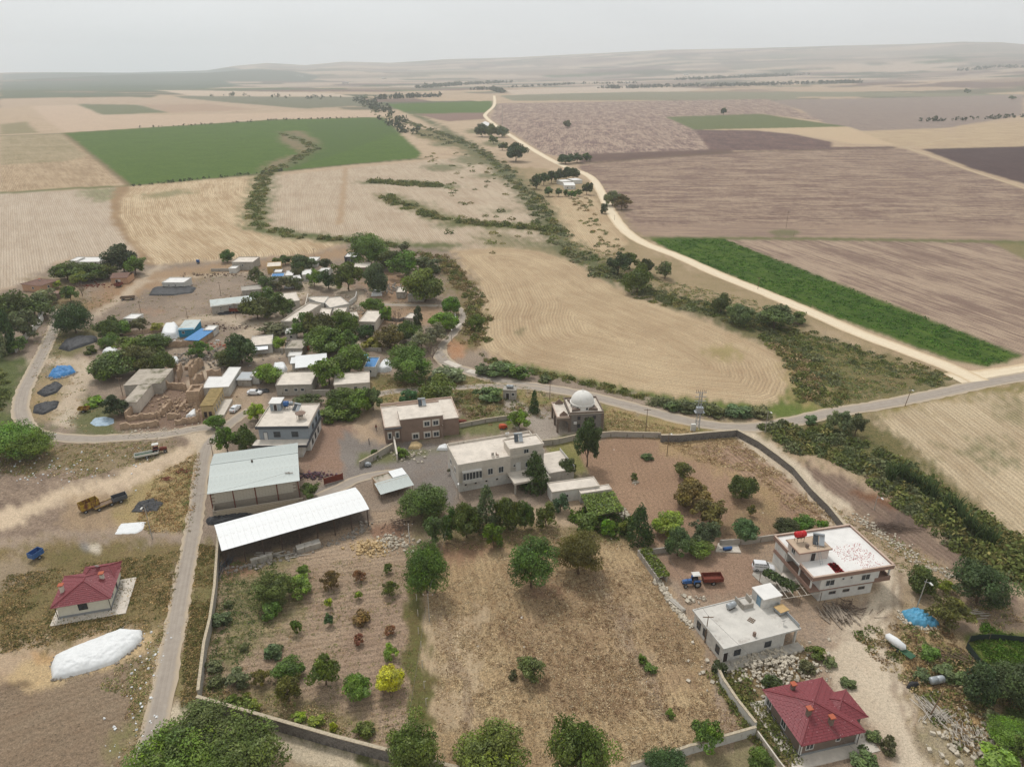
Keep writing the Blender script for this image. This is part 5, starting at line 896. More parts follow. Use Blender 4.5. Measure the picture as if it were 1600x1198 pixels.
s.part('wall', MB().box(W*.45, D-.8, .3, W-.9, D+1.4, 3.0), M_CRW); hip(s, W*.32, D*.62, W-.3, D+1.9, 3.12, 1.4, M_TILE, (W*.5, D*.92, W*.82, D*.92))
for px_, py_ in ((94, 922), (160, 903)):
    x_, y_ = s.L(px_, py_, 4.0); chimney(s, min(max(x_, 1.2), W-1.6), y_, 3.9, 1.3, .6, M_CRW)
opening(s, 'F', W*.42, 1.35, 1.3, 1.1, fm=M_DOORD, W=W-1.4, D=D-1.4, x0=.7, y0=.7); opening(s, 'R', D*.6, .6, 1.0, 2.1, W=W-1.4, D=D-1.4, x0=.7, y0=.7, door=True); opening(s, 'R', D*.25, 1.3, 1.2, 1.1, W=W-1.4, D=D-1.4, x0=.7, y0=.7)
for x_ in (.55, W-.55): s.part('drainpipe', MB().tube((x_, .5, 0), (x_, .5, 3.0), .06, n=6), M_DOORD)
dish('small white satellite dish on the maroon roof of the left bungalow', s.world(W*.62, D*.9, 3.9), 0)
VZ = .86
s = Site('white_villa', 'large white two storey house with white roof edged in brown and salmon parapet', 'house', (1270, 905), (1398, 885), (1328, 821), 7.0*VZ); s.o.scale.z = VZ
W, D = s.W, s.D
s.part('wall', MB().box(2.6, .7, -.1, W-3.2, D-1.0, 3.35), M_WHITE); s.part('wall', MB().box(2.2, .4, 3.35, W-2.6, D-.4, 6.75), M_WHITE)
s.part('floor_band', MB().box(.2, .3, 3.15, W, D-.3, 3.36), M_BRNT)
s.part('balcony', MB().box(W-3.3, .3, 3.37, W, .5, 4.25).box(W-.2, .5, 3.37, W, 6.0, 4.25), M_BRNT); s.part('balcony', MB().box(.2, .6, 3.37, .4, D-.5, 4.1), M_BRNT)
for y_ in (.7, D*.33, D*.66, D-.8): s.part('balcony_post', MB().box(.3, y_-.12, 4.1, .55, y_+.12, 6.8), M_WHITE)
s.part('balcony_post', MB().box(W-.35, .6, 4.25, W-.1, .85, 6.8), M_WHITE)
s.part('wall', MB().box(.4, D-4.0, 0, 2.2, D-.4, 6.75), M_WHITE)
s.part('roof', MB().box(0, 0, 6.75, W, D, 6.98), M_ROOFW)
for bx in ((0, -.003, W, .2), (0, D-.2, W, D+.003), (-.003, .2, .2, D*.32), (-.003, D*.62, .2, D-.2), (W-.2, .2, W+.003, D-.2)):
    s.part('parapet', MB().box(bx[0], bx[1], 6.45, bx[2], bx[3], 7.35), M_BRNT)
    s.part('coping', MB().box(bx[0]-.06, bx[1]-.06, 7.352, bx[2]+.06, bx[3]+.06, 7.5), M_PINK)
c0 = [s.L(*q, 9.6*VZ) for q in ((1249, 866), (1302, 859), (1229, 843))]
hx0, hy0 = c0[0]; hx1 = c0[1][0]; hy1 = c0[2][1] if abs(c0[2][1]-hy0) > 2 else hy0+5; hx0, hx1 = sorted((hx0, hx1)); hy0, hy1 = sorted((hy0, hy1)); hx0 = max(hx0, -.3)
s.part('stair_tower', MB().box(hx0+.4, hy0+.4, 6.98, hx1-.4, hy1-.4, 9.5), mat('pinkish_render', S(224, 208, 196), .85, .05)); s.part('tower_roof', MB().box(hx0, hy0, 9.5, hx1, hy1, 9.68), M_BRNT); s.part('tower_roof', MB().box(hx0+.15, hy0+.15, 9.683, hx1-.15, hy1-.15, 9.72), mat('tan_screed', S(204, 180, 154), .9, .1, 1))
s.part('chimney', MB().box(hx0+(hx1-hx0)*.32, hy0+1.2, 9.7, hx0+(hx1-hx0)*.32+.45, hy0+1.65, 10.6), M_TAUPE)
opening(s, 'F', (hx1-hx0)*.42, 7.0, .9, 2.0, W=hx1-hx0-.8, D=hy1-hy0-.8, x0=hx0+.4, y0=hy0+.4, door=True); opening(s, 'L', (hy1-hy0)*.4, 7.9, 1.0, 1.2, W=hx1-hx0-.8, D=hy1-hy0-.8, x0=hx0+.4, y0=hy0+.4)
tz = 9.72; tank('water_tank', 'bright red double water drum on the roof of the white house', s.world(hx0+(hx1-hx0)*.30, hy1-1.1, tz*VZ), s.rz, 2.3, .6, M_REDT, 1.1)
solar('solar heater beside the red drum on the white house', s.world(hx0+(hx1-hx0)*.66, hy1-2.4, tz*VZ), s.rz-.5)
lx, ly = s.L(1284, 882, 7*VZ); o = empty('ladder', s.world(lx, ly, 7.0*VZ), s.rz, 'thin metal ladder leaning on the stair tower of the white house', 'ladder')
for dx in (-.25, .25): MB().tube((dx, 0, 0), (dx*.8, 2.4, 3.4), .035, n=5).build('rail', M_GALV, o)
for k in range(9): MB().tube((-.24, .24*(k+.6), .34*(k+.6)), (.24, .24*(k+.6), .34*(k+.6)), .022, n=4).build('rung', M_GALV, o)
for u_, z_ in ((1.9, 4.3), (W*.55, 4.3)): opening(s, 'F', u_, z_, 1.7, 1.35, W=W-4.8, D=D, x0=2.2, y0=.4)
for u_ in (W*.28, W*.38): opening(s, 'F', u_+1, 5.3, .4, .4, W=W, D=D, x0=1, y0=.4)
for u_ in (.16, .33, .52): opening(s, 'F', W*u_, 1.6, 1.2, .5, fm=M_TAUPE, W=W-5.8, D=D, x0=2.6, y0=.7)
for u_ in (3, 7): opening(s, 'L', u_, 4.3, 1.3, 1.3, W=W, D=D, x0=2.2, y0=.4)
opening(s, 'L', 5.2, 3.4, .95, 2.1, W=W, D=D, x0=2.2, y0=.4, door=True); opening(s, 'R', 3.0, 3.4, 1.4, 2.1, W=W-4.8, D=D, x0=2.2, y0=.4, door=True)
rr_ = random.Random(4)
def flecks(name, label, site, cx, cy, w_, d_, z, n, m, sz=.12, cat='peppers'):
    mb = MB()
    for _ in range(n):
        x_ = cx+(rr_.random()-.5)*w_; y_ = cy+(rr_.random()-.5)*d_; a_ = rr_.random()*3.1; k = sz*(.5+rr_.random()); mb.obox((x_, y_, z+.03), (k*1.6, k*.7, .05), a_)
    o = empty(name, site.world(0, 0, 0), site.rz); mb.build('flakes', m, o); tag(o, label, cat); o.children[0]['kind'] = 'stuff'; return o
px_, py_ = s.L(1307, 888, 7*VZ); flecks('drying_peppers', 'dense strip of dried red peppers spread on the white roof', s, px_, py_, 1.6, 3.2, 7.0*VZ, 520, M_REDT, .16)
px_, py_ = s.L(1331, 862, 7*VZ); flecks('drying_peppers', 'loosely scattered red peppers across the middle of the white roof', s, px_, py_, 6.5, 4.5, 7.0*VZ, 220, M_REDT, .06)
px_, py_ = s.L(1353, 875, 7*VZ); flecks('drying_peppers', 'thinly scattered red peppers near the right edge of the white roof', s, px_, py_, 5.0, 4, 7.0*VZ, 130, M_REDT, .06)
s = Site('white_flat_house', 'low whitewashed house with bare concrete roof and small blue doored hut on top', 'house', (1131, 1014), (1251, 982), (1196, 925), 3.5)
W, D = s.W, s.D
s.part('wall', MB().box(.3, .3, -.1, W*.82, D-.3, 3.3), M_WHITE2); s.part('wall', MB().box(W*.82, 2.6, -.1, W-.3, D-.3, 3.3), M_WHITE2); s.part('porch_pillar', MB().box(W-.6, .3, 0, W-.3, .6, 3.3), M_WHITE2)
s.part('ledge', MB().box(-.6, -1.6, -.1, W+.2, .25, .35), M_CONC)
slab_roof(s, 0, 0, W, D, 3.5, .05, .14, .12, M_WHITE2, mat('cast_concrete_roof', S(218, 212, 202), .92, .1, .5, .2, stain=(S(184, 176, 166), .5, .56)))
for k in range(4):
    opening(s, 'L', D*(.2+.2*k), 1.0, .9, 1.35, fm=M_FRAMEG, W=W, D=D, x0=.3, y0=0) if k != 1 else None
opening(s, 'F', W*.2, 1.2, 1.1, 1.0, fm=M_FRAMEG, W=W, D=D, y0=.3); opening(s, 'F', W*.6, 1.2, 1.1, 1.0, fm=M_FRAMEG, W=W, D=D, y0=.3); opening(s, 'F', W*.05, .35, .8, 1.9, W=W, D=D, y0=.3, door=True)
hx, hy = s.L(1181, 941, 3.5)
s.part('roof_hut', MB().box(hx, D-3.6, 3.5, hx+3.6, D-.4, 5.6), M_WHITE2); s.part('hut_roof', MB().box(hx-.15, D-3.75, 5.6, hx+3.75, D-.25, 5.75), M_ROOFW); 
d_ = opening(s, 'L', 1.2, 3.5, .9, 1.8, fm=mat('pale_blue_paint', S(140, 170, 190), .6), W=3.6, D=3.2, x0=hx, y0=D-3.6, door=True); d_.children[0].data = d_.children[0].data.copy(); d_.children[0].data.materials[0] = mat('pale_blue_paint', S(140, 170, 190), .6)
s.part('roof_wall', MB().box(hx-3.4, D-2.6, 3.5, hx-3.2, D-.3, 4.6).box(hx-3.2, D-2.7, 3.5, hx-1.2, D-2.5, 4.5).box(hx-1.2, D-1.8, 3.5, hx-1.0, D-.3, 4.7), M_CONC)
s.part('railing', MB().box(W-.25, 0.2, 3.64, W-.15, D*.8, 4.3), M_GALV)
s.part('chimney', MB().box(W*.42, .8, 3.5, W*.42+.4, 1.2, 4.3), M_BROWN)
tank('water_tank', 'galvanised water drum lying on the low whitewashed house', s.world(hx-5.0, D-1.6, 3.5), s.rz+.2, 1.9, .55, M_GALV, .1)
o = empty('pigeon_crate', s.world(hx+2.6, D-5.2, 3.5), s.rz+.1, 'raised wooden crate with tan lid beside the roof hut', 'crate'); MB().box(-.9, -.8, .35, .9, .8, .85).build('box', M_GALV, o); MB().box(-.98, -.88, .852, .98, .88, .93).build('lid', mat('tan_board', S(206, 172, 120), .8), o)
for x_ in (-.8, .8):
    for y_ in (-.7, .7): MB().box(x_-.05, y_-.05, 0, x_+.05, y_+.05, .35).build('leg', M_WOOD, o)
o = empty('wooden_pallet', s.world(*s.L(1174, 969, 3.5), 3.5), s.rz+.5, 'small wooden pallet lying on the bare concrete roof', 'pallet')
for k in range(4): MB().box(-.55, -.5+.3*k, .08, .55, -.38+.3*k, .11).build('slat', M_WOOD, o)
for k in (-.5, 0, .45): MB().box(k, -.5, 0, k+.08, .55, .078).build('bearer', M_WOOD, o)
dish('satellite dish at the right end of the bare concrete roof', s.world(W-2.2, 1.6, 3.5), s.rz, .35)
s = Site('cream_house', 'large cream two storey house with flat pale roof in the middle', 'house', (716, 729), (850, 706), (830, 675), 6.8)
W, D = s.W, s.D
bx_ = W*.6
s.part('wall', MB().box(0, 0, -.1, W-.2, D, 2.5), M_WHITE2); s.part('wall', MB().box(.0, -.05, 2.5, bx_, D, 6.62), M_CREAM); s.part('wall', MB().box(bx_, .1, 2.5, W, D, 6.62), mat('grey_cream_render', S(200, 192, 180), .9, .1, 1, stain=(S(170, 158, 142), 1, .6)))
slab_roof(s, 0, 0, W, D, 6.8, .1, .55, .16, M_CREAM, M_ROOFC)
s.part('stair_tower', MB().box(bx_, .3, 6.82, W-.2, 5.0, 8.6), M_CREAM); s.part('tower_roof', MB().box(bx_-.2, .1, 8.6, W, 5.2, 8.78), M_ROOFC)
for q in ((bx_-.2, .1, W, .28), (bx_-.2, 5.02, W, 5.2), (bx_-.2, .28, bx_-.02, 5.02), (W-.18, .28, W, 5.02)): s.part('parapet', MB().box(q[0], q[1], 8.782, q[2], q[3], 9.1), M_CREAM)
s.part('glazed_balcony', MB().box(.8, -.9, 2.45, 5.4, -.052, 2.65).box(.8, -.9, 2.652, 5.4, -.75, 3.4).box(.8, -.9, 5.3, 5.4, -.052, 5.5), M_WHITE2)
for k in range(6): opening(s, 'F', 1.2+.76*k, 3.45, .62, 1.75, W=W, D=D, x0=0, y0=-.78)
for u_ in (7.6, 10.2): opening(s, 'F', u_, 3.4, 1.1, 1.5, W=W, D=D, y0=-.05)
opening(s, 'F', 13.5, 4.3, .5, .5, W=W, D=D, y0=-.05)
opening(s, 'F', bx_+2.0, 2.9, 1.0, 2.1, W=W, D=D, y0=.1, door=True, style=1); opening(s, 'F', bx_+4.3, 3.6, 1.1, 1.2, W=W, D=D, y0=.1); opening(s, 'F', bx_+4.0, 7.1, 1.1, 1.1, W=W, D=D, y0=.3)
for u_ in (1.6, 4.0, 6.6, 9.2, 12.2): opening(s, 'F', u_, 1.5, .5, .45, fm=M_CREAM, W=W, D=D)
for u_ in (3, 7): opening(s, 'L', u_, 3.6, 1.1, 1.3, W=W, D=D)
p0 = s.L(792, 739, 2.9); p1 = s.L(798, 755, 2.9); p2 = s.L(858, 748, 2.9)
px0, px1 = p0[0], max(p2[0], p0[0]+9); s.part('porch_roof', MB().box(px0, -5.4, 2.7, px1, -.02, 2.95), M_CREAM)
for q in ((px0, -5.4, px1, -5.25), (px0, -5.25, px0+.15, -.02)): s.part('porch_kerb', MB().box(q[0], q[1], 2.952, q[2], q[3], 3.2), M_CREAM)
for x_ in (px0+.4, px0+(px1-px0)*.5, px1-.5): s.part('porch_column', MB().box(x_-.2, -5.2, 0, x_+.2, -4.8, 2.7), M_CONC)
s.part('side_terrace', MB().box(W, -3.2, 0, W+6.5, D*.55, 2.7), M_CONC); s.part('terrace_floor', MB().box(W-.0, -3.3, 2.7, W+6.6, D*.55+.1, 2.9), M_ROOFC); s.part('railing', MB().box(W+6.45, -3.2, 2.9, W+6.55, D*.55, 3.7), M_FRAME)
solar('solar water heater on the stair tower of the cream house', s.world(bx_+2.6, 3.4, 8.8), s.rz-.2)
dish('white satellite dish on the back parapet of the cream house', s.world(W*.72, D-.4, 6.8), s.rz)
s.part('air_conditioner', MB().box(W*.70, D-.6, 7.35, W*.70+.9, D-.2, 7.95), M_FRAME)
for k in range(2):
    o = empty('plastic_chair', s.world(W*(.42+.05*k), 1.6, 6.82), s.rz+k, 'left grey chair on the cream house roof' if k == 0 else 'right brown chair on the cream house roof', 'chair'); m_ = M_CONC if k == 0 else M_BROWN
    MB().box(-.3, -.3, .4, .3, .3, .45).build('seat', m_, o); MB().box(-.3, .26, .45, .3, .3, 1.0).build('backrest', m_, o)
    for x_ in (-.27, .27):
        for y_ in (-.27, .27): MB().box(x_-.025, y_-.025, 0, x_+.025, y_+.025, .4).build('leg', m_, o)
s = flat_house('outbuilding', 'long low white outbuilding with tan flat roof right of the cream house', (863, 769), (936, 759), (931, 745), 3.0, M_WHITE, M_ROOFC, .2, (('F', .72, 0, 1.1, 2.0, 1), ('F', .3, 1.2, .9, .7)), mp=M_CREAM, cat='outbuilding')
s = flat_house('outbuilding', 'small tan roofed shed at the head of the vine pergola', (908, 771), (955, 764), (952, 757), 2.6, M_WHITE2, M_ROOFC, .15, mp=M_CREAM, cat='outbuilding')
o = empty('vine_pergola', (*P(942, 786, 0), 0), 0, 'rectangular pergola roofed with yellow green vine leaves', 'pergola'); pc = P(942, 786)
cs = [P(*q, 2.4)-pc for q in ((908, 774), (958, 768), (976, 798), (922, 808))]
for i in range(4):
    for k in range(2): q = cs[i].lerp(cs[(i+1) % 4], k*.5); MB().tube((q.x, q.y, 0), (q.x, q.y, 2.4), .06, n=6).build('post', M_STEEL, o)
    MB().tube((cs[i].x, cs[i].y, 2.4), (cs[(i+1) % 4].x, cs[(i+1) % 4].y, 2.4), .05, n=5).build('beam', M_STEEL, o)
def leaf_sheet(cs_, z, n, size, thick, seed, tn, parent, name='vine_leaves', m=None):
    r = np.random.RandomState(seed); u = r.rand(n, 1); v = r.rand(n, 1); c = [np.array(q[:2]) for q in cs_]
    p2 = (c[0]*(1-u)+c[1]*u)*(1-v)+(c[3]*(1-u)+c[2]*u)*v; pz = z+thick*(r.rand(n, 1)-.5)+.35*(vnoise(p2[:, :1], p2[:, 1:], 1.8, 3)-.5); p3 = np.concatenate([p2, pz], 1)
    vv = leaf_quads(p3, np.tile([0, 0, 1.0], (n, 1)), size, r, 1.2); f = np.arange(len(vv)).reshape(-1, 4); c0_ = r.rand(n, 3)
    me = np_mesh(name, vv, f, M_LEAF, {'lv': ('FLOAT_VECTOR', np.repeat(c0_, 4, 0))}); ob = link(name, me, parent); ob.color = tint(tn); ob['kind'] = 'stuff'; return ob
leaf_sheet(cs, 2.5, 2600, .42, .4, 9, 'vine', o)
s = Site('mosque', 'small village mosque with whitewashed dome and arched porch', 'mosque', (891, 646.5), (942, 644), (935, 621), 5.4)
W, D = s.W, s.D
s.part('wall', MB().box(0, 0, -.1, W, D, 5.2), mat('dark_stone_render', S(138, 132, 126), .9, .15, 2, .4)); 
for x_ in (0, W): s.part('corner_pier', MB().box(x_-.35, -.08, 0, x_+.35, .5, 5.2), M_TAUPE)
s.part('roof', MB().box(-.15, -.15, 5.2, W+.15, D+.15, 5.4), M_ROOFC)
for q in ((-.2, -.2, W+.2, .0), (-.2, D, W+.2, D+.2), (-.2, 0, .0, D), (W, 0, W+.2, D)): s.part('parapet', MB().box(q[0], q[1], 5.402, q[2], q[3], 5.85), M_TAUPE)
cx_, cy_ = W*.47, D*.5; dr = 3.15; M_DOME = mat('whitewashed_dome', S(238, 234, 226), .85, .05, 1, .2, stain=(S(170, 162, 150), 1.1, .6))
s.part('drum', MB().lathe([(dr+.1, 5.4), (dr+.1, 6.5), (dr+.25, 6.55), (dr+.25, 6.7), (dr-.02, 6.72)], (cx_, cy_, 0), 28), M_DOME)
s.part('dome', MB().lathe([(dr*math.cos(a_)+.001, 6.7+dr*.98*math.sin(a_)) for a_ in np.linspace(0, math.pi/2, 12)], (cx_, cy_, 0), 36), M_DOME, True)
s.part('finial', MB().lathe([(.001, 0), (.1, .05), (.04, .2), (.16, .35), (.04, .5), (.09, .62), (.001, 1.0)], (cx_, cy_, 6.7+dr*.98-.05), 8), M_DOME)
for k in range(8):
    a_ = k*math.pi/4+.2; s.part('drum_window', MB().obox((cx_+(dr+.1)*math.cos(a_), cy_+(dr+.1)*math.sin(a_), 5.95), (.14, .5, .6), a_), M_GLASS)
for k in range(4):
    a_ = k*math.pi/2+math.pi/4; s.part('squinch', MB().prism([(cx_+5*math.cos(a_), cy_+5*math.sin(a_)), (cx_+3.1*math.cos(a_-.5), cy_+3.1*math.sin(a_-.5)), (cx_+3.1*math.cos(a_+.5), cy_+3.1*math.sin(a_+.5))], 5.42, 6.1), M_TAUPE)
pw = 3.3
for y_ in (.2, D*.5, D-.4): s.part('porch_pillar', MB().box(-pw-.25, y_-.25, 0, -pw+.25, y_+.25, 3.4), M_TAUPE)
def arch(x0, x1, z0, z1, y0, y1, n=10):
    mb = MB(); xc = (x0+x1)/2; r_ = (x1-x0)/2-.3; zs = z0
    prev = None
    for i in range(n):
        a0 = math.pi*i/n; a1 = math.pi*(i+1)/n; xa, za = xc-r_*math.cos(a0), zs+r_*math.sin(a0); xb, zb = xc-r_*math.cos(a1), zs+r_*math.sin(a1)
        mb.add([(xa, y0, za), (xb, y0, zb), (xb, y0, z1), (xa, y0, z1), (xa, y1, za), (xb, y1, zb), (xb, y1, z1), (xa, y1, z1)], [(0, 1, 2, 3), (5, 4, 7, 6), (0, 4, 5, 1), (3, 2, 6, 7)])
    mb.box(x0, y0, 0, x0+.3, y1, z1).box(x1-.3, y0, 0, x1, y1, z1); return mb
s.part('arch', arch(-pw-.2, -.05, 2.1, 4.2, -.12, .2), M_TAUPE); s.part('arch', arch(-pw-.2, -.05, 2.1, 4.2, D-.3, D), M_TAUPE)
for k in range(2):
    a_ = arch(.2+k*D/2, D*(k+1)/2, 2.0, 4.2, 0, .3); a_.v = [(-pw-.2+v[1], v[0], v[2]) for v in a_.v]; s.part('arch', a_, M_TAUPE)
s.part('porch_roof', MB().box(-pw-.25, -.15, 4.2, -.16, D, 4.4), M_ROOFC)
for q in ((-pw-.25, -.2, -.2, 0), (-pw-.25, D-.2, -.2, D), (-pw-.3, 0, -pw-.1, D-.2)): s.part('parapet', MB().box(q[0], q[1], 4.402, q[2], q[3], 4.75), M_PINK)
for y_ in (.9, D-.9): s.part('gable', MB().prism([(-pw+.6, y_-.1), (-pw+2.8, y_-.1), (-pw+2.8, y_+.1), (-pw+.6, y_+.1)], 4.402, 4.9).add([(-pw+.6, y_-.1, 4.9), (-pw+2.8, y_-.1, 4.9), (-pw+1.7, y_-.1, 5.9), (-pw+.6, y_+.1, 4.9), (-pw+2.8, y_+.1, 4.9), (-pw+1.7, y_+.1, 5.9)], [(0, 1, 2), (5, 4, 3), (0, 2, 5, 3), (1, 4, 5, 2)]), M_BROWN)
for u_, z_ in ((2.4, 1.2), (2.4, 3.5), (6.6, 1.2), (6.6, 3.5)): opening(s, 'F', min(u_, W-1), z_, .8, 1.1, fm=M_TAUPE, W=W, D=D)
s.part('air_conditioner', MB().box(1.0, -.42, 2.4, 1.8, -.02, 3.0), M_FRAME)
s = flat_house('gate_hut', 'little grey hut with water drum beside the paved mosque yard', (786, 609), (806, 610), (806, 604), 3.0, M_CONC, M_CONC, .1, (('F', .35, 0, .9, 2, 1), ('F', .78, 1.3, .8, .8)), cat='hut')
tank('water_tank', 'grey drum lying on the roof of the little gate hut', s.world(s.W*.5, s.D*.5, 3.0), s.rz, 2.2, .5, M_GALV, .1)
s = Site('brown_house', 'brown two storey house with stepped flat roofs and pale window surrounds', 'house', (601, 668), (717, 655), (709, 624), 4.6)
W, D = s.W, s.D; x1 = W*.21; x2 = W*.78
s.part('wall', MB().box(0, 0, -.1, x1, D, 4.4), M_BROWN); s.part('wall', MB().box(x1, -.4, -.1, x2, D*.62, 6.5), M_BROWN); s.part('wall', MB().box(x2, .3, -.1, W, D, 4.9), M_BROWN)
s.part('wall', MB().box(x1, D*.62, -.1, x2, D, 4.4), M_BROWN)
s.part('roof', MB().box(-.1, -.1, 4.4, x1, D+.1, 4.6), M_ROOFC); s.part('roof', MB().box(x1-.15, -.55, 6.5, x2+.15, D*.62+.1, 6.7), M_ROOFC); s.part('roof', MB().box(x2, .2, 4.9, W+.1, D+.1, 5.1), M_ROOFC); s.part('roof', MB().box(x1, D*.62+.1, 4.4, x2, D+.1, 4.6), M_ROOFC)
for q in ((-.1, D-.1, W+.1, D+.1, 4.9, 5.6), (-.15, -.1, .0, D-.1, 4.602, 5.0), (W, .2, W+.15, D-.1, 5.102, 5.6), (x1-.15, D*.62-.1, x2+.15, D*.62+.1, 6.702, 7.1), (-.15, -.25, x1-.2, -.1, 4.3, 4.75)): s.part('parapet', MB().box(*q[:2], q[4], q[2], q[3], q[5]), M_PINK)
M_SUR = mat('pale_surround', S(214, 204, 190), .8, .05)
for u_, z_ in ((.40, .6), (.56, .6), (.68, .6), (.56, 3.9), (.68, 3.9)):
    s.part('window_surround', MB().box(W*u_-1.0, -.46, z_-.25, W*u_+1.0, -.402, z_+1.75), M_SUR); opening(s, 'F', W*u_, z_+.1, 1.3, 1.2, W=W, D=D, y0=-.46)
for u_ in (.06, .16): s.part('window_surround', MB().box(W*u_-.6, -.06, 1.0, W*u_+.6, -.002, 3.2), M_SUR); opening(s, 'F', W*u_, 1.3, .7, 1.5, W=W, D=D, y0=-.06)
s.part('overhang', MB().box(-.1, -.7, 4.25, x1+.3, -.26, 4.4), M_FRAMEG)
solar('solar water heater on the brown house', s.world(W*.52, D*.5, 6.7), s.rz)
s = Site('grey_blue_house', 'grey blue two storey house with flat roof, dark trim and front terrace', 'house', (403, 667), (481, 666), (502, 632), 7.0)
W, D = s.W, s.D; ty = -3.2
s.part('wall', MB().box(0, 0, 3.3, W, D, 6.8), M_GREYB); s.part('wall', MB().box(.2, .05, -.1, W, D, 3.3), M_WHITE2); s.part('wall', MB().box(-.4, ty, -.1, W*.9, .05, 3.2), M_WHITE2)
s.part('terrace_floor', MB().box(-1.0, ty-.4, 3.2, W+.2, -.02, 3.42), M_ROOFC); s.part('terrace_edge', MB().box(-1.0, ty-.46, 3.0, W+.2, ty-.402, 3.7), M_DGREY); s.part('terrace_edge', MB().box(W+.2, ty-.4, 3.0, W+.3, D, 3.9), M_DGREY)
s.part('roof', MB().box(-.5, -.5, 6.8, W+.2, D+.2, 7.0), M_ROOFC)
for q in ((-.56, -.56, W+.26, -.42), (-.56, -.42, -.42, D+.2), (W+.12, -.42, W+.26, D+.2), (-.42, D+.06, W+.12, D+.2)): s.part('parapet', MB().box(q[0], q[1], 6.6, q[2], q[3], 7.35), M_DGREY if q[3] < 0 else M_CREAM)
s.part('roof_hut', MB().box(W*.05, D*.72, 7.0, W*.27, D*.98, 9.2), M_GREYB); s.part('hut_roof', MB().box(W*.03, D*.7, 9.2, W*.29, D, 9.35), M_ROOFW); opening(s, 'F', W*.16, 7.05, .8, 1.8, W=W, D=D, y0=D*.72, door=True)
for u_ in (.36, .72): opening(s, 'F', W*u_, 4.2, 1.5, 1.3, fm=M_FRAMEG, W=W, D=D)
opening(s, 'F', W*.13, 3.42, .9, 2.0, fm=M_FRAMEG, W=W, D=D, door=True, style=1)
for u_ in (.35, .65, .9): opening(s, 'R', D*u_, 4.3, 1.3, 1.2, fm=M_FRAMEG, W=W, D=D)
for u_ in (.2, .45, .7): opening(s, 'R', D*u_, .8, 1.2, 1.3, fm=M_FRAMEG, W=W, D=D)
o = tank('water_tank', 'blue plastic water tank on the grey blue house', s.world(W*.36, D*.82, 7.0), s.rz, 1.5, .72, M_BLUEP, .8)
tank('water_tank', 'galvanised drum beside the blue tank on the grey blue house', s.world(W*.45, D*.86, 7.0), s.rz, 1.3, .5, M_GALV, .9)
solar('solar panels beside the blue tank on the grey blue house', s.world(W*.57, D*.72, 7.0), s.rz-.4)
o = empty('clay_oven', s.world(W*.78, D*.34, 7.0), s.rz, 'brown canopy over pale barrels on the grey blue house roof', 'oven'); MB().lathe([(.7, 0), (.75, .9), (.5, 1.0)], n=12).build('oven_body', M_CREAM, o); MB().lathe([(1.4, 1.7), (.05, 2.15), (.05, 2.05), (1.35, 1.62)], n=10).build('canopy', M_BROWN, o)
for k in range(4): a_ = k*1.57; MB().tube((1.05*math.cos(a_), 1.05*math.sin(a_), 0), (1.05*math.cos(a_), 1.05*math.sin(a_), 1.75), .04, n=5).build('post', M_STEEL, o)
s = Site('warehouse', 'grey block warehouse with long pitched light metal roof beside the asphalt lane', 'warehouse', (326, 770), (466, 749.5), (463, 693), 5.6)
W, D = s.W, s.D; zr = 6.9; yr = D*.58
s.part('wall', MB().box(.2, .25, -.1, W-.2, D-.2, 5.5), M_BLOCKM)
bm_ = MB().box(-.64, -.03, -.195, .64, 0, .195).mesh('block', M_BLOCK); bw, bh = 1.32, .42
for r_ in range(7):
    for c_ in range(int((W-.6)/bw)):
        x_ = .9+c_*bw+(bw/2 if r_ % 2 else 0)
        if x_ > W-.9: continue
        z_ = 2.75+r_*bh; b_ = link('block', bm_, s.o, (x_, .248, z_)); b_.color = (1, 1, 1, 1)
for k in range(5): s.part('steel_column', MB().box(.1+k*(W-.35)/4, .08, 0, .28+k*(W-.35)/4, .3, 5.5), M_RUST)
gw = MB().add([(.2, .25, 5.5), (.2, D-.2, 5.5), (.2, yr, zr-.15), (.4, .25, 5.5), (.4, D-.2, 5.5), (.4, yr, zr-.15)], [(0, 1, 2), (5, 4, 3), (0, 2, 5, 3), (1, 4, 5, 2)]); s.part('gable', gw, M_BLOCKM)
gw = MB().add([(W-.2, .25, 5.5), (W-.2, D-.2, 5.5), (W-.2, yr, zr-.15), (W-.4, .25, 5.5), (W-.4, D-.2, 5.5), (W-.4, yr, zr-.15)], [(2, 1, 0), (3, 4, 5), (3, 5, 2, 0), (2, 5, 4, 1)]); s.part('gable', gw, M_CREAM)
def sheet(s, x0, x1, ya, za, yb, zb, m, n=None, name='roof_sheet', prof=.04):
    n = n or max(2, int((x1-x0)/1.0)); wv = (x1-x0)/n; me = MB(); dy, dz = yb-ya, zb-za; ln = math.hypot(dy, dz)
    me.box(0.005, 0, 0, wv-.005, ln, .03)
    for q in (0, wv*.33, wv*.66): me.box(q+.005, .002, .03, q+.07, ln-.002, .03+prof)
    md = me.mesh(name, m)
    for k in range(n): link(name, md, s.o if hasattr(s, 'o') else s, (x0+k*wv, ya, za+.012*(k % 2)), (math.atan2(dz, dy), 0, 0))
sheet(s, -.3, W+.3, -.4, 5.55, yr, zr, M_SHEET, 18); sheet(s, -.3, W+.3, yr, zr, D+.3, 5.6, M_SHEET, 18); s.part('ridge_cap', MB().tube((-.3, yr, zr+.05), (W+.3, yr, zr+.05), .1, n=6), M_SHEET)
s.part('roof_vent', MB().tube((W*.47, yr-1, zr-.2), (W*.47, yr-1, zr+.35), .22, n=8), M_STEEL)
s.part('forecourt_wall', MB().box(.4, -2.3, -.1, W+.6, -2.05, 2.2), M_BLOCKM); s.part('forecourt_wall', MB().box(.4, -2.05, -.1, .65, .2, 2.2), M_BLOCKM)
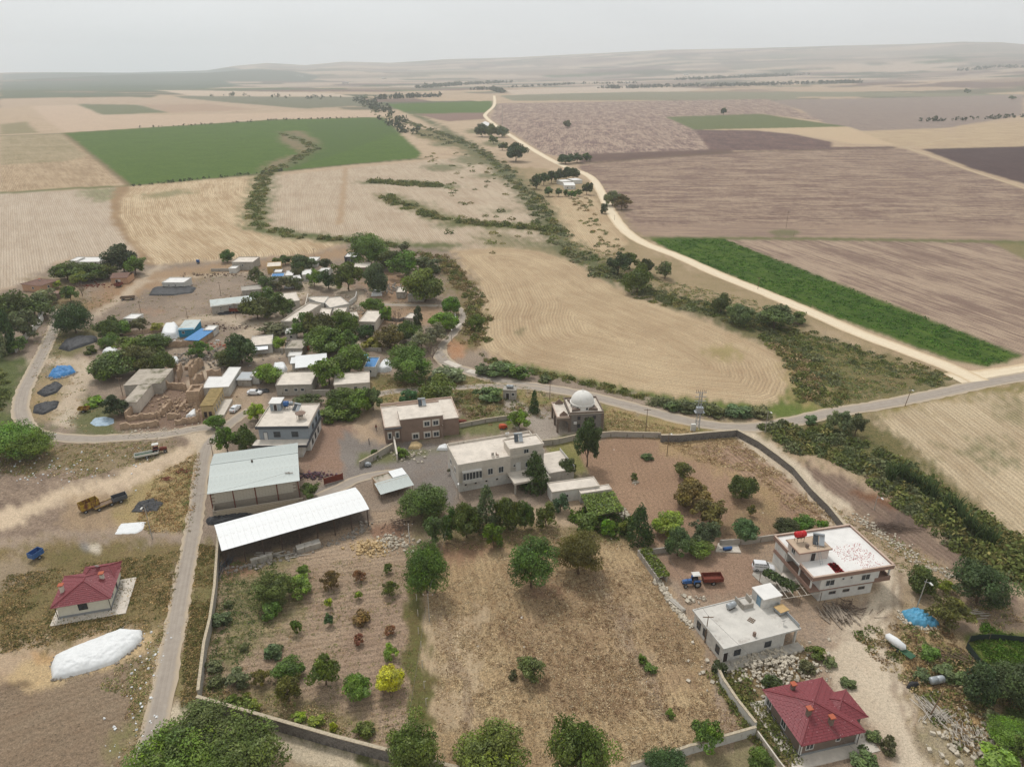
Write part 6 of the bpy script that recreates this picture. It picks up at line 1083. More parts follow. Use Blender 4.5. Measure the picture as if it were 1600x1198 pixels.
bm2 = MB().box(-.64, -.03, -.195, .64, 0, .195).mesh('block', mat('tan_block', S(196, 182, 158), .92, .16, 1.2, .3))
for r_ in range(4):
    for c_ in range(int((W-.4)/bw)): link('block', bm2, s.o, (1.15+c_*bw+(bw/2 if r_ % 2 else 0), -2.3, .35+r_*.5))
s = Site('canopy_shed', 'long open shed under a curved bright white metal roof', 'shed', (346, 860.5), (577, 795), (559, 760), 4.4)
W, D = s.W, s.D; n = 8; nseg = 24; wv = W/nseg
me = MB()
prof_ = [(D*i/n, .85*math.sin(math.pi*(.12+.76*i/n))-.3) for i in range(n+1)]
for i in range(n):
    (y0, z0), (y1, z1) = prof_[i], prof_[i+1]; me.add([(0.004, y0, z0), (wv-.004, y0, z0), (wv-.004, y1, z1), (0.004, y1, z1), (0.004, y0, z0-.05), (wv-.004, y0, z0-.05), (wv-.004, y1, z1-.05), (0.004, y1, z1-.05)], [(0, 1, 2, 3), (7, 6, 5, 4), (0, 3, 7, 4), (1, 5, 6, 2)])
    me.add([(.0, y0, z0), (.05, y0, z0+.02), (.05, y1, z1+.02), (.0, y1, z1)], [(0, 1, 2, 3)]).add([(.05, y0, z0+.02), (.1, y0, z0), (.1, y1, z1), (.05, y1, z1+.02)], [(0, 1, 2, 3)])
md = me.mesh('roof_sheet', M_WSHEET)
for k in range(nseg): link('roof_sheet', md, s.o, (k*wv, 0, 4.4))
for k in range(9):
    x_ = .4+k*(W-.8)/8
    for y_ in (.4, D-.4): s.part('post', MB().box(x_-.09, y_-.09, 0, x_+.09, y_+.09, 4.15), M_STEEL)
    s.part('truss', MB().tube((x_, .4, 4.1), (x_, D*.5, 4.65), .05, n=4).tube((x_, D*.5, 4.65), (x_, D-.4, 4.1), .05, n=4).tube((x_, .4, 4.05), (x_, D-.4, 4.05), .04, n=4), M_STEEL)
s.part('back_wall', MB().box(.2, D-.3, 0, W-.2, D-.1, 2.2), M_CONC)
for a_, b_, hh in ((.16, .30, 1.3), (.46, .62, 1.3)):
    o = empty('low_block_wall', s.world(W*a_, -1.0+(0 if a_ < .4 else -.4), 0), s.rz, 'left low concrete wall along the open shed front' if a_ < .4 else 'middle low concrete wall along the open shed front', 'wall'); MB().obox(((b_-a_)*W/2, 0, hh/2-.1), ((b_-a_)*W, .8 if a_ < .4 else 1.6, hh), 0, 0).build('wall_body', M_CONC, o)
s = flat_house('animal_shed', 'small concrete shed with sloping grey metal awning beside the round tree', (590, 757), (636, 744), (632, 732), 2.5, M_MUD, M_OLDC, .15, cat='shed')
sheet(s, -.6, s.W+.3, -3.4, 1.9, .5, 2.72, M_SHEET, 7)
for x_ in (-.3, s.W*.5, s.W): s.part('post', MB().tube((x_, -3.1, 0), (x_, -3.1, 1.95), .06, n=5), M_STEEL)
sheet(s, s.W*.55, s.W+.2, .6, 2.78, s.D, 2.95, M_WSHEET, 3)
GV = 'small houses of the old village'
def vh(name, label, A, B, C, h, mw=M_CONC, mr=M_ROOFC, par=.25, wins=(('F', .3, 1.3, .8, .8), ('F', .72, 1.3, .8, .8)), **k): return flat_house(name, label, A, B, C, h, mw, mr, par, wins, GV, **k)
s = vh('village_house', 'flat roofed white house with metal awning behind the very dark tree', (392, 541), (425, 538), (421, 524), 3.1, M_WHITE2, M_ROOFC)
sheet(s, 0, s.W*.8, -2.2, 2.3, -.1, 2.9, M_GALV, 5)
vh('village_house', 'grey block house with cream flat roof and red cloths drying on it', (431, 602.5), (486, 601), (489, 581), 3.3, M_CONC, wins=(('F', .28, 1.4, .9, .8), ('F', .55, 1.4, .9, .8), ('F', .74, 1.4, .9, .8)))
vh('village_house', 'low cream house right of the grey block house behind the thicket', (522, 602), (577, 598), (577, 581), 3.2, M_CREAM, wins=(('F', .3, 1.2, .9, 1.1), ('F', .6, 1.2, .9, 1.1), ('F', .85, 1.2, .8, .9)))
vh('village_house', 'pale square roofed house with open dark garage', (561, 503), (586, 503.5), (585, 486), 3.6, M_CREAM, wins=(('F', .2, 1.3, .8, 1.0), ('F', .72, 0, 2.4, 2.4, 1)))
s = vh('village_barn', 'long grey barn with light metal roof half hidden by three trees', (330, 478), (400, 470), (400, 461), 3.6, M_CONC, M_SHEET, sheet=True, wins=(('F', .2, 2.2, .6, .5), ('F', .4, 2.2, .6, .5), ('F', .6, 2.2, .6, .5)), cat='barn')
vh('village_house', 'cream block at the right end of the long grey barn', (441, 473), (468, 470), (469, 456), 4.0, M_CREAM, wins=(('F', .7, 2, .6, .6),))
vh('village_house', 'grey walled house with pale roof on the top edge of the village', (362, 410), (395, 410), (396, 402), 3.8, M_CONC, wins=(('F', .5, 2, .7, .7),))
vh('village_hut', 'tiny white hut in front of the topmost grey house', (357, 420), (368, 420), (369, 415), 2.2, M_WHITE, M_ROOFW, wins=(), cat='hut')
vh('village_house', 'small yellow house with cream roof at the top of the village', (417, 417.5), (439, 416), (441, 409), 3.3, mat('ochre_wall', S(212, 176, 112), .85), wins=(('F', .5, 1.3, .7, .8),))
vh('village_shed', 'bare concrete double shed left of the olive row', (378, 455), (408, 452), (409, 445), 2.4, M_CONC, M_CONC, wins=(), cat='shed')
vh('village_hut', 'little white block between the courtyard trees', (445, 431), (457, 430.5), (458, 423), 2.8, M_WHITE, M_ROOFW, wins=(), cat='hut')
vh('village_hut', 'low white store with blue sheeting on its roof', (424, 433), (443, 432), (443, 427), 2.3, M_WHITE, M_TARPB, wins=(), cat='hut')
vh('village_house', 'white walled house behind the olive row', (452, 440), (472, 438), (472, 430), 2.9, M_WHITE, M_ROOFW, wins=(('F', .5, 1.2, .7, .8),))
vh('village_house', 'white walled house left of the bright green courtyard tree', (472, 430), (488, 429), (489, 421), 3.0, M_WHITE2, M_ROOFW, wins=(('F', .5, 1.2, .7, .8),))
vh('village_hut', 'white roofed store behind the dark courtyard tree', (498, 424), (512, 424), (512, 419), 2.6, M_WHITE, M_ROOFW, wins=(), cat='hut')
vh('village_house', 'dark fronted hut by the huge green tree at the village top', (538, 402), (556, 402), (553, 395), 3.2, M_DGREY, M_ROOFW, wins=(('F', .4, 1.3, 1.2, 1.0),))
vh('village_house', 'square pale roofed house right of the tall olive green tree', (551, 419), (577, 418.5), (576, 410), 4.0, M_BROWN, wins=(('F', .4, 1.3, .8, .8),))
vh('village_shed', 'tall narrow grey shed with pale roof on the village east side', (619, 457), (632, 457), (633, 449), 2.6, M_CONC, wins=(), cat='shed')
vh('village_shed', 'low grey shed beside the broad green tree on the village east side', (637, 463), (662, 463), (660, 458), 2.4, M_CONC, M_CONC, wins=(), cat='shed')
vh('village_hut', 'small grey hut beside the leafless tree', (632, 497), (644, 498), (648, 490), 2.5, M_CONC, wins=(), cat='hut')
vh('village_house', 'narrow white house with blue slatted roof near the white tent heap', (569, 574), (586, 574), (586, 559), 3.2, M_WHITE2, M_TARPB, wins=(('F', .5, 1.4, .9, .9),))
vh('village_house', 'cream roofed hut with open yard in the village centre', (520, 489), (539, 488.5), (542, 481), 2.8, M_CREAM, wins=())
vh('village_hut', 'white hut with dark doorway behind the dark trees on the west side', (193, 498), (211, 498.5), (213, 491), 2.6, M_WHITE, M_ROOFW, wins=(('F', .5, 0, .8, 1.8, 1),), cat='hut')
vh('village_house', 'grey green roofed hut with bright blue wall between the tarpaulin tents', (278, 514), (302, 513), (306, 500), 3.2, mat('bright_blue_wall', S(40, 150, 190), .7), M_SHEET, .02, wins=(('F', .3, 1.4, .8, .8),), sheet=True)
vh('village_house', 'low concrete walled white roof with blue sheet left of the blue tarpaulin', (445, 545), (472, 545), (474, 531), 2.6, M_CONC, M_OLDC, wins=(('F', .4, 1.2, .7, .7),))
vh('village_barn', 'white topped barn beside the heap of black plastic', (253, 442), (287, 442), (291, 434), 3.0, M_WHITE2, M_ROOFW, wins=(('F', .3, 1.6, .6, .5), ('F', .6, 1.6, .6, .5)), cat='barn')
vh('farm_building', 'long white roofed building at the edge of the stubble field', (112, 410), (155, 409.5), (156, 402), 2.8, M_WHITE2, M_ROOFW, wins=())
vh('farm_building', 'small dark windowed hut at the left end of the long white roof', (108, 408), (119, 408), (119, 402), 3.4, M_WHITE2, M_ROOFW, wins=(('F', .5, 1.5, 1.0, 1.0),))
def poly_house(name, label, pts, h, mw, mr, par=.25, group=GV, cat='house', seg=None):
    w_ = [P(*q, h) for q in pts]; c = sum(w_, Vector((0, 0)))/len(w_); o = empty(name, (c.x, c.y, 0), 0, label, cat, group); l = [(q-c).to_tuple() for q in w_]
    MB().prism(l, -.1, h-.16).build('wall', mw, o); l2 = [(a*1.02, b*1.02) for a, b in l]; MB().prism(l2, h-.158, h).build('roof', mr, o)
    for i in range(len(l2)):
        a = Vector(l2[i]); b = Vector(l2[(i+1) % len(l2)]); d = (b-a); m_ = (a+b)/2
        if par: MB().obox((m_.x, m_.y, h+par/2-.03), (d.length+.1, .16, par+.06+.003*i), math.atan2(d.y, d.x)).build('parapet', mw, o)
    return o, c, l
poly_house('village_house', 'long pale roof running up to the courtyard in the village centre', [(440, 503), (459, 503), (501, 477), (483, 474)], 3.0, M_CREAM, M_ROOFC, .5)
poly_house('village_house', 'pinkish roofed courtyard house with white walls behind the central trees', [(482, 466), (490, 464), (513, 464), (506, 474), (495, 472)], 3.2, M_WHITE2, M_ROOFC)
poly_house('village_house', 'white walled house with stepped roof at the centre of the village', [(507, 473), (514, 466), (531, 464), (545, 475), (516, 481)], 3.0, M_WHITE2, M_ROOFC)
poly_house('village_house', 'low house roof at the right of the central courtyard', [(500, 488), (503, 482), (518, 483), (514, 496)], 3.0, M_CREAM, M_ROOFC)
poly_house('village_house', 'white roofed house with many patches beside the ruins', [(317, 606), (327, 588.5), (347, 588.5), (358, 574), (376, 574), (357, 604)], 3.1, M_WHITE2, M_ROOFW, .1)
s = vh('village_shed', 'corrugated awning right of the patched white roof', (370, 592), (391, 592), (397, 582), 2.4, M_CONC, M_GALV, sheet=True, wins=(), cat='shed')
vh('village_hut', 'small white block by the round light green tree', (391, 588), (404, 588), (405, 577), 2.6, M_WHITE, M_ROOFW, wins=(), cat='hut')
poly_house('ruined_compound_house', 'large flat weathered concrete roof at the back left of the ruins', [(193, 602), (218, 577), (270, 575.5), (251, 598)], 3.6, M_CONC, M_OLDC, 0)
o, c, l = poly_house('ruined_compound_house', 'narrow weathered concrete wing at the left of the ruins', [(192, 628), (217, 600), (238, 599), (214, 627.5)], 3.5, M_CREAM, M_OLDC, 0)
s = Site('mossy_roofed_house', 'yellow walled house with mossy tan roof at the right of the ruins', 'house', (313, 634), (332, 633), (352, 606), 3.8, GV)
s.part('wall', MB().box(0, 0, -.1, s.W, s.D, 3.6), mat('yellow_stone_wall', S(208, 184, 138), .9, .15, 1.5, .3)); s.part('roof', MB().box(-.2, -.2, 3.6, s.W+.2, s.D+.2, 3.85), mat('mossy_roof', S(160, 138, 92), .95, .25, .8, .3))
for k in range(5): opening(s, 'R', s.D*(.12+.19*k), 1.0, .7, 1.4, fm=M_CREAM)
for k in range(2): opening(s, 'F', s.W*(.3+.4*k), .2, .8, 1.7, fm=M_MUD, door=True)
s.part('stone_terrace', MB().box(s.W+.02, 0, -.1, s.W+2.6, s.D*.9, .7), M_CREAM)
s = Site('pink_farmhouse', 'pink farmhouse with brown hipped roof on the north west edge', 'house', (63, 447), (91, 438), (70, 432), 3.0)
s.part('wall', MB().box(.4, .4, -.1, s.W-.4, s.D-.4, 2.9), mat('salmon_wall', S(204, 162, 130), .9, .08)); hip(s, 0, 0, s.W, s.D, 3.0, 1.3, M_TILEB, (s.W*.4, s.D*.5, s.W*.6, s.D*.5))
opening(s, 'F', s.W*.4, 1.2, .9, .9, W=s.W-.8, D=s.D-.8, x0=.4, y0=.4); opening(s, 'L', s.D*.4, 1.2, .9, .9, W=s.W-.8, D=s.D-.8, x0=.4, y0=.4); chimney(s, s.W*.45, s.D*.4, 4.0, .7, .5, M_FRAME)
s = Site('low_shed', 'low brown roofed shed in front of the pink farmhouse', 'shed', (82, 461), (98, 456), (92, 449), 2.4); s.part('wall', MB().box(.2, .2, -.1, s.W-.2, s.D-.2, 2.3), M_BROWN); s.part('roof', MB().prism([(0, 0), (s.W, 0), (s.W, s.D), (0, s.D)], [2.3, 2.3, 2.6, 2.6], [2.42, 2.42, 2.72, 2.72]), M_TILEB)
s = Site('pink_hut', 'small salmon hut with brown gabled roof below the tall dark tree', 'hut', (171, 435), (199, 434), (200, 426), 2.8)
s.part('wall', MB().box(.3, .3, -.1, s.W-.3, s.D-.3, 2.7), mat('salmon_wall', S(204, 162, 130), .9, .08)); roof_plane(s, [(0, 0, 2.8), (s.W, 0, 2.8), (s.W, s.D/2, 4.0), (0, s.D/2, 4.0)], M_TILEB); roof_plane(s, [(s.W, s.D, 2.8), (0, s.D, 2.8), (0, s.D/2, 4.0), (s.W, s.D/2, 4.0)], M_TILEB)
s.part('gable', MB().add([(.3, .3, 2.7), (.3, s.D-.3, 2.7), (.3, s.D/2, 3.9), (.5, .3, 2.7), (.5, s.D-.3, 2.7), (.5, s.D/2, 3.9)], [(0, 1, 2), (5, 4, 3), (0, 2, 5, 3), (1, 4, 5, 2)]), mat('salmon_wall', S(204, 162, 130), .9, .08))
opening(s, 'F', s.W*.35, 0, .9, 2.0, W=s.W, D=s.D, y0=.3, door=True); opening(s, 'F', s.W*.5, .3, .8, 1.6, W=s.W, D=s.D, y0=.3, style=1)
flat_house('far_farmhouse', 'small white farm building nearest the pale road bend', (882, 290), (899, 290), (898, 285), 3.0, M_WHITE, M_ROOFW, .1, (('F', .3, 1, .8, .8), ('F', .7, 1, .8, .8)), 'white farm buildings beside the pale road')
flat_house('far_farmhouse', 'white open shed behind the farm building at the road bend', (878, 284), (893, 283), (893, 280), 3.0, M_WHITE, M_ROOFW, .1, (), 'white farm buildings beside the pale road')
flat_house('far_farmhouse', 'rightmost white roof of the farm at the road bend', (896, 282), (910, 281), (908, 278), 3.0, M_WHITE, M_ROOFW, .1, (), 'white farm buildings beside the pale road')
s = Site('far_farmhouse', 'white gabled barn half hidden behind the far dark trees', 'barn', (748, 199), (762, 199), (761, 192), 5); s.part('wall', MB().box(0, 0, 0, s.W, s.D, 4.8), M_WHITE)
s.part('roof', MB().add([(0, 0, 4.8), (s.W, 0, 4.8), (s.W/2, 0, 7.2), (0, s.D, 4.8), (s.W, s.D, 4.8), (s.W/2, s.D, 7.2)], [(0, 1, 2), (5, 4, 3), (0, 2, 5, 3), (1, 4, 5, 2)]), M_ROOFW)

for lab, A_, B_, C_, h_, mw_, mr_ in (('narrow cream house behind the leafless tree of the village', (606, 516), (622, 516), (623, 509), 2.8, M_CREAM, M_ROOFC), ('small white house left of the central tree group', (446, 521), (462, 520), (463, 513), 2.8, M_WHITE2, M_ROOFW), ('grey shed right of the double concrete shed', (412, 457), (424, 456), (425, 450), 2.4, M_CONC, M_SHEET), ('white store at the back of the tarpaulin tents', (318, 516), (333, 516), (334, 509), 2.4, M_WHITE2, M_ROOFW), ('tan house among rubble at the east end of the courtyard', (550, 496), (560, 495), (562, 487), 2.8, M_CREAM, M_ROOFC), ('white roofed store below the low concrete walled house', (450, 557), (470, 556), (471, 550), 2.2, M_WHITE2, M_ROOFW), ('pale shed beside the silvery tree', (636, 531), (650, 531), (651, 525), 2.4, M_CREAM, M_ROOFC), ('grey hut in front of the yellow house', (428, 426), (440, 425.5), (441, 421), 2.2, M_CONC, M_ROOFW), ('white house right of the ochre one at the village top', (478, 408), (494, 408), (495, 402), 3, M_WHITE, M_ROOFW), ('cream store beside the wide tree at the village front', (560, 590), (574, 590), (575, 584), 2.6, M_CREAM, M_ROOFC)):
    vh('village_house', lab, A_, B_, C_, h_, mw_, mr_, wins=(('F', .5, 1.0, .8, .8),))
def wall_line(label, pts, h, th, m, cap=None, stones=False, name='boundary_wall', jag=0, group=None, seg=3.0, kid='wall_section', z0=-.1):
    w_ = [P(*q) for q in pts]; c = w_[0]; o = empty(name, (c.x, c.y, 0), 0, label, 'wall', group); rr = random.Random(len(label)*7+len(pts))
    for i in range(len(w_)-1):
        a, b = w_[i]-c, w_[i+1]-c; d = b-a; n = max(1, int(d.length/seg)); ang_ = math.atan2(d.y, d.x)
        for k in range(n):
            p0 = a+d*(k/n); p1 = a+d*((k+1)/n); hh = h*(1+rr.uniform(-jag, jag*.4)); m_ = (p0+p1)/2; L_ = (p1-p0).length
            if jag > .12:
                mb = MB(); q = 5; prev = hh
                for j in range(q):
                    h2 = h*(1+rr.uniform(-jag*1.3, jag*.4)); x0, x1 = -L_/2+L_*j/q, -L_/2+L_*(j+1)/q
                    mb.add([(x0, -th/2, 0), (x1, -th/2, 0), (x1, th/2, 0), (x0, th/2, 0), (x0, -th/2*.7, prev), (x1, -th/2*.7, h2), (x1, th/2*.7, h2), (x0, th/2*.7, prev)], [(0, 3, 2, 1), (4, 5, 6, 7), (0, 1, 5, 4), (1, 2, 6, 5), (2, 3, 7, 6), (3, 0, 4, 7)]); prev = h2
                mb.build(kid, m, o, (m_.x, m_.y, z0), (0, 0, ang_))
            else:
                MB().obox((0, 0, (hh+z0)/2), (L_+.02, th+.004*(k % 2), hh-z0)).build(kid, m, o, (m_.x, m_.y, z0/2+.05), (0, 0, ang_))
                if cap: MB().obox((0, 0, 0), (L_-.04, th+.12+.004*(k % 2), .12)).build('coping', cap, o, (m_.x, m_.y, hh+.08), (rr.uniform(-.02, .02), 0, ang_))
    return o
M_LTOP = mat('pale_coping', S(206, 190, 164), .95, .2, 3, .4)
wall_line('long pale capped wall between the asphalt lane and the orchard', [(344, 838), (338, 930), (331, 980), (322, 1018), (313, 1094)], 2.1, .34, M_CONC, M_LTOP, seg=2.6)
wall_line('dark stone wall along the bottom side of the orchard', [(311, 1104), (420, 1136), (523, 1166), (606, 1188), (700, 1212), (760, 1226)], 2.2, .4, M_STONE, M_LTOP, seg=2.6)
wall_line('grey concrete wall behind the cream house and the mosque yard', [(838, 697), (870, 694), (905, 686), (958, 682), (1032, 684)], 1.5, .25, M_CONC, M_LTOP, seg=4)
wall_line('dark stone wall rising along the back of the reddish plot', [(1032, 690), (1060, 690), (1100, 686), (1149, 682)], 2.0, .5, M_STONE, M_LTOP, seg=2.2)
wall_line('dark stone wall running down along the dirt track to the white house', [(1150, 681), (1185, 700), (1215, 722), (1240, 742), (1268, 776), (1294, 802), (1318, 832)], 1.9, .45, M_STONE, M_LTOP, seg=2.2)
wall_line('low grey wall at the foot of the reddish plot beside the slab', [(1124, 852), (1165, 850), (1212, 843)], 1.4, .25, M_CONC, seg=3)
wall_line('short grey wall piece by the yard corner and the dark conifer', [(1015, 866), (1046, 862)], 1.3, .25, M_CONC)
wall_line('pale grey wall running down beside the dry meadow and the red roofed house', [(1116, 1046), (1128, 1072), (1150, 1105), (1179, 1142)], 1.7, .3, M_WHITE2, M_LTOP, seg=2)
wall_line('whitewashed wall along the bottom end of the dry meadow', [(1179, 1148), (1130, 1162), (1080, 1176), (1040, 1190), (985, 1206)], 1.7, .28, M_WHITE2, M_LTOP, seg=2, jag=.06)
wall_line('thin pale wall left of the red roofed house yard', [(1182, 1150), (1215, 1196), (1230, 1215)], 1.2, .22, M_CREAM, seg=3)
wall_line('crumbling grey wall beside the gravel yard', [(562, 731), (590, 716), (614, 702)], 1.7, .25, M_CONC, M_LTOP, jag=.05)
wall_line('upright wall stub with plaster at the yard gate', [(616, 692), (621, 720)], 2.0, .4, M_CREAM, seg=6)
wall_line('low garden wall between the brown house and the mosque yard', [(718, 668), (760, 660), (797, 655)], 1.2, .22, M_CONC, M_LTOP, seg=3); wall_line('short garden wall stepping down to the cream house', [(797, 655), (811, 675)], 1.2, .22, M_CONC, seg=3)
wall_line('tall white compound wall at the left behind the dark trees', [(25, 551), (45, 526), (62, 510), (68, 499)], 2.2, .3, M_WHITE, M_FRAME, seg=4)
wall_line('white gate walls at the top of the left compound', [(62, 500), (66, 492), (70, 486)], 2.4, .3, M_WHITE, seg=2)
wall_line('roofless long mud wall behind the olive green trees', [(193, 524), (225, 521), (258, 516)], 1.8, .6, M_MUD, jag=.2, seg=3); wall_line('pale rubble topped wall below the tarpaulin tents', [(262, 543), (292, 541), (310, 540)], 2.4, .6, M_MUD, jag=.15, seg=3)
wall_line('concrete yard wall of the village centre', [(446, 544), (470, 542)], 2.2, .3, M_CONC); wall_line('red brick yard wall in the village centre', [(473, 546), (484, 548)], 1.8, .3, M_BRICK)
wall_line('low garden wall below the dome shaped tree', [(570, 548), (596, 549)], 1.3, .3, M_CONC); wall_line('white cemetery like wall near the lane loop', [(711, 494), (713, 506)], 1.4, .3, M_WHITE)
wall_line('tall grey wall around the yard of the grey block house', [(488, 618), (516, 617)], 1.8, .25, M_CONC)
GRU = 'broken mud brick walls of the ruined compound'
for lab, pts, h, th in (('outermost crumbled mud wall along the lane', [(189, 670), (215, 668), (249, 665)], 2.3, .9), ('second mud wall behind the outermost one', [(200, 657), (225, 654), (252, 651)], 2.2, .9), ('mud wall ramp rising toward the tower like stump', [(252, 651), (262, 641), (268, 634)], 2.8, .9), ('short mud wall right of the ramp', [(262, 654), (283, 652)], 2.2, .9), ('mud wall corner beside the small roadside tree', [(274, 663), (296, 660), (311, 659)], 2.2, .9), ('standing mud wall end beside the yellow walled house', [(311, 659), (309, 648)], 3.8, .9),
        ('left mud wall with painted doorways', [(198, 655), (207, 645), (214, 637)], 3.0, .8), ('cream wall wing along the narrow concrete roof', [(214, 637), (226, 622), (238, 609)], 3.4, .6), ('inner mud wall with an arched opening', [(238, 612), (259, 609)], 3.8, .8), ('tall mud wall at the back of the big court', [(252, 606), (275, 607), (291, 610)], 3.4, .9), ('mud wall running back beside the concrete roof', [(253, 600), (262, 588), (268, 578)], 3.6, .8), ('ragged mud wall fragment at the very back', [(270, 580), (284, 578)], 4.0, .8),
        ('slanting mud wall behind the back court', [(280, 594), (284, 580)], 4.2, .8), ('broken gable wall left of the patched white roof', [(298, 590), (309, 578), (318, 574)], 4.4, 1.0), ('thick mud gable below the patched white roof', [(300, 606), (312, 598), (318, 594)], 4.2, 1.0), ('two windowed mud gable beside the patched roof', [(325, 592), (347, 590)], 4.0, .9), ('low stone foundation in the big court', [(288, 636), (302, 634), (312, 633)], 1.3, .8), ('mud wall stub in the middle of the court', [(283, 642), (292, 630)], 2.0, 1.0), ('rubble wall behind the ruins near the trees', [(292, 578), (302, 566), (312, 564)], 2.0, 1.6)):
    wall_line(lab, pts, h*.78, th, M_MUD, name='mud_wall', jag=.28, seg=2.4, group=GRU)
s = Site('mud_tower', 'square roofless mud tower in the middle of the ruins', 'ruin', (290, 613), (309, 612), (313, 599), 4.2)
for q in ((0, 0, s.W, .6, 4.4), (0, s.D-.6, s.W, s.D, 4.0), (0, .6, .6, s.D-.6, 4.2), (s.W-.6, .6, s.W, s.D-.6, 3.8)): s.part('wall', MB().box(*q[:2], 0, q[2], q[3], q[4]), M_MUD)
s.part('earth_fill', MB().box(.6, .6, 0, s.W-.6, s.D-.6, 3.2), M_MUD)
def slab(name, label, pts, z, m, cat='slab'):
    w_ = [P(*q) for q in pts]; c = w_[0]; o = MB().prism([(q-c).to_tuple() for q in w_], 0, z).build(name, m, None, (c.x, c.y, 0)); return tag(o, label, cat)
slab('concrete_slab', 'broken pale slab with blue pump parts beside the yard wall', [(1118, 862), (1158, 864), (1152, 850), (1122, 849)], .2, M_CREAM); slab('concrete_slab', 'pale paving beside the white minivan', [(1175, 898), (1205, 925), (1235, 925), (1212, 880), (1185, 875)], .09, M_CONC)
slab('paved_terrace', 'pale paved terrace left of the white villa', [(1212, 915), (1262, 912), (1248, 898), (1225, 893)], .5, M_ROOFC); 
for pts in ([(714, 513), (721, 506), (716, 504), (709, 511)], [(693, 566), (712, 575), (722, 571), (700, 563)], [(727, 581), (748, 586), (752, 581), (735, 577)]): slab('concrete_patch', 'pale concrete repair on the village lane, at the narrow bend' if pts[0][0] == 714 else ('pale concrete repair on the village lane, below the leafless tree' if pts[0][0] == 693 else 'pale concrete repair on the village lane, beside the dense corner bush'), pts, .10, M_CREAM, 'road patch')
def heap(name, label, pts, h, m, cat='heap', seed=1, flat=.0, n=34, rough=.1, edge=0.0, parent=None, group=None):
    w_ = [P(*q) for q in pts]; c = sum(w_, Vector((0, 0)))/len(w_); xs = [q.x for q in w_]; ys = [q.y for q in w_]; poly = [(q.x, q.y) for q in w_]
    gx, gy = np.meshgrid(np.linspace(min(xs), max(xs), n), np.linspace(min(ys), max(ys), n)); ins = inpoly(gx, gy, poly); d = segdist(gx, gy, poly, True); d = np.where(ins, d, 0); mx_ = d.max()+1e-6
    t = np.clip(d/mx_/(1-flat), 0, 1); z = h*np.sqrt(1-(1-t)**2)+edge; wv = (vnoise(gx, gy, max(.35, mx_*.22), seed)-.5)*rough*2+(vnoise(gx, gy, max(.15, mx_*.08), seed+3)-.5)*rough; z = z+wv*np.minimum(1, t*3)
    v = np.stack([gx-c.x, gy-c.y, np.where(ins, z+.04, -.05)], -1).reshape(-1, 3); i_ = np.arange(n*n).reshape(n, n); f = np.stack([i_[:-1, :-1], i_[:-1, 1:], i_[1:, 1:], i_[1:, :-1]], -1).reshape(-1, 4); ok = ins.reshape(-1)[f].any(1)
    me = np_mesh(name, v, f[ok], m, smooth=True); o = link(name, me, None, (c.x, c.y, 0)); tag(o, label, cat, group); return o
heap('grain_heap', 'long mound of grain under bright white sheeting', [(83, 1062), (80, 1042), (86, 1027), (108, 1016), (148, 1000), (190, 984), (222, 986), (222, 1000), (206, 1016), (180, 1036), (140, 1049), (105, 1058)], 1.35, M_TARPW, seed=4, n=90, rough=.13, flat=.25)
heap('sheet', 'flat white sheet lying on the ground by the lamp pole', [(179, 835), (189, 818), (228, 815), (222, 828), (212, 833)], .15, M_TARPW, 'sheet', 2, .6, 30, .05)
heap('covered_heap', 'blue plastic covered heap weighed down with poles beside the dusty track', [(1408, 956), (1425, 952), (1445, 957), (1468, 976), (1462, 982), (1428, 978), (1415, 968)], 1.3, M_TARPL, seed=6, n=46, rough=.3)
heap('covered_heap', 'bright blue plastic heap with stones near the lane bend', [(76, 588), (82, 578), (96, 574), (112, 573), (118, 582), (104, 588), (86, 592)], 1.3, M_TARPB, seed=7, n=40, rough=.4)
heap('covered_heap', 'silvery blue round tarpaulin patch below the yellow machine', [(141, 661), (148, 653), (164, 651), (178, 654), (178, 661), (168, 665), (150, 666)], .25, mat('silver_tarp', S(176, 196, 210), .6, .15, 1, .4, 2, stain=(S(80, 130, 190), 1.2, .58)), seed=8, n=34, rough=.1)
GB = 'heaps covered in black plastic'
for lab, pts, h in (('long black plastic clamp beside the lane under the village trees', [(92, 545), (100, 534), (122, 527), (150, 526), (152, 534), (128, 542), (108, 549)], 1.5), ('upper black plastic heap below the blue one', [(58, 614), (72, 604), (90, 597), (98, 603), (88, 614), (70, 620)], .9), ('lower black plastic heap near the lane bend', [(52, 645), (54, 634), (72, 629), (92, 627), (88, 638), (68, 648)], .9), ('black plastic heap in front of the white topped barn', [(233, 462), (240, 450), (262, 448), (290, 446), (306, 450), (300, 458), (270, 462)], 1.3), ('black net covered patch beside the lamp pole', [(205, 800), (216, 784), (240, 778), (256, 786), (246, 799), (225, 800)], .35), ('dark rubbish heap along the front of the warehouse', [(322, 812), (340, 806), (392, 796), (396, 803), (350, 818), (326, 820)], .9), ('black plastic pile by the patched white roof', [(386, 612), (400, 610), (420, 609), (421, 613), (392, 617)], .8), ('dark patch of plastic behind the grey roofed barn', [(335, 489), (350, 483), (378, 483), (378, 488), (345, 493)], .6)):
    heap('black_plastic_heap', lab, pts, h, M_BLACKP, 'heap', len(lab), group=GB, rough=.25)
GT = 'white tarpaulin tents and covers in the village'
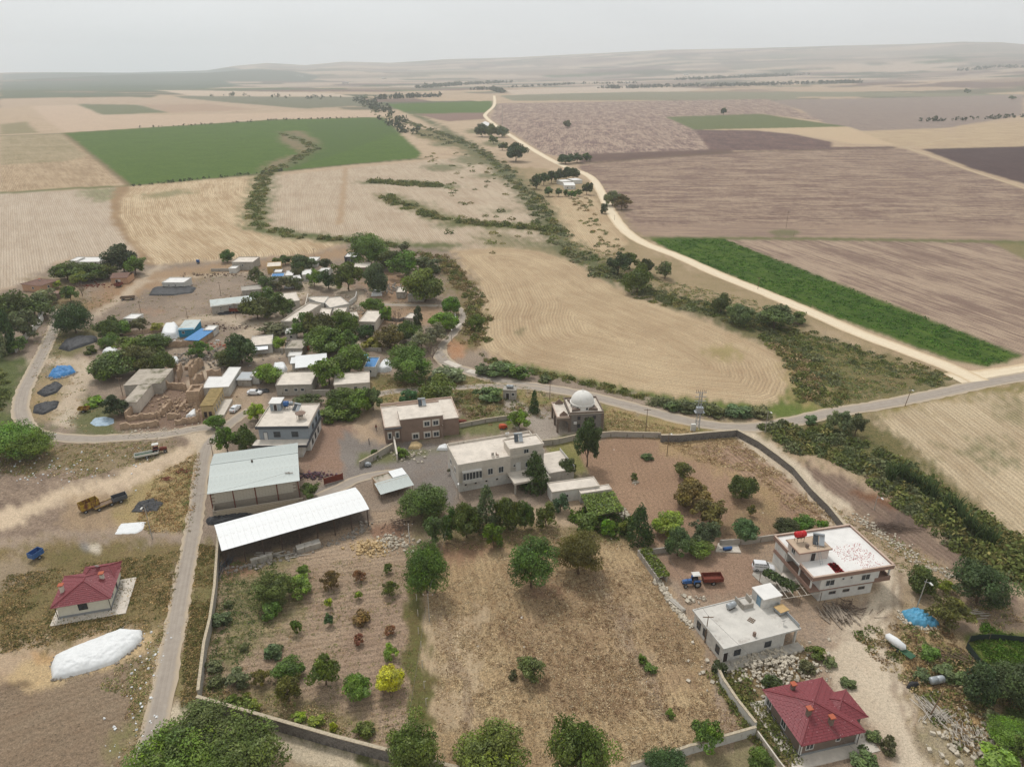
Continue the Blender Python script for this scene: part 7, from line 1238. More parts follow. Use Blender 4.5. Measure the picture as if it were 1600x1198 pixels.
for lab, pts, h in (('largest white tarpaulin tent left of the bright blue wall', [(253, 527), (254, 519), (258, 512), (276, 509), (280, 516), (278, 528), (262, 530)], 2.8), ('white tarpaulin cover above the olive green trees', [(160, 553), (166, 547), (182, 546), (186, 550), (180, 556)], 1.8), ('white sheet heap beside the round tree in the ruins area', [(266, 570), (270, 560), (278, 560), (280, 566), (272, 571)], 1.4), ('white tent shaped heap left of the large round tree', [(586, 580), (598, 568), (606, 564), (612, 570), (611, 580), (600, 582)], 2.2), ('white tarpaulin tent in front of the big white roof', [(427, 581), (428, 572), (446, 571), (449, 579), (445, 583)], 2.2), ('small white tarpaulin tent under the tall grey green tree', [(580, 463), (582, 457), (596, 457), (597, 462)], 2.0), ('white sacks by the cream house corner', [(682, 704), (686, 698), (696, 696), (704, 700), (700, 704)], 1.0), ('heap of pale rubble wrapped in plastic at the ruins', [(290, 652), (300, 642), (306, 640), (306, 650)], .8), ('sandy mound of pale gravel at the brown house', [(638, 702), (642, 694), (652, 692), (660, 696), (656, 702)], 1.2)):
    heap('tarpaulin_tent' if 'tent' in lab else 'covered_pile', lab, pts, h*.72, M_TARPW if 'gravel' not in lab else mat('sand', S(214, 186, 140), .95, .1, 3, .3), 'tent' if 'tent' in lab else 'pile', len(lab), flat=.6, n=26, rough=.14, group=GT)
s = Site('blue_tarpaulin_roof', 'long low shelter roofed with bright blue tarpaulin and stones', 'shelter', (288, 530), (310, 531), (320, 513), 2.4); s.part('wall', MB().box(.2, .2, 0, s.W-.2, s.D-.2, 2.1), M_MUD); s.part('tarpaulin', MB().box(-.2, -.3, 2.12, s.W+.2, s.D+.2, 2.3), M_TARPB)
s = Site('white_canopy', 'big bright white tarpaulin roof in the village centre', 'canopy', (463, 573), (510, 568.5), (514, 553), 3.4); s.part('wall', MB().box(.4, .5, 0, s.W-.4, s.D-.4, 3.0), M_CONC); s.part('tarpaulin', MB().prism([(-.4, -.4), (s.W+.3, -.4), (s.W+.3, s.D+.3), (-.4, s.D+.3)], [3.0, 3.0, 3.5, 3.5], [3.2, 3.2, 3.7, 3.7]), M_TARPW)
s = Site('white_canopy', 'smaller white tarpaulin roof attached left of the big one', 'canopy', (454, 567), (468, 566), (470, 557), 2.8); s.part('wall', MB().box(.3, .3, 0, s.W-.3, s.D-.3, 2.5), M_WHITE2); s.part('tarpaulin', MB().box(-.2, -.2, 2.5, s.W+.2, s.D+.2, 2.7), M_TARPW)
s = Site('blue_awning', 'small light blue tarpaulin awning by the blue slatted roof', 'awning', (566, 561), (576, 560), (577, 553), 2.6); s.part('tarpaulin', MB().box(0, 0, 2.5, s.W, s.D, 2.62), M_TARPL)
for x_ in (.1, s.W-.1):
    for y_ in (.1, s.D-.1): s.part('post', MB().tube((x_, y_, 0), (x_, y_, 2.5), .05, n=5), M_STEEL)
POLES = {}
def pole(key, base, top, label, lamp=False, arms=1, m=None, lean=0.0):
    b = P(*base); hh = 6.0
    for z_ in np.arange(3, 46, .1):
        if proj((b.x, b.y, z_))[1] <= top[1]: hh = float(z_); break
    o = empty('street_lamp' if lamp else 'power_pole', (b.x, b.y, 0), 0, label, 'street lamp' if lamp else 'power pole'); r_ = .11 if hh < 14 else .22
    MB().tube((0, 0, -.1), (lean*hh, 0, hh), r_, r_*.6, 8).build('pole', m or (M_CONC if lamp else M_WOOD), o)
    if lamp: MB().tube((0, 0, hh-.5), (.2, -1.2, hh+.15), .05, n=5).build('bracket', M_GALV, o); MB().obox((.25, -1.5, hh+.17), (.3, .75, .14), .1).build('lamp_head', M_FRAME, o)
    else:
        for k in range(arms): MB().box(-.9, -.06, hh-.35-.7*k, .9, .06, hh-.23-.7*k).build('crossarm', M_WOOD, o)
        for x_ in (-.8, 0, .8): MB().tube((x_, 0, hh-.22), (x_, 0, hh+.0), .06, .03, 6).build('insulator', M_FRAME, o)
    POLES[key] = Vector((b.x+lean*hh, b.y, hh)); return o
pole('a', (1009, 673), (1011, 639), 'wooden power pole in the dry grass right of the mosque'); pole('b', (1042, 712), (1045, 675), 'wooden pole with white lamp inside the reddish plot', True, m=M_WOOD); pole('c', (1195, 676), (1201, 642), 'street lamp where the dirt track leaves the road', True); pole('d', (859, 624), (858, 599), 'power pole beside the road behind the paved yard'); pole('e', (1414, 634), (1418, 608), 'leaning street lamp beside the road near the stubble field', True, m=M_WOOD, lean=.12); pole('f', (1366, 796), (1368, 774), 'small lamp pole on the slope beside the dirt track', True); pole('g', (222, 496), (221, 470), 'thin pole left of the village dirt yard'); pole('h', (293, 497), (291, 481), 'thin pole near the pale lane in the village')
pole('i', (492, 409), (492, 389), 'thin pole at the top edge of the village'); pole('j', (369, 498), (369, 474), 'pole in front of the long grey barn'); pole('k', (345, 460), (345, 441), 'pole left of the double concrete shed'); pole('l', (706, 534), (705, 514), 'pole beside the loop lane', True); pole('m', (457, 775), (453, 737), 'wooden pole in front of the warehouse wall'); pole('n', (238, 841), (237, 789), 'lamp pole standing by the flat white sheet', True); pole('o', (716, 778), (712, 752), 'lamp pole at the left corner of the cream house', True); pole('p', (688, 684), (686, 664), 'wooden pole in front of the brown house')
pole('q', (1432, 950), (1438, 905), 'lamp pole leaning by the blue plastic heap', True, lean=.05); pole('r', (1453, 1118), (1462, 1080), 'leaning wooden pole among the pale branches', lean=.15, arms=0); pole('s', (1101, 1003), (1103, 962), 'dark wooden pole against the low whitewashed house'); pole('t', (192, 618), (190, 590), 'pole beside the narrow concrete wing'); pole('u', (335, 722), (334, 692), 'pole at the back corner of the warehouse'); pole('v', (671, 970), (669, 928), 'pole carrying the cable over the orchard border', m=M_CONC); pole('w', (640, 848), (639, 818), 'white fence post pole left of the round tree', m=M_FRAME)
pole('x', (785, 213), (785, 165), 'very tall thin lattice mast by the far dark trees', arms=3, m=M_GALV); pole('y', (1228, 357), (1230, 330), 'power pole standing in the wide ploughed field', arms=2); pole('z', (1184, 452), (1185, 434), 'power pole at the crop field edge', arms=1)
for i, (bp_, tp_) in enumerate((((763, 128), (763, 112)), ((960, 344), (960, 336)), ((1240, 369), (1240, 362)))):
    pole('za%d' % i, bp_, tp_, ('white tower far away near the horizon', 'short post beside the pale road bend', 'short post on the field border')[i], arms=0, m=M_FRAME if i == 0 else M_WOOD)
def cable(a, b, label, sag=.6, r=.02):
    a, b = Vector(a), Vector(b); pts = [a.lerp(b, t/10)-Vector((0, 0, sag*4*(t/10)*(1-t/10))) for t in range(11)]; mid = a
    o = MB().path([p-mid for p in pts], r, 3).build('power_cable', mat('cable', S(110, 105, 100), .7), None, mid); return tag(o, label, 'cable')
cable(POLES['o'], POLES['v'], 'cable from the cream house lamp pole over the row of trees', 1.2, .03); cable(POLES['v'], POLES['v']+Vector((0, -60, 1)), 'cable running on from the orchard border pole', 1, .025); cable(POLES['s'], (POLES['s'].x+24, POLES['s'].y-44, 6), 'cable from the dark wooden pole past the red roof', .8); cable((POLES['o'].x, POLES['o'].y, POLES['o'].z-.3), POLES['p'], 'cable between the cream house and the brown house', .8); cable(POLES['a'], POLES['d'], 'cable between the two poles near the mosque', .8); cable(POLES['n'], POLES['m'], 'cable from the lamp pole over the lane to the warehouse', .8)
P0 = P(1004, 846); cable((P0.x, P0.y, 6.5), POLES['s'], 'cable over the farm yard toward the dark wooden pole', 1.0, .025)
b = P(1089, 670); o = empty('transformer_pole', (b.x, b.y, 0), 0, 'lattice pole with transformer and insulators beside the road bend', 'pylon'); hh = 11.0
for i, (x_, y_) in enumerate(((-.5, -.5), (.5, -.5), (.5, .5), (-.5, .5))): MB().tube((x_, y_, 0), (x_*.6, y_*.6, hh), .07, n=4).build('leg', M_GALV, o)
for k in range(8):
    z_ = k*1.3+.5; f_ = 1-.4*z_/hh; f2_ = 1-.4*(z_+1.2)/hh; MB().tube((-.5*f_, -.5*f_, z_), (.5*f2_, -.5*f2_, z_+1.2), .04, n=3).tube((.5*f_, -.5*f_, z_), (-.5*f2_, -.5*f2_, z_+1.2), .04, n=3).tube((.5*f_, -.5*f_, z_), (.5*f2_, .5*f2_, z_+1.2), .04, n=3).tube((-.5*f_, .5*f_, z_), (-.5*f2_, -.5*f2_, z_+1.2), .04, n=3).build('brace', M_GALV, o)
MB().box(-.9, -.9, 5.4, .9, .3, 6.7).build('transformer', M_GALV, o); MB().box(-1.3, -1.1, 5.25, 1.3, .6, 5.38).build('platform', M_GALV, o)
for z_ in (8.3, 9.6, 10.8): MB().box(-1.5, -.07, z_, 1.5, .07, z_+.14).build('crossarm', M_GALV, o)
for k in range(6): MB().tube((-1.3+.5*k, 0, 10.94), (-1.3+.5*k, 0, 11.7), .07, n=5).build('insulator', M_BROWN, o)
MB().box(-2.0, -1.3, 0, -.7, -.6, 2.0).build('meter_cabinet', M_WHITE, o)
mp_ = MB().tube((0, 0, 0), (.03, 0, 1.3), .07, n=5).tube((.03, 0, 1.3), (-.3, -.1, 1.55), .05, n=5)
pm = mp_.mesh('post', M_CREAM); prev = None; GF = 'bent concrete posts of the orchard fence'
for i, (px_, py_) in enumerate(((640, 842), (642, 866), (649, 912), (651, 938), (653, 962), (654, 990), (658, 1012), (660, 1042), (663, 1075), (666, 1102))):
    q = P(px_, py_); o = link('fence_post', pm, None, (q.x, q.y, 0), (0, 0, i*.3), (1, 1, 1.1)); tag(o, ('%s bent concrete fence post counting from the shed toward the viewer' % ('first', 'second', 'third', 'fourth', 'fifth', 'sixth', 'seventh', 'eighth', 'ninth', 'tenth')[i]), 'fence post', GF)
a, b_ = P(997, 868), P(1028, 912); d = b_-a; o = empty('planting_trough', (a.x, a.y, 0), math.atan2(d.y, d.x), 'grey concrete trough overgrown with vine at the yard edge', 'trough')
L_ = d.length; MB().box(0, -.1, 0, L_, .1, 1.3).build('wall_section', M_CONC, o); MB().box(0, 1.7, 0, L_, 1.9, 1.3).build('wall_section', M_CONC, o); MB().box(-.2, -.1, 0, 0, 1.9, 1.3).build('wall_section', M_CONC, o)
for k in range(8): MB().box(.3+k*(L_-.6)/7, -.25, 1.32, .42+k*(L_-.6)/7, 2.05, 1.42).build('crossbar', M_CONC, o)
leaf_sheet([Vector((0, .1)), Vector((L_, .1)), Vector((L_, 2.6)), Vector((0, 2.6))], 1.5, 900, .35, .5, 11, 'mid', o)
q = P(1217, 922); lsO = empty('vine_arbour', (q.x, q.y, 0), -.9, 'dark vine arbour over poles beside the white minivan', 'arbour')
leaf_sheet([Vector((-3.4, -1.0)), Vector((3.2, -1.1)), Vector((3.2, 1.2)), Vector((-3.4, 1.0))], 2.4, 1500, .36, .7, 12, 'vdark', lsO)
for x_ in (-3.6, 0, 3.4):
    for y_ in (-1, 1): MB().tube((x_, y_, 0), (x_, y_, 2.4), .05, n=5).build('post', M_WOOD, lsO)
q = P(1238, 935); o = empty('wooden_pergola', (q.x, q.y, 0), R(12), 'bare pergola of pale poles in front of the white villa terrace', 'pergola')
for k in range(7): MB().tube((-3.9+k*1.3, -2.2, 2.4), (-3.6+k*1.3, 2.4, 2.5), .05, n=5).build('rafter', M_CREAM, o)
for y_ in (-2, 0, 2.2): MB().tube((-4.2, y_, 2.33), (4.6, y_, 2.33), .05, n=5).build('beam', M_CREAM, o)
for x_ in (-4, 0, 4.3):
    for y_ in (-2, 2): MB().tube((x_, y_, 0), (x_, y_, 2.35), .06, n=5).build('post', M_WOOD, o)
w_ = [P(*q) for q in ((1572, 1062), (1530, 1040), (1509, 1012), (1514, 1002), (1545, 999), (1620, 1005))]; c = w_[0]; o = empty('net_fence', (c.x, c.y, 0), 0, 'dark green net fence round the vegetable plot at the right edge', 'fence'); M_NET = mat('dark_green_net', S(48, 62, 54), .9, .2, 6, .3)
for i in range(5):
    a, b_ = w_[i]-c, w_[i+1]-c; d = b_-a; MB().obox((0, 0, .65), (d.length, .04, 1.3)).build('net', M_NET, o, ((a+b_)/2).to_3d(), (0, 0, math.atan2(d.y, d.x))); MB().tube((a.x, a.y, 0), (a.x, a.y, 1.6), .06, n=5).build('post', M_WOOD, o)
a, b_ = P(507, 757), P(536, 749); d = b_-a; o = empty('red_gate', (a.x, a.y, 0), math.atan2(d.y, d.x), 'rust red sheet metal gate between warehouse and lane', 'gate')
for k in range(6): MB().box(k*d.length/6+.01, -.04, .1, (k+1)*d.length/6-.01, .04, 1.7).build('panel', M_RUST, o)
for x_ in (0, d.length): MB().box(x_-.08, -.08, 0, x_+.08, .08, 1.9).build('post', M_RUST, o)
def wheel(parent, x, y, r, wd=.22, hub=None):
    w = MB().lathe([(r*.55, -wd/2), (r*.95, -wd/2), (r, -wd*.3), (r, wd*.3), (r*.95, wd/2), (r*.55, wd/2)], n=16).build('wheel', M_TYRE, parent, (x, y, r), (math.pi/2, 0, 0))
    MB().lathe([(.01, -wd*.3), (r*.56, -wd*.34), (r*.56, wd*.34), (.01, wd*.3)], n=12).build('rim', hub or M_GALV, w); return w
def body(secs):
    out = []
    for x, hw, z0, z1, tw in secs: out.append([(x, -hw, z0), (x, hw, z0), (x, hw, z0+(z1-z0)*.55), (x, tw, z1-.04), (x, tw*.85, z1), (x, -tw*.85, z1), (x, -tw, z1-.04), (x, -hw, z0+(z1-z0)*.55)])
    return MB().loft(out)
def car(px, py, rz, label, van=False):
    q = P(px, py); o = empty('parked_car', (q.x, q.y, 0.1), rz, label, 'car'); hr = 1.8 if van else 1.42
    body([(-2.1, .72, .35, .85, .68), (-2.0, .84, .25, .98, .8), (-1.0, .86, .25, 1.0, .8), (0, .86, .25, 1.0, .8), (1.0, .86, .25, .98, .8), (1.9, .84, .25, .85, .74), (2.12, .74, .35, .72, .66)]).build('body', M_CARW, o, smooth=False)
    xr = -2.0 if van else -1.4
    body([(xr, .78, .9, 1.0, .74), (xr+.12, .78, .9, hr, .62), (.35, .78, .9, hr, .62), (1.05 if van else .9, .76, .9, 1.0, .7)]).build('cabin', M_CARW, o)
    g = MB(); zt = hr-.12
    g.add([(.42, -.56, zt), (.42, .56, zt), (1.0, .62, 1.02), (1.0, -.62, 1.02)], [(0, 3, 2, 1)]); g.v = [(a+.03, b, c+.03) for a, b, c in g.v]; g.build('windscreen', M_GLASS, o)
    MB().add([(xr+.06, -.55, zt), (xr+.06, .55, zt), (xr-.02, .6, 1.06), (xr-.02, -.6, 1.06)], [(0, 1, 2, 3)]).build('rear_window', M_GLASS, o, (-.03, 0, 0))
    for sy in (-1, 1):
        n = 3 if van else 2; x0 = xr+.22; wd = (.5-x0)/n
        for k in range(n): MB().obox((x0+wd*(k+.5), sy*.73, (zt+1.05)/2), (wd-.1, .03, zt-1.08), 0, sy*R(11)).build('side_window', M_GLASS, o)
        MB().box(2.02, sy*.6-.12, .62, 2.12, sy*.6+.12, .74).build('headlight', M_FRAME, o); MB().box(-2.13, sy*.7-.07, .7, -2.05, sy*.7+.07, .9).build('tail_light', M_REDT, o); MB().box(.95, sy*.92-.07, 1.0, 1.1, sy*.92+.07, 1.12).build('mirror', M_CARW, o)
        for x_ in (-1.3, 1.3): wheel(o, x_, sy*.78, .31)
    MB().box(1.9, -.75, .28, 2.2, .75, .48).build('bumper', M_CARW, o); return o
car(1192, 890, R(-8), 'white minivan parked beside the villa terrace', True); car(368, 641, R(82), 'white car parked beside the mossy roofed house'); car(452, 451, R(10), 'pale car under the olive row at the village top'); car(398, 616, R(0), 'white pickup shaped car half hidden by the round light green tree')
def trailer(px, py, rz, label, m, L_=3.4, wd=2.0, hh=.7, open_=True, wheels=1, name='farm_trailer', m2=None):
    q = P(px, py); o = empty(name, (q.x, q.y, 0), rz, label, 'trailer'); MB().box(-L_/2, -wd/2, .75, L_/2, wd/2, .85).build('bed', m2 or m, o)
    for bx in ((-L_/2, -wd/2, L_/2, -wd/2+.06), (-L_/2, wd/2-.06, L_/2, wd/2), (-L_/2, -wd/2+.06, -L_/2+.06, wd/2-.06), (L_/2-.06, -wd/2+.06, L_/2, wd/2-.06)):
        if hh: MB().box(bx[0], bx[1], .852, bx[2], bx[3], .85+hh).build('side_board', m, o)
    xs_ = [0] if wheels == 1 else [-L_*.32, L_*.32]
    for x_ in xs_:
        for sy in (-1, 1): wheel(o, x_, sy*(wd/2-.05), .42, .24)
    MB().tube((L_/2, 0, .6), (L_/2+1.3, 0, .5), .06, n=5).build('drawbar', M_STEEL, o); MB().box(-L_/2+.2, -.5, .6, L_/2, .5, .75).build('chassis', M_STEEL, o); return o
def tractor(px, py, rz, label, m, canopy=True):
    q = P(px, py); o = empty('tractor', (q.x, q.y, 0), rz, label, 'tractor')
    body([(.2, .36, .75, 1.45, .32), (1.2, .35, .75, 1.42, .3), (1.95, .32, .8, 1.3, .26)]).build('bonnet', m, o); MB().box(-1.1, -.3, .55, 1.9, .3, .85).build('chassis', M_STEEL, o)
    for sy in (-1, 1): wheel(o, -.75, sy*.8, .74, .4); wheel(o, 1.45, sy*.66, .42, .26); MB().box(-1.35, sy*.8-.24, 1.5, -.1, sy*.8+.24, 1.58).box(-.12, sy*.8-.24, .95, -.05, sy*.8+.24, 1.5).build('mudguard', m, o); MB().box(1.93, sy*.2-.07, 1.0, 2.0, sy*.2+.07, 1.14).build('headlight', M_FRAME, o)
    MB().box(-1.0, -.25, 1.25, -.5, .25, 1.32).box(-1.05, -.25, 1.32, -.97, .25, 1.8).build('seat', M_TYRE, o); MB().tube((-.1, 0, 1.4), (-.3, 0, 1.75), .03, n=5).lathe([(.17, 0), (.2, .03), (.17, .05)], (-.32, 0, 1.74), 12).build('steering_wheel', M_TYRE, o)
    MB().tube((1.0, .2, 1.4), (1.0, .2, 2.1), .04, n=6).build('exhaust', M_STEEL, o)
    for x_ in (-1.15, 0):
        for sy in (-1, 1): MB().tube((x_, sy*.55, 1.5), (x_*.85-.05, sy*.5, 2.55), .03, n=4).build('canopy_post', M_STEEL, o)
    MB().loft([[(-1.3, -.6, 2.55), (-1.3, .6, 2.55), (.15, .6, 2.55), (.15, -.6, 2.55)], [(-1.35, -.65, 2.62), (-1.35, .65, 2.62), (.2, .65, 2.62), (.2, -.65, 2.62)], [(-1.1, -.45, 2.75), (-1.1, .45, 2.75), (0, .45, 2.75), (0, -.45, 2.75)]]).build('canopy', M_WHITE if canopy else m, o); return o
tractor(1081, 914, R(186), 'blue tractor with white canopy in the farm yard', M_BLUEP); trailer(1112, 909, R(184), 'rusty brown trailer hitched behind the blue tractor', M_RUST, 3.8, 2.0, .7)
tractor(249, 707, R(25), 'red tractor with white hood beside the dirt track', M_RUST); trailer(230, 714, R(25), 'long white and green implement behind the red tractor', M_WHITE, 5.5, 1.8, .5, m2=mat('green_paint', S(60, 100, 72), .6))
trailer(141, 796, R(50), 'big yellow and rust brown threshing machine on the dirt yard', M_YELL, 3.8, 2.0, 1.5, wheels=2, name='threshing_machine', m2=M_RUST); trailer(163, 792, R(50), 'yellow framed flat wagon beside the threshing machine', M_YELL, 4.2, 1.9, .15, wheels=2, m2=M_WOOD); trailer(188, 783, R(40), 'small grey dented tipping trailer on the dirt yard', M_DGREY, 3.0, 2.0, .8)
trailer(58, 872, R(70), 'blue farm spreader standing in the dry grass at the left', M_BLUEP, 2.4, 1.6, 1.0, name='farm_spreader'); trailer(132, 643, R(10), 'small yellow farm machine on the grass below the village', M_YELL, 2.8, 1.6, .6, name='farm_machine'); trailer(186, 448, R(85), 'red trailer with bricks below the pink hut', M_RUST, 3.4, 2.2, .9); trailer(200, 468, R(12), 'brown flat trailer on the side of the village lane', M_WOOD, 5.5, 2.2, .5, wheels=2)
trailer(372, 488, R(4), 'dark red long trailer in front of the grey barn', M_RUST, 6, 2.4, 1.2, wheels=2)
q = P(310, 412); o = empty('water_cart', (q.x, q.y, 0), 0, 'dark blue farm implement at the top field edge', 'implement'); MB().box(-.7, -.4, .8, .7, .4, 2.0).build('hopper', M_BLUEP, o); [wheel(o, 0, sy, .5) for sy in (-.6, .6)]
def junk(label, px, py, n, spread, ln, r, m, name='timber_pile', cat='wood pile', seed=1, hh=.8, rz=None, kid='log'):
    q = P(px, py); o = empty(name, (q.x, q.y, 0), 0, label, cat); rr = random.Random(seed)
    for i in range(n):
        a = (rz if rz is not None else rr.random()*6.28)+rr.gauss(0, .25); t_ = rr.uniform(-.12, .12); x_, y_ = rr.gauss(0, spread[0]/2.2), rr.gauss(0, spread[1]/2.2); L_ = ln*rr.uniform(.5, 1.1); z_ = hh*rr.random()*math.exp(-(x_/spread[0])**2-(y_/spread[1])**2)+.08
        dx, dy, dz = math.cos(a)*L_/2, math.sin(a)*L_/2, t_*L_/2
        MB().tube((x_-dx, y_-dy, max(.05, z_-dz)), (x_+dx, y_+dy, max(.05, z_+dz)), r*rr.uniform(.6, 1.2), r*.5, 5).build(kid, m, o)
    return o
M_PALEW = mat('pale_wood', S(206, 196, 182), .9, .15, 4); M_TWIG = mat('brown_sticks', S(112, 94, 82), .95, .2, 4)
junk('heap of long logs and old tyres beside the white villa', 1308, 962, 40, (3.0, 1.6), 3.6, .17, mat('pale_logs', S(178, 162, 144), .9, .25, 4), seed=3, rz=1.7); junk('criss cross branch pile around the long logs', 1322, 952, 60, (4.5, 2.4), 2.4, .06, M_TWIG, seed=4); junk('pale pole bundle fanned out on the lower right slope', 1456, 1112, 34, (2.0, 1.4), 4.4, .07, M_PALEW, seed=5, rz=1.9); junk('tangled pale branch pile right of the pole bundle', 1470, 1120, 40, (3.0, 1.2), 2.2, .06, M_PALEW, seed=6, rz=.6)
junk('long grey branch pile above the vegetable plot', 1486, 1030, 60, (6.0, 1.4), 3.0, .06, M_WOOD, seed=7, rz=-.8); junk('dark brush heap beside the stone row at the track', 1395, 826, 90, (5.5, 1.8), 3.2, .05, M_TWIG, seed=8, rz=-.6); junk('firewood heap by the canopy shed track', 624, 822, 90, (3.4, 3.4), 1.3, .08, M_TWIG, seed=9); junk('planks lying on the slope right of the olive green tree', 1522, 960, 14, (2.6, .9), 2.6, .09, M_PALEW, seed=10, rz=-.2); junk('grey dead branch heap in the lower right corner', 1510, 1150, 50, (3, 1.6), 3.0, .05, M_PALEW, seed=12, rz=1.2)
junk('concrete beams lying under the open shed', 420, 868, 16, (8, .7), 3.2, .14, M_CONC, seed=11, rz=.28, name='beam_pile', cat='beams', kid='beam'); junk('steel scrap at the left end of the open shed', 352, 882, 26, (1.2, 3.0), 2.4, .09, M_DGREY, seed=13, rz=1.5, name='scrap_pile', cat='scrap'); junk('rusty machine frame in the orange grass nearer the lane', 286, 737, 14, (1.4, .7), 1.6, .1, M_RUST, seed=14, name='old_cultivator', cat='scrap', kid='bar'); junk('rusty cultivator parts in the orange grass', 265, 750, 20, (2.2, .9), 1.5, .1, M_RUST, seed=15, name='old_cultivator', cat='scrap', kid='bar')
def rubble(label, px, py, rx, ry, n, sz, m, seed, hh=.6, name='stone_heap', cat='stones', line=None):
    q = P(px, py) if not line else P(*line[0]); o = empty(name, (q.x, q.y, 0), 0, label, cat); rr = random.Random(seed); rest = MB()
    ln = [P(*l)-q for l in line] if line else None; big = []
    for i in range(n):
        if ln: k = rr.randrange(len(ln)-1); c = ln[k].lerp(ln[k+1], rr.random())+Vector((rr.gauss(0, rx), rr.gauss(0, rx))); z_ = 0
        else: c = Vector((rr.gauss(0, rx/2), rr.gauss(0, ry/2))); z_ = hh*math.exp(-(c.x/rx*1.6)**2-(c.y/ry*1.6)**2)*rr.random()
        big.append((sz*(rr.random()**1.8*1.1+.35), c, z_))
    big.sort(key=lambda t: -t[0])
    for i, (s_, c, z_) in enumerate(big):
        M = Matrix.Translation((c.x, c.y, z_+s_*.25)) @ Matrix.Rotation(rr.random()*6, 4, 'Z') @ Matrix.Rotation(rr.random(), 4, 'X')
        vs = [M @ Vector((a*s_*.6*rr.uniform(.7, 1.1), b*s_*.45*rr.uniform(.7, 1.1), d*s_*.4*rr.uniform(.7, 1.1))) for a, b, d in ((-1, -1, -1), (1, -1, -1), (1, 1, -1), (-1, 1, -1), (-1, -1, 1), (1, -1, 1), (1, 1, 1), (-1, 1, 1))]
        F = [(0, 3, 2, 1), (4, 5, 6, 7), (0, 1, 5, 4), (1, 2, 6, 5), (2, 3, 7, 6), (3, 0, 4, 7)]
        if i < 50: MB().add(vs, F).build('stone', m, o)
        else: rest.add(vs, F)
    if rest.v: x = rest.build('small_stones', m, o); x['kind'] = 'stuff'
    return o
M_STN = mat('limestone', S(214, 202, 182), .95, .2, 2, .2); M_STN2 = mat('grey_stone', S(168, 158, 146), .95, .25, 2, .2)
rubble('broad heap of pale stones below the low whitewashed house', 1200, 1038, 9, 5, 700, .42, M_STN, 1, .9); rubble('pinkish rubble heap beside the orchard shed', 580, 856, 4.0, 3.0, 260, .35, mat('yellow_stone', S(216, 186, 138), .95, .15, 2), 2, .9); rubble('grey rubble heap right of the yellow one', 612, 848, 4.5, 3.2, 200, .4, M_STN, 3, .6); rubble('line of pale stones beside the dirt track', 0, 0, 1.0, 0, 380, .34, M_STN, 4, line=[(1338, 806), (1368, 828), (1400, 850), (1440, 880), (1500, 905)])
rubble('stone row running along the edge of the farm yard', 0, 0, .35, 0, 230, .5, M_STN, 5, line=[(1028, 908), (1046, 936), (1062, 958), (1080, 980)]); rubble('few white blocks in front of the low whitewashed house', 1084, 936, 2.6, 1.2, 16, .6, M_STN, 6, .1); rubble('pale stones scattered by the conifer corner', 975, 805, 1.2, 3.0, 60, .5, M_STN, 7, .3); rubble('stones and blocks along the front of the open shed', 0, 0, .7, 0, 300, .42, M_STN2, 8, line=[(352, 893), (410, 880), (470, 862), (545, 842), (575, 818)]); rubble('stone rim round the sapling in the reddish plot', 994, 754, 1.2, .8, 22, .35, M_STN, 9, .1)
rubble('fallen masonry inside the ruined compound', 285, 632, 12, 9, 300, .5, M_MUD, 10, .4); rubble('rubble slope behind the ruins', 330, 560, 14, 10, 420, .6, M_STN2, 11, .8); rubble('pale rubble in the village centre courtyard', 552, 484, 7, 8, 160, .6, M_STN, 12, .8); rubble('brown rubble by the two grey sheds', 605, 452, 9, 8, 200, .6, M_STN2, 13, .8); rubble('white stones strewn in front of the ruins', 0, 0, 2.0, 0, 160, .32, M_STN, 14, line=[(190, 678), (240, 676), (312, 668)])
rubble('white litter scattered over the left waste ground', 70, 728, 26, 9, 170, .27, M_TARPW, 15, .05, 'litter', 'litter'); rubble('pale stones in the lower right corner', 1545, 1165, 7, 5, 300, .5, M_STN, 16, .4); rubble('coloured rubbish heap behind the red gate', 492, 744, 5, 2.2, 150, .4, mat('rubbish', S(120, 100, 110), .8, .6, 6, stain=(S(190, 80, 70), 3, .55)), 17, .8, 'rubbish_heap', 'rubbish')
rubble('litter along the verge of the asphalt lane', 0, 0, 1.6, 0, 90, .26, M_TARPW, 18, line=[(246, 985), (236, 1030), (215, 1110), (200, 1180)], name='litter', cat='litter')
q = P(1462, 1067); tank('water_tank', 'silver cylindrical tank lying on the right slope', (q.x, q.y, 0), .2, 2.6, .6, M_GALV, .15)
q = P(1407, 1018); o = empty('sack_trailer', (q.x, q.y, 0), R(118), 'small green trailer frame topped by a long white wrapped bundle', 'trailer'); MB().lathe([(.05, -1.9), (.6, -1.5), (.75, 0), (.6, 1.5), (.05, 1.9)], n=12).build('bundle', M_TARPW, o, (1.2, 0, 1.2), (0, math.pi/2, 0), True); MB().box(-2.2, -.7, .6, 1.5, .7, .7).build('frame', mat('green_paint', S(60, 100, 72), .6), o); [wheel(o, 0, sy*.8, .35) for sy in (-1, 1)]
q = P(1425, 1072); heap('black_bag', 'crumpled black plastic bag beside the dusty track', [(1416, 1074), (1420, 1066), (1434, 1066), (1437, 1073), (1426, 1077)], .6, M_BLACKP, 'bag', 3, n=20, rough=.3)
q = P(1136, 860); o = empty('water_pump', (q.x, q.y, .2), .2, 'blue pump and pipes on the broken slab', 'pump'); MB().tube((-.9, 0, .4), (.9, 0, .4), .35, n=10).build('casing', M_BLUEP, o); MB().tube((-1.5, .3, .2), (1.5, .5, .2), .08, n=6).build('pipe', M_GALV, o); MB().box(-.6, -.4, 0, .6, .4, .1).build('base', M_STEEL, o)
o = empty('concrete_block', (*P(1058, 948), 0), R(-60), 'grey concrete block lying in the dry grass by the stone row', 'block'); MB().box(-1.8, -.45, 0, 1.8, .45, .6).build('block_body', M_CONC, o); MB().box(-1.8, -.1, .602, 1.8, .1, .66).build('rib', M_CONC, o)
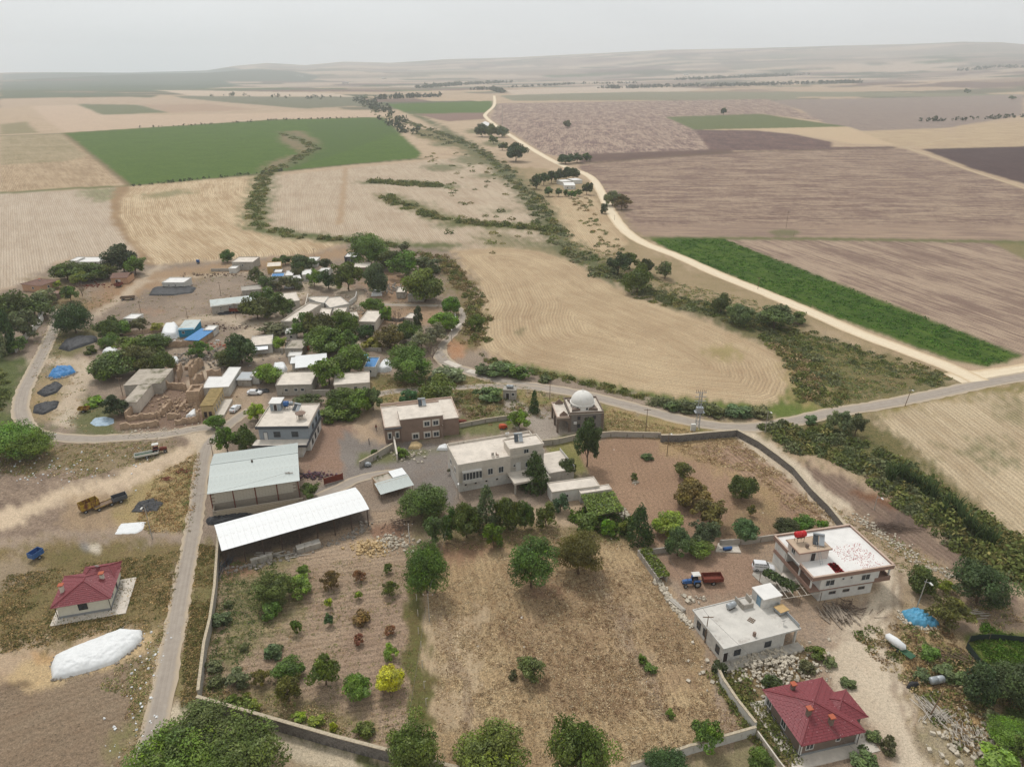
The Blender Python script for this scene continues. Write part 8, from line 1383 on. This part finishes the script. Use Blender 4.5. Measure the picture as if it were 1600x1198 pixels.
for lab, px_, py_, sx, sy, sz, m in (('orange farm machine on the lawn behind the cream house', 786, 669, 2.2, 1.4, 1.3, mat('orange_paint', S(200, 84, 40), .5)), ('grey compressor beside the crumbling wall', 575, 728, 1.6, 1.2, 1.1, M_GALV), ('red and white car like cover by the brown house', 722, 661, 2.6, 1.3, 1.1, M_RUST), ('white washing machine left of the cream house', 711, 737, .8, .8, 1.1, M_WHITE)):
    q = P(px_, py_); o = empty('farm_machine', (q.x, q.y, 0), .3, lab, 'machine'); body([(-sx/2, sy*.35, .25, sz*.7, sy*.3), (-sx*.3, sy*.5, .2, sz, sy*.45), (sx*.2, sy*.5, .2, sz*.9, sy*.4), (sx/2, sy*.35, .25, sz*.6, sy*.25)]).build('body', m, o); [wheel(o, x_, y_, .25, .15) for x_ in (-sx*.3, sx*.3) for y_ in (-sy*.5, sy*.5)]
def person(px, py, rz, label, top, leg, seat=False):
    q = P(px, py); o = empty('person', (q.x, q.y, 0), rz, label, 'person'); mb = MB(); n = 10
    def ring(z, rx, ry, x=0, y=0): return [(x+rx*math.cos(6.283*i/n), y+ry*math.sin(6.283*i/n), z) for i in range(n)]
    mb.loft([ring(.86, .17, .12), ring(1.0, .16, .115), ring(1.2, .18, .12), ring(1.4, .2, .12), ring(1.46, .12, .08), ring(1.5, .055, .055), ring(1.56, .055, .06), ring(1.6, .08, .09), ring(1.7, .085, .1), ring(1.77, .06, .07)])
    for s_ in (-1, 1):
        mb.loft([ring(1.42, .055, .055, s_*.2), ring(1.12, .042, .045, s_*.26), ring(.85, .03, .035, s_*.27, -.06), ring(.76, .025, .04, s_*.27, -.08)])
    mb.build('body', top, o, smooth=True); l = MB()
    for s_ in (-1, 1): l.loft([ring(.9, .095, .11, s_*.085), ring(.5, .06, .065, s_*.09), ring(.1, .04, .05, s_*.09), ring(.0, .05, .12, s_*.09, -.05)])
    l.build('trousers', leg, o, smooth=True); MB().loft([ring(1.66, .09, .1), ring(1.76, .09, .105), ring(1.83, .04, .05)]).build('hair', M_TYRE, o, smooth=True); return o
person(588, 672, .6, 'person in dark red clothes on the sandy ground left of the brown house', M_RUST, M_DGREY); person(577, 694, 2, 'person in dark clothes on the gravel yard below', M_DGREY, M_DOORD)

for i_, (lab, px_, py_, rx, ry, n_, m_) in enumerate((('pale clutter in the yard of the central courtyard house', 520, 470, 10, 6, 110, M_STN), ('grey clutter around the double concrete shed', 400, 462, 12, 4, 90, M_STN2), ('rusty brown clutter beside the pink hut', 140, 447, 9, 4, 90, M_RUST), ('white clutter in front of the tarpaulin tents', 275, 536, 12, 3, 110, M_TARPW), ('dark clutter behind the very dark tree', 345, 512, 12, 3, 110, M_TWIG), ('pale clutter on the roofs side of the white canopy', 455, 585, 10, 3, 90, M_STN), ('reddish brick clutter on the dirt between barn and tents', 350, 540, 8, 2.5, 70, M_BRICK), ('pale clutter under the top village trees', 500, 440, 16, 4, 120, M_STN), ('dark timber clutter near the white topped barn', 330, 430, 16, 4, 120, M_WOOD), ('pale stones along the yard of the brown house', 640, 712, 6, 3, 60, M_STN))):
    rubble(lab, px_, py_, rx, ry, n_, .45, m_, 60+i_, .3, 'yard_clutter', 'clutter')
for lab, pts, h_, m_ in (('low cream yard wall left of the pinkish courtyard house', [(450, 500), (478, 484), (482, 466)], 2.2, M_CREAM), ('white yard wall right of the stepped roofs', [(546, 478), (556, 470), (558, 462)], 2, M_WHITE2), ('grey yard wall below the long cream roof', [(440, 512), (470, 516), (476, 508)], 1.6, M_CONC), ('low wall in front of the topmost grey house', [(330, 424), (360, 424)], 1.4, M_CONC), ('white wall among the trees at the village top', [(470, 432), (500, 430), (520, 426)], 2.4, M_WHITE), ('low stone wall by the small grey hut', [(600, 500), (625, 503), (632, 500)], 1.3, M_STONE), ('grey wall beside the white flat roofed house', [(425, 548), (443, 552)], 1.8, M_CONC)):
    wall_line(lab, pts, h_, .3, m_, seg=4, jag=.05)

rubble('stones and bricks weighing down the edge of the white covered heap', 0, 0, .25, 0, 110, .3, M_STN2, 91, line=[(83, 1063), (80, 1042), (86, 1027), (108, 1016), (148, 1000), (190, 984), (223, 987), (222, 1000), (206, 1017), (180, 1037), (140, 1050), (83, 1063)])
rubble('stones weighing down the blue plastic by the dusty track', 0, 0, .4, 0, 90, .35, M_STN, 92, line=[(1468, 977), (1445, 984), (1415, 972), (1408, 957)])
rubble('stones on the bright blue plastic heap near the lane bend', 0, 0, .6, 0, 90, .4, M_STN2, 93, line=[(76, 590), (90, 592), (106, 588), (120, 582)])
junk('row of dark tyres and sticks on the white roofed barn heap', 270, 452, 26, (6, 1.6), 1.6, .12, M_TYRE, seed=31, name='scrap_pile', cat='scrap')
junk('fallen brushwood under the row of trees below the cream house', 700, 852, 30, (9, 1.2), 1.6, .04, M_TWIG, seed=32)
def herb_material():
    m = bpy.data.materials.new('herbs'); m.use_nodes = True; t = m.node_tree; b = t.nodes['Principled BSDF']; b.inputs['Roughness'].default_value = .8; b.inputs['Specular IOR Level'].default_value = .1
    a = t.nodes.new('ShaderNodeAttribute'); a.attribute_name = 'hc'; tr = t.nodes.new('ShaderNodeBsdfTranslucent'); mx = t.nodes.new('ShaderNodeMixShader'); mx.inputs[0].default_value = .2
    t.links.new(a.outputs['Color'], b.inputs['Base Color']); t.links.new(a.outputs['Color'], tr.inputs[0]); t.links.new(b.outputs[0], mx.inputs[1]); t.links.new(tr.outputs[0], mx.inputs[2]); t.links.new(mx.outputs[0], t.nodes['Material Output'].inputs[0]); return m
M_HERB = herb_material(); rs_ = np.random.RandomState(55)
def leafmass(name, label, c, rad, hh, per, size, cols, z0=0.0, up=.4):
    n = len(c)
    if not n: return
    k = per; idx = np.repeat(np.arange(n), k); d = rs_.normal(size=(n*k, 3)); d[:, 2] = np.abs(d[:, 2])*.9-.15; d /= np.linalg.norm(d, axis=1, keepdims=True)
    r = (rad[idx]*(.55+.5*rs_.rand(n*k)))[:, None]; p = d*r*np.array([1, 1, 1.0]); p[:, 2] *= (hh[idx]/rad[idx]); p[:, :2] += c[idx]; p[:, 2] += z0; p[:, 2] = np.maximum(p[:, 2], .03)
    v = leaf_quads(p, d+np.array([0, 0, up]), size[idx] if isinstance(size, np.ndarray) else size, rs_, 1.5); f = np.arange(len(v)).reshape(-1, 4)
    cols = np.array(cols); bc = cols[rs_.randint(0, len(cols), n)]*(.8+.4*rs_.rand(n, 1)); lc = bc[idx]*(.6+.8*rs_.rand(n*k, 1))
    o = link(name, np_mesh(name, v, f, M_HERB, {'hc': ('FLOAT_VECTOR', np.repeat(lc, 4, 0))})); tag(o, label, kind='stuff'); return o
def along(line, width, n):
    w_ = [P(*q) for q in line]; ls = np.array([(w_[i+1]-w_[i]).length for i in range(len(w_)-1)]); seg = rs_.choice(len(ls), n, p=ls/ls.sum()); t = rs_.rand(n); out = np.zeros((n, 2))
    for i in range(n):
        a, b = w_[seg[i]], w_[seg[i]+1]; d = (b-a).normalized(); q = a.lerp(b, t[i]); o_ = (rs_.rand()-.5)*width; out[i] = (q.x-d.y*o_, q.y+d.x*o_)
    return out
def inside(poly, n):
    w_ = [tuple(P(*q)) for q in poly]; xs = [q[0] for q in w_]; ys = [q[1] for q in w_]; m = n*6
    x = rs_.uniform(min(xs), max(xs), m); y = rs_.uniform(min(ys), max(ys), m); ok = inpoly(x, y, w_); return np.stack([x[ok], y[ok]], 1)[:n]
CG = [S(116, 124, 66), S(132, 136, 76), S(104, 116, 62), S(146, 138, 84)]; CGR = [S(122, 128, 90), S(108, 118, 78), S(134, 136, 98)]; CDRY = [S(186, 162, 122), S(168, 142, 104), S(144, 118, 86), S(196, 176, 138)]; CRUST = [S(158, 138, 98), S(146, 126, 84), S(134, 128, 76)]
def band(label, line, width, n, r, h, cols, per=40, name='scrub'):
    c = along(line, width, n); rad = r*(.6+.8*rs_.rand(n)); leafmass(name, label, c, rad, rad*h/r*(.7+.6*rs_.rand(n)), int(per*1.7), rad*.26, cols)
band('grey green reeds along the ditch left of the stubble fields', [(440, 262), (412, 275), (406, 300), (398, 330), (404, 354), (450, 366), (480, 371)], 11, 230, 2.2, 1.2, CG); band('low hedge along the top of the village', [(500, 373), (540, 376), (600, 382), (640, 388)], 6, 60, 2.0, 1.8, CG)
band('reed clumps on the track through the green field', [(440, 210), (478, 222), (490, 234), (450, 256), (420, 266)], 14, 80, 2.8, 1.6, CG)
band('oval reed bed in the middle stubble field', [(575, 284), (610, 286), (650, 290), (692, 291)], 13, 110, 2.8, 2.2, CG); band('straggling ditch vegetation across the stubble', [(600, 306), (620, 318), (650, 328), (690, 345)], 12, 80, 2.4, 1.8, CG); band('curved ditch hedge joining the stream', [(712, 346), (750, 350), (800, 354), (850, 358), (880, 364)], 8, 110, 2.3, 2.0, CG)
band('stream scrub winding from the far trees down to the road', [(620, 185), (660, 200), (700, 212), (745, 232), (775, 252), (805, 282), (835, 315), (855, 350), (878, 380), (915, 405), (955, 432), (1005, 458)], 15, 460, 2.6, 1.5, CG+CGR, 36)
band('far stream scrub patches', [(560, 150), (620, 190), (680, 215), (740, 235)], 55, 130, 4.5, 2.2, CGR, 26); band('scattered scrub in the stubble by the stream', [(700, 240), (770, 280), (740, 350), (820, 380), (880, 400)], 70, 70, 2.6, 1.6, CG, 30)
band('thick scrub on the stream bank beside the big stubble field', [(1000, 455), (1060, 470), (1130, 490), (1200, 515), (1250, 555), (1280, 600), (1285, 635)], 14, 300, 1.7, 1.0, CG+CGR, 36); band('tall dry reeds round the end of the big stubble field', [(1215, 540), (1245, 565), (1264, 595), (1264, 628)], 6, 160, 1.4, 1.4, CDRY[:2]+CG, 36)
band('scrub along the lower side of the pale dirt road', [(1000, 458), (1090, 480), (1200, 506), (1300, 543), (1400, 574), (1480, 597)], 16, 300, 1.3, .6, CG+CGR, 34); band('bushes between the pale road and the trees', [(905, 310), (925, 350), (960, 395), (1010, 425)], 14, 80, 1.5, 1.0, CG+CRUST, 34)
band('roadside thorn thicket behind the transformer', [(1020, 628), (1080, 638), (1140, 646), (1200, 647)], 5, 120, 1.4, 1.5, CGR, 44); band('bushes along the near side of the big stubble field', [(745, 556), (800, 575), (860, 588), (930, 602), (1010, 621)], 4, 150, 1.0, .8, CG, 40)
band('thick green verge between village and big stubble field', [(640, 395), (690, 405), (720, 440), (745, 470), (748, 500), (742, 540)], 9, 260, 1.5, 1.4, CG+CRUST, 40)
band('dense bush belt below the road junction', [(1215, 688), (1260, 680), (1300, 695), (1340, 710), (1390, 740), (1450, 790), (1520, 840), (1600, 900)], 15, 520, 1.6, 1.4, CG+CGR, 50); band('dark brush belt at the right edge', [(1480, 800), (1540, 840), (1600, 880), (1640, 910)], 12, 160, 1.9, 2.0, CG, 50)
band('dense green thicket left of the lane bend', [(-70, 572), (-28, 590), (-26, 620), (-40, 650)], 12, 110, 1.6, 1.0, CG, 50); band('low scrub between the brown house and the road', [(700, 628), (760, 636), (800, 650)], 16, 120, .9, .6, CG+CDRY, 30)
band('grasses on the right hand slope', [(1400, 980), (1450, 1040), (1520, 1100), (1590, 1170)], 16, 300, .9, .6, CG+CDRY, 30); band('green plants in the netted vegetable plot', [(1525, 1004), (1560, 1020), (1600, 1040), (1640, 1050)], 12, 260, .7, .5, [S(84, 116, 40), S(100, 126, 50)], 30)
band('weeds along the garden wall of the red roofed house', [(1130, 1050), (1160, 1095), (1200, 1150), (1230, 1190)], 5, 110, .9, .7, CG, 36); band('green weeds around the vine and the small trees', [(905, 800), (940, 815), (985, 825)], 7, 60, 1.2, 1.0, [S(96, 118, 46), S(84, 104, 44)], 46)
pl = []
for i, (px_, py_) in enumerate(((1392, 735), (1402, 728), (1412, 735), (1424, 742), (1434, 748), (1446, 757), (1456, 765), (1478, 780), (1490, 786), (1500, 800), (1520, 820), (1532, 828), (1545, 838), (1470, 790), (1508, 812))):
    q = P(px_, py_+18); pl.append(q)
def plume_mesh(seed):
    r = random.Random(seed); V = []; F = []; A = []
    for k in range(46):
        a = r.random()*6.28; lean_ = r.uniform(.1, .75); hh = r.uniform(2.6, 4.8); n = 6; b = len(V); wd = r.uniform(.10, .2); x0, y0 = r.gauss(0, .35), r.gauss(0, .35); c = r.uniform(.6, 1.25)
        for j in range(n+1):
            t = j/n; ro = lean_*hh*t**2.2*.75; z = hh*(t-.22*lean_*t**3); ww = wd*(1-t**2.5)+.01; px_, py_ = x0+math.cos(a)*ro, y0+math.sin(a)*ro; V += [(px_-math.sin(a)*ww, py_+math.cos(a)*ww, z), (px_+math.sin(a)*ww, py_-math.cos(a)*ww, z)]; A += [tuple(v*c for v in S(86, 104, 62))]*2
        F += [(b+2*j, b+2*j+1, b+2*j+3, b+2*j+2) for j in range(n)]
    return np_mesh('plume', np.array(V), np.array(F), M_HERB, {'hc': ('FLOAT_VECTOR', np.array(A))})
PM = [plume_mesh(i) for i in range(3)]
ordw = ('first', 'second', 'third', 'fourth', 'fifth', 'sixth', 'seventh', 'eighth', 'ninth', 'tenth', 'eleventh', 'twelfth', 'thirteenth', 'fourteenth', 'fifteenth')
for i, q in enumerate(sorted(pl, key=lambda q: -q.y)):
    o = link('giant_reed', PM[i % 3], None, (q.x, q.y, 0), (0, 0, i*1.3), (1.1, 1.1, 1.0+.1*(i % 3))); tag(o, 'windblown giant reed clump, %s from the far end of the belt' % ordw[i], 'reed', 'giant reeds beside the right hand stubble field')
def tufts(label, poly, n, r, h, cols, per=6, name='grass', size=None):
    c = inside(poly, n); k = len(c); m_ = vnoise(c[:, 0], c[:, 1], 4.5, 77)+.6*vnoise(c[:, 0], c[:, 1], 1.6, 78)+.7*rs_.rand(k); keep = m_ > 1.05; c = c[keep]; k = len(c)
    rad = r*(.5+rs_.rand(k)); leafmass(name, label, c, rad, rad*h/r*.6, int(per*1.6), rad*(size or .34), [tuple(v*1.3 for v in q_) for q_ in cols], up=1.6)
CM = [S(196, 174, 138), S(182, 158, 122), S(164, 138, 106), S(138, 114, 88), S(204, 186, 154)]
tufts('trampled straw coloured grass of the dry meadow', [(670, 930), (860, 830), (985, 850), (1075, 985), (1112, 1045), (1175, 1140), (1000, 1190), (690, 1198)], 17000, .32, .2, CM)
tufts('brown tufts of the dry meadow', [(760, 930), (960, 900), (1060, 1000), (1130, 1130), (900, 1120), (800, 1020)], 2200, .36, .24, [S(140, 112, 84), S(124, 98, 74), S(162, 134, 102)])
tufts('weeds of the orchard', [(345, 880), (430, 870), (650, 880), (665, 1130), (640, 1170), (480, 1130), (320, 1090)], 3200, .28, .16, CG+CDRY[:2], 6); tufts('green weeds at the left of the orchard', [(345, 880), (430, 870), (440, 960), (400, 1000), (340, 1090), (320, 1090)], 1500, .45, .25, [S(96, 110, 62), S(84, 100, 60), S(120, 124, 72)])
tufts('weeds along the orchard bottom wall', [(318, 1070), (420, 1085), (560, 1125), (640, 1165), (600, 1175), (318, 1098)], 900, .4, .3, CG+CDRY)
tufts('grass strip beside the asphalt lane', [(312, 850), (345, 855), (338, 940), (320, 1010), (308, 1090), (282, 1105), (292, 980)], 3000, .4, .3, [S(140, 122, 80), S(112, 110, 62), S(166, 140, 96), S(96, 96, 56)])
tufts('grass around the left bungalow', [(0, 900), (285, 860), (262, 960), (235, 1000), (180, 985), (60, 1010), (0, 1020)], 7000, .42, .28, [S(150, 126, 84), S(108, 104, 60), S(90, 92, 52), S(176, 148, 104)]); tufts('weeds on the verge below the white covered heap', [(225, 1010), (262, 965), (235, 1080), (215, 1180), (180, 1198), (205, 1090), (150, 1070)], 1400, .4, .26, CG+CDRY)
tufts('orange dry grass beside the lane', [(245, 742), (312, 705), (308, 760), (298, 830), (235, 833), (215, 810)], 1800, .5, .32, [S(180, 148, 104), S(158, 128, 90), S(120, 116, 72)]); tufts('weeds on the waste ground left of the lane', [(0, 700), (200, 690), (280, 690), (240, 720), (120, 750), (0, 740)], 2200, .45, .25, CG+CDRY)
tufts('tawny grass below the mosque', [(940, 645), (1080, 672), (1150, 678), (1040, 686), (940, 682)], 1800, .45, .35, CDRY+CG[:1]); tufts('golden grass in the reddish plot', [(1030, 686), (1150, 684), (1250, 760), (1315, 822), (1250, 812), (1180, 740), (1090, 720)], 2600, .5, .36, CDRY)
tufts('golden grass on the right slope', [(1410, 990), (1480, 1040), (1560, 1130), (1600, 1198), (1560, 1198), (1480, 1100)], 2200, .42, .4, CDRY); tufts('weeds on the right hand bank', [(1290, 785), (1420, 850), (1520, 915), (1600, 960), (1600, 1000), (1480, 960), (1400, 890)], 1300, .4, .25, CG+CDRY)
tufts('weeds behind the village houses', [(110, 590), (340, 560), (700, 560), (700, 400), (400, 420), (150, 470)], 2600, .6, .4, CG+CDRY); tufts('grass west of the village', [(60, 440), (180, 460), (140, 500), (100, 560), (190, 680), (60, 665), (50, 600)], 1600, .55, .35, CG+CDRY); tufts('grass beside the garden row', [(630, 790), (980, 830), (960, 850), (700, 860)], 1500, .35, .22, CG+CDRY)
tufts('leafy rows of the green crop field', [(1020, 376), (1130, 373), (1400, 478), (1590, 554), (1540, 573), (1300, 492), (1180, 446)], 5200, .8, .25, [S(70, 106, 36), S(84, 122, 42), S(60, 94, 36)], 6, size=.4)
def farwood(label, line, width, n, r, cols=None):
    c = along(line, width, n); g = hfun(c[:, 0], c[:, 1]); rad = r*(.6+.8*rs_.rand(n)); k = 12; idx = np.repeat(np.arange(n), k); d = rs_.normal(size=(n*k, 3)); d /= np.linalg.norm(d, axis=1, keepdims=True)
    p = d*(rad[idx]*(.5+.5*rs_.rand(n*k)))[:, None]; p[:, :2] += c[idx]; p[:, 2] += g[idx]+rad[idx]*.9; v = leaf_quads(p, d, rad[idx]*.8, rs_, 1.2); f = np.arange(len(v)).reshape(-1, 4)
    cc = np.array(cols or [S(74, 84, 62), S(86, 94, 70)])[rs_.randint(0, 2, n)]; o = link('treeline', np_mesh('treeline', v, f, M_HERB, {'hc': ('FLOAT_VECTOR', np.repeat(cc[idx], 4, 0))})); tag(o, label, kind='stuff')
farwood('far trees round the white tower', [(660, 138), (720, 133), (790, 130)], 90, 220, 7); farwood('row of far trees left of the pale road', [(730, 141), (770, 141), (785, 146)], 30, 90, 6); farwood('far tree row above the flat green field', [(590, 156), (650, 153), (690, 152)], 30, 90, 6); farwood('thin line of far trees across the plain', [(790, 138), (900, 132), (1000, 131)], 20, 110, 5)
farwood('far olive plantation on the right', [(940, 139), (1050, 136), (1150, 135), (1240, 132), (1340, 130)], 120, 480, 6); farwood('upper far olive plantation', [(1060, 126), (1150, 122), (1250, 118)], 150, 260, 7); farwood('far hillside trees at the right', [(1500, 112), (1560, 106), (1600, 107)], 80, 60, 8); farwood('scattered trees at the right edge of the plain', [(1440, 190), (1520, 188), (1600, 183)], 18, 40, 3.5); farwood('hedge on the far edge of the green field', [(215, 200), (330, 195), (430, 188), (560, 185)], 3, 60, 1.5); farwood('hedge on the near edge of the green field', [(205, 292), (300, 282), (400, 272), (445, 267)], 3, 50, 1.1)
farwood('dotted bushes in the far left plain', [(340, 150), (450, 152), (560, 156)], 160, 40, 4); farwood('clumps beside the far stream', [(560, 158), (590, 168), (620, 195), (640, 210)], 45, 70, 5)
for i, (px_, py_) in enumerate(((540, 131), (600, 124), (470, 120), (980, 131), (1072, 118), (1160, 118))):
    q = P(px_, py_); z_ = float(hfun(q.x, q.y)); o = empty('far_building', (q.x, q.y, z_), .2*i, 'pale far building speck on the plain, %s' % ('left of the white tower', 'beyond the far trees', 'near the left hills', 'beside the far plantation', 'below the right ridge', 'right of the ridge foot')[i], 'building'); MB().box(-18, -8, 0, 18, 8, 6).build('wall', M_WHITE, o); MB().box(-19, -9, 6, 19, 9, 7).build('roof', M_ROOFW, o)

tufts('low mixed scrub of the triangular meadow between the roads', [(1130, 490), (1250, 520), (1440, 575), (1490, 592), (1400, 612), (1290, 635), (1262, 590), (1200, 520)], 4200, .8, .35, CG+CGR+CDRY[1:2], 9, size=.3)
tufts('scrub meadow beside the stream trees', [(880, 372), (960, 400), (1010, 430), (1180, 470), (1200, 500), (1060, 478), (960, 440), (900, 410)], 3000, .8, .35, CG+CGR+CDRY[1:2], 9, size=.3)
tufts('weeds on the verge behind the mosque', [(590, 585), (690, 580), (800, 600), (1000, 650), (940, 660), (800, 650), (700, 640), (590, 640)], 2600, .5, .3, CG+CDRY, 8)
hb = MB().box(-16600, -16600, -260, 16600, 16600, 470)
hm = bpy.data.materials.new('air'); hm.use_nodes = True; ht = hm.node_tree; ht.nodes.clear()
vo_ = ht.nodes.new('ShaderNodeVolumePrincipled'); vo_.inputs['Color'].default_value = (.92, .955, .985, 1); vo_.inputs['Density'].default_value = HAZE; vo_.inputs['Anisotropy'].default_value = .2
oo_ = ht.nodes.new('ShaderNodeOutputMaterial'); ht.links.new(vo_.outputs[0], oo_.inputs['Volume'])
ho = hb.build('haze', hm); tag(ho, 'thin pale summer haze over the plain', kind='stuff')
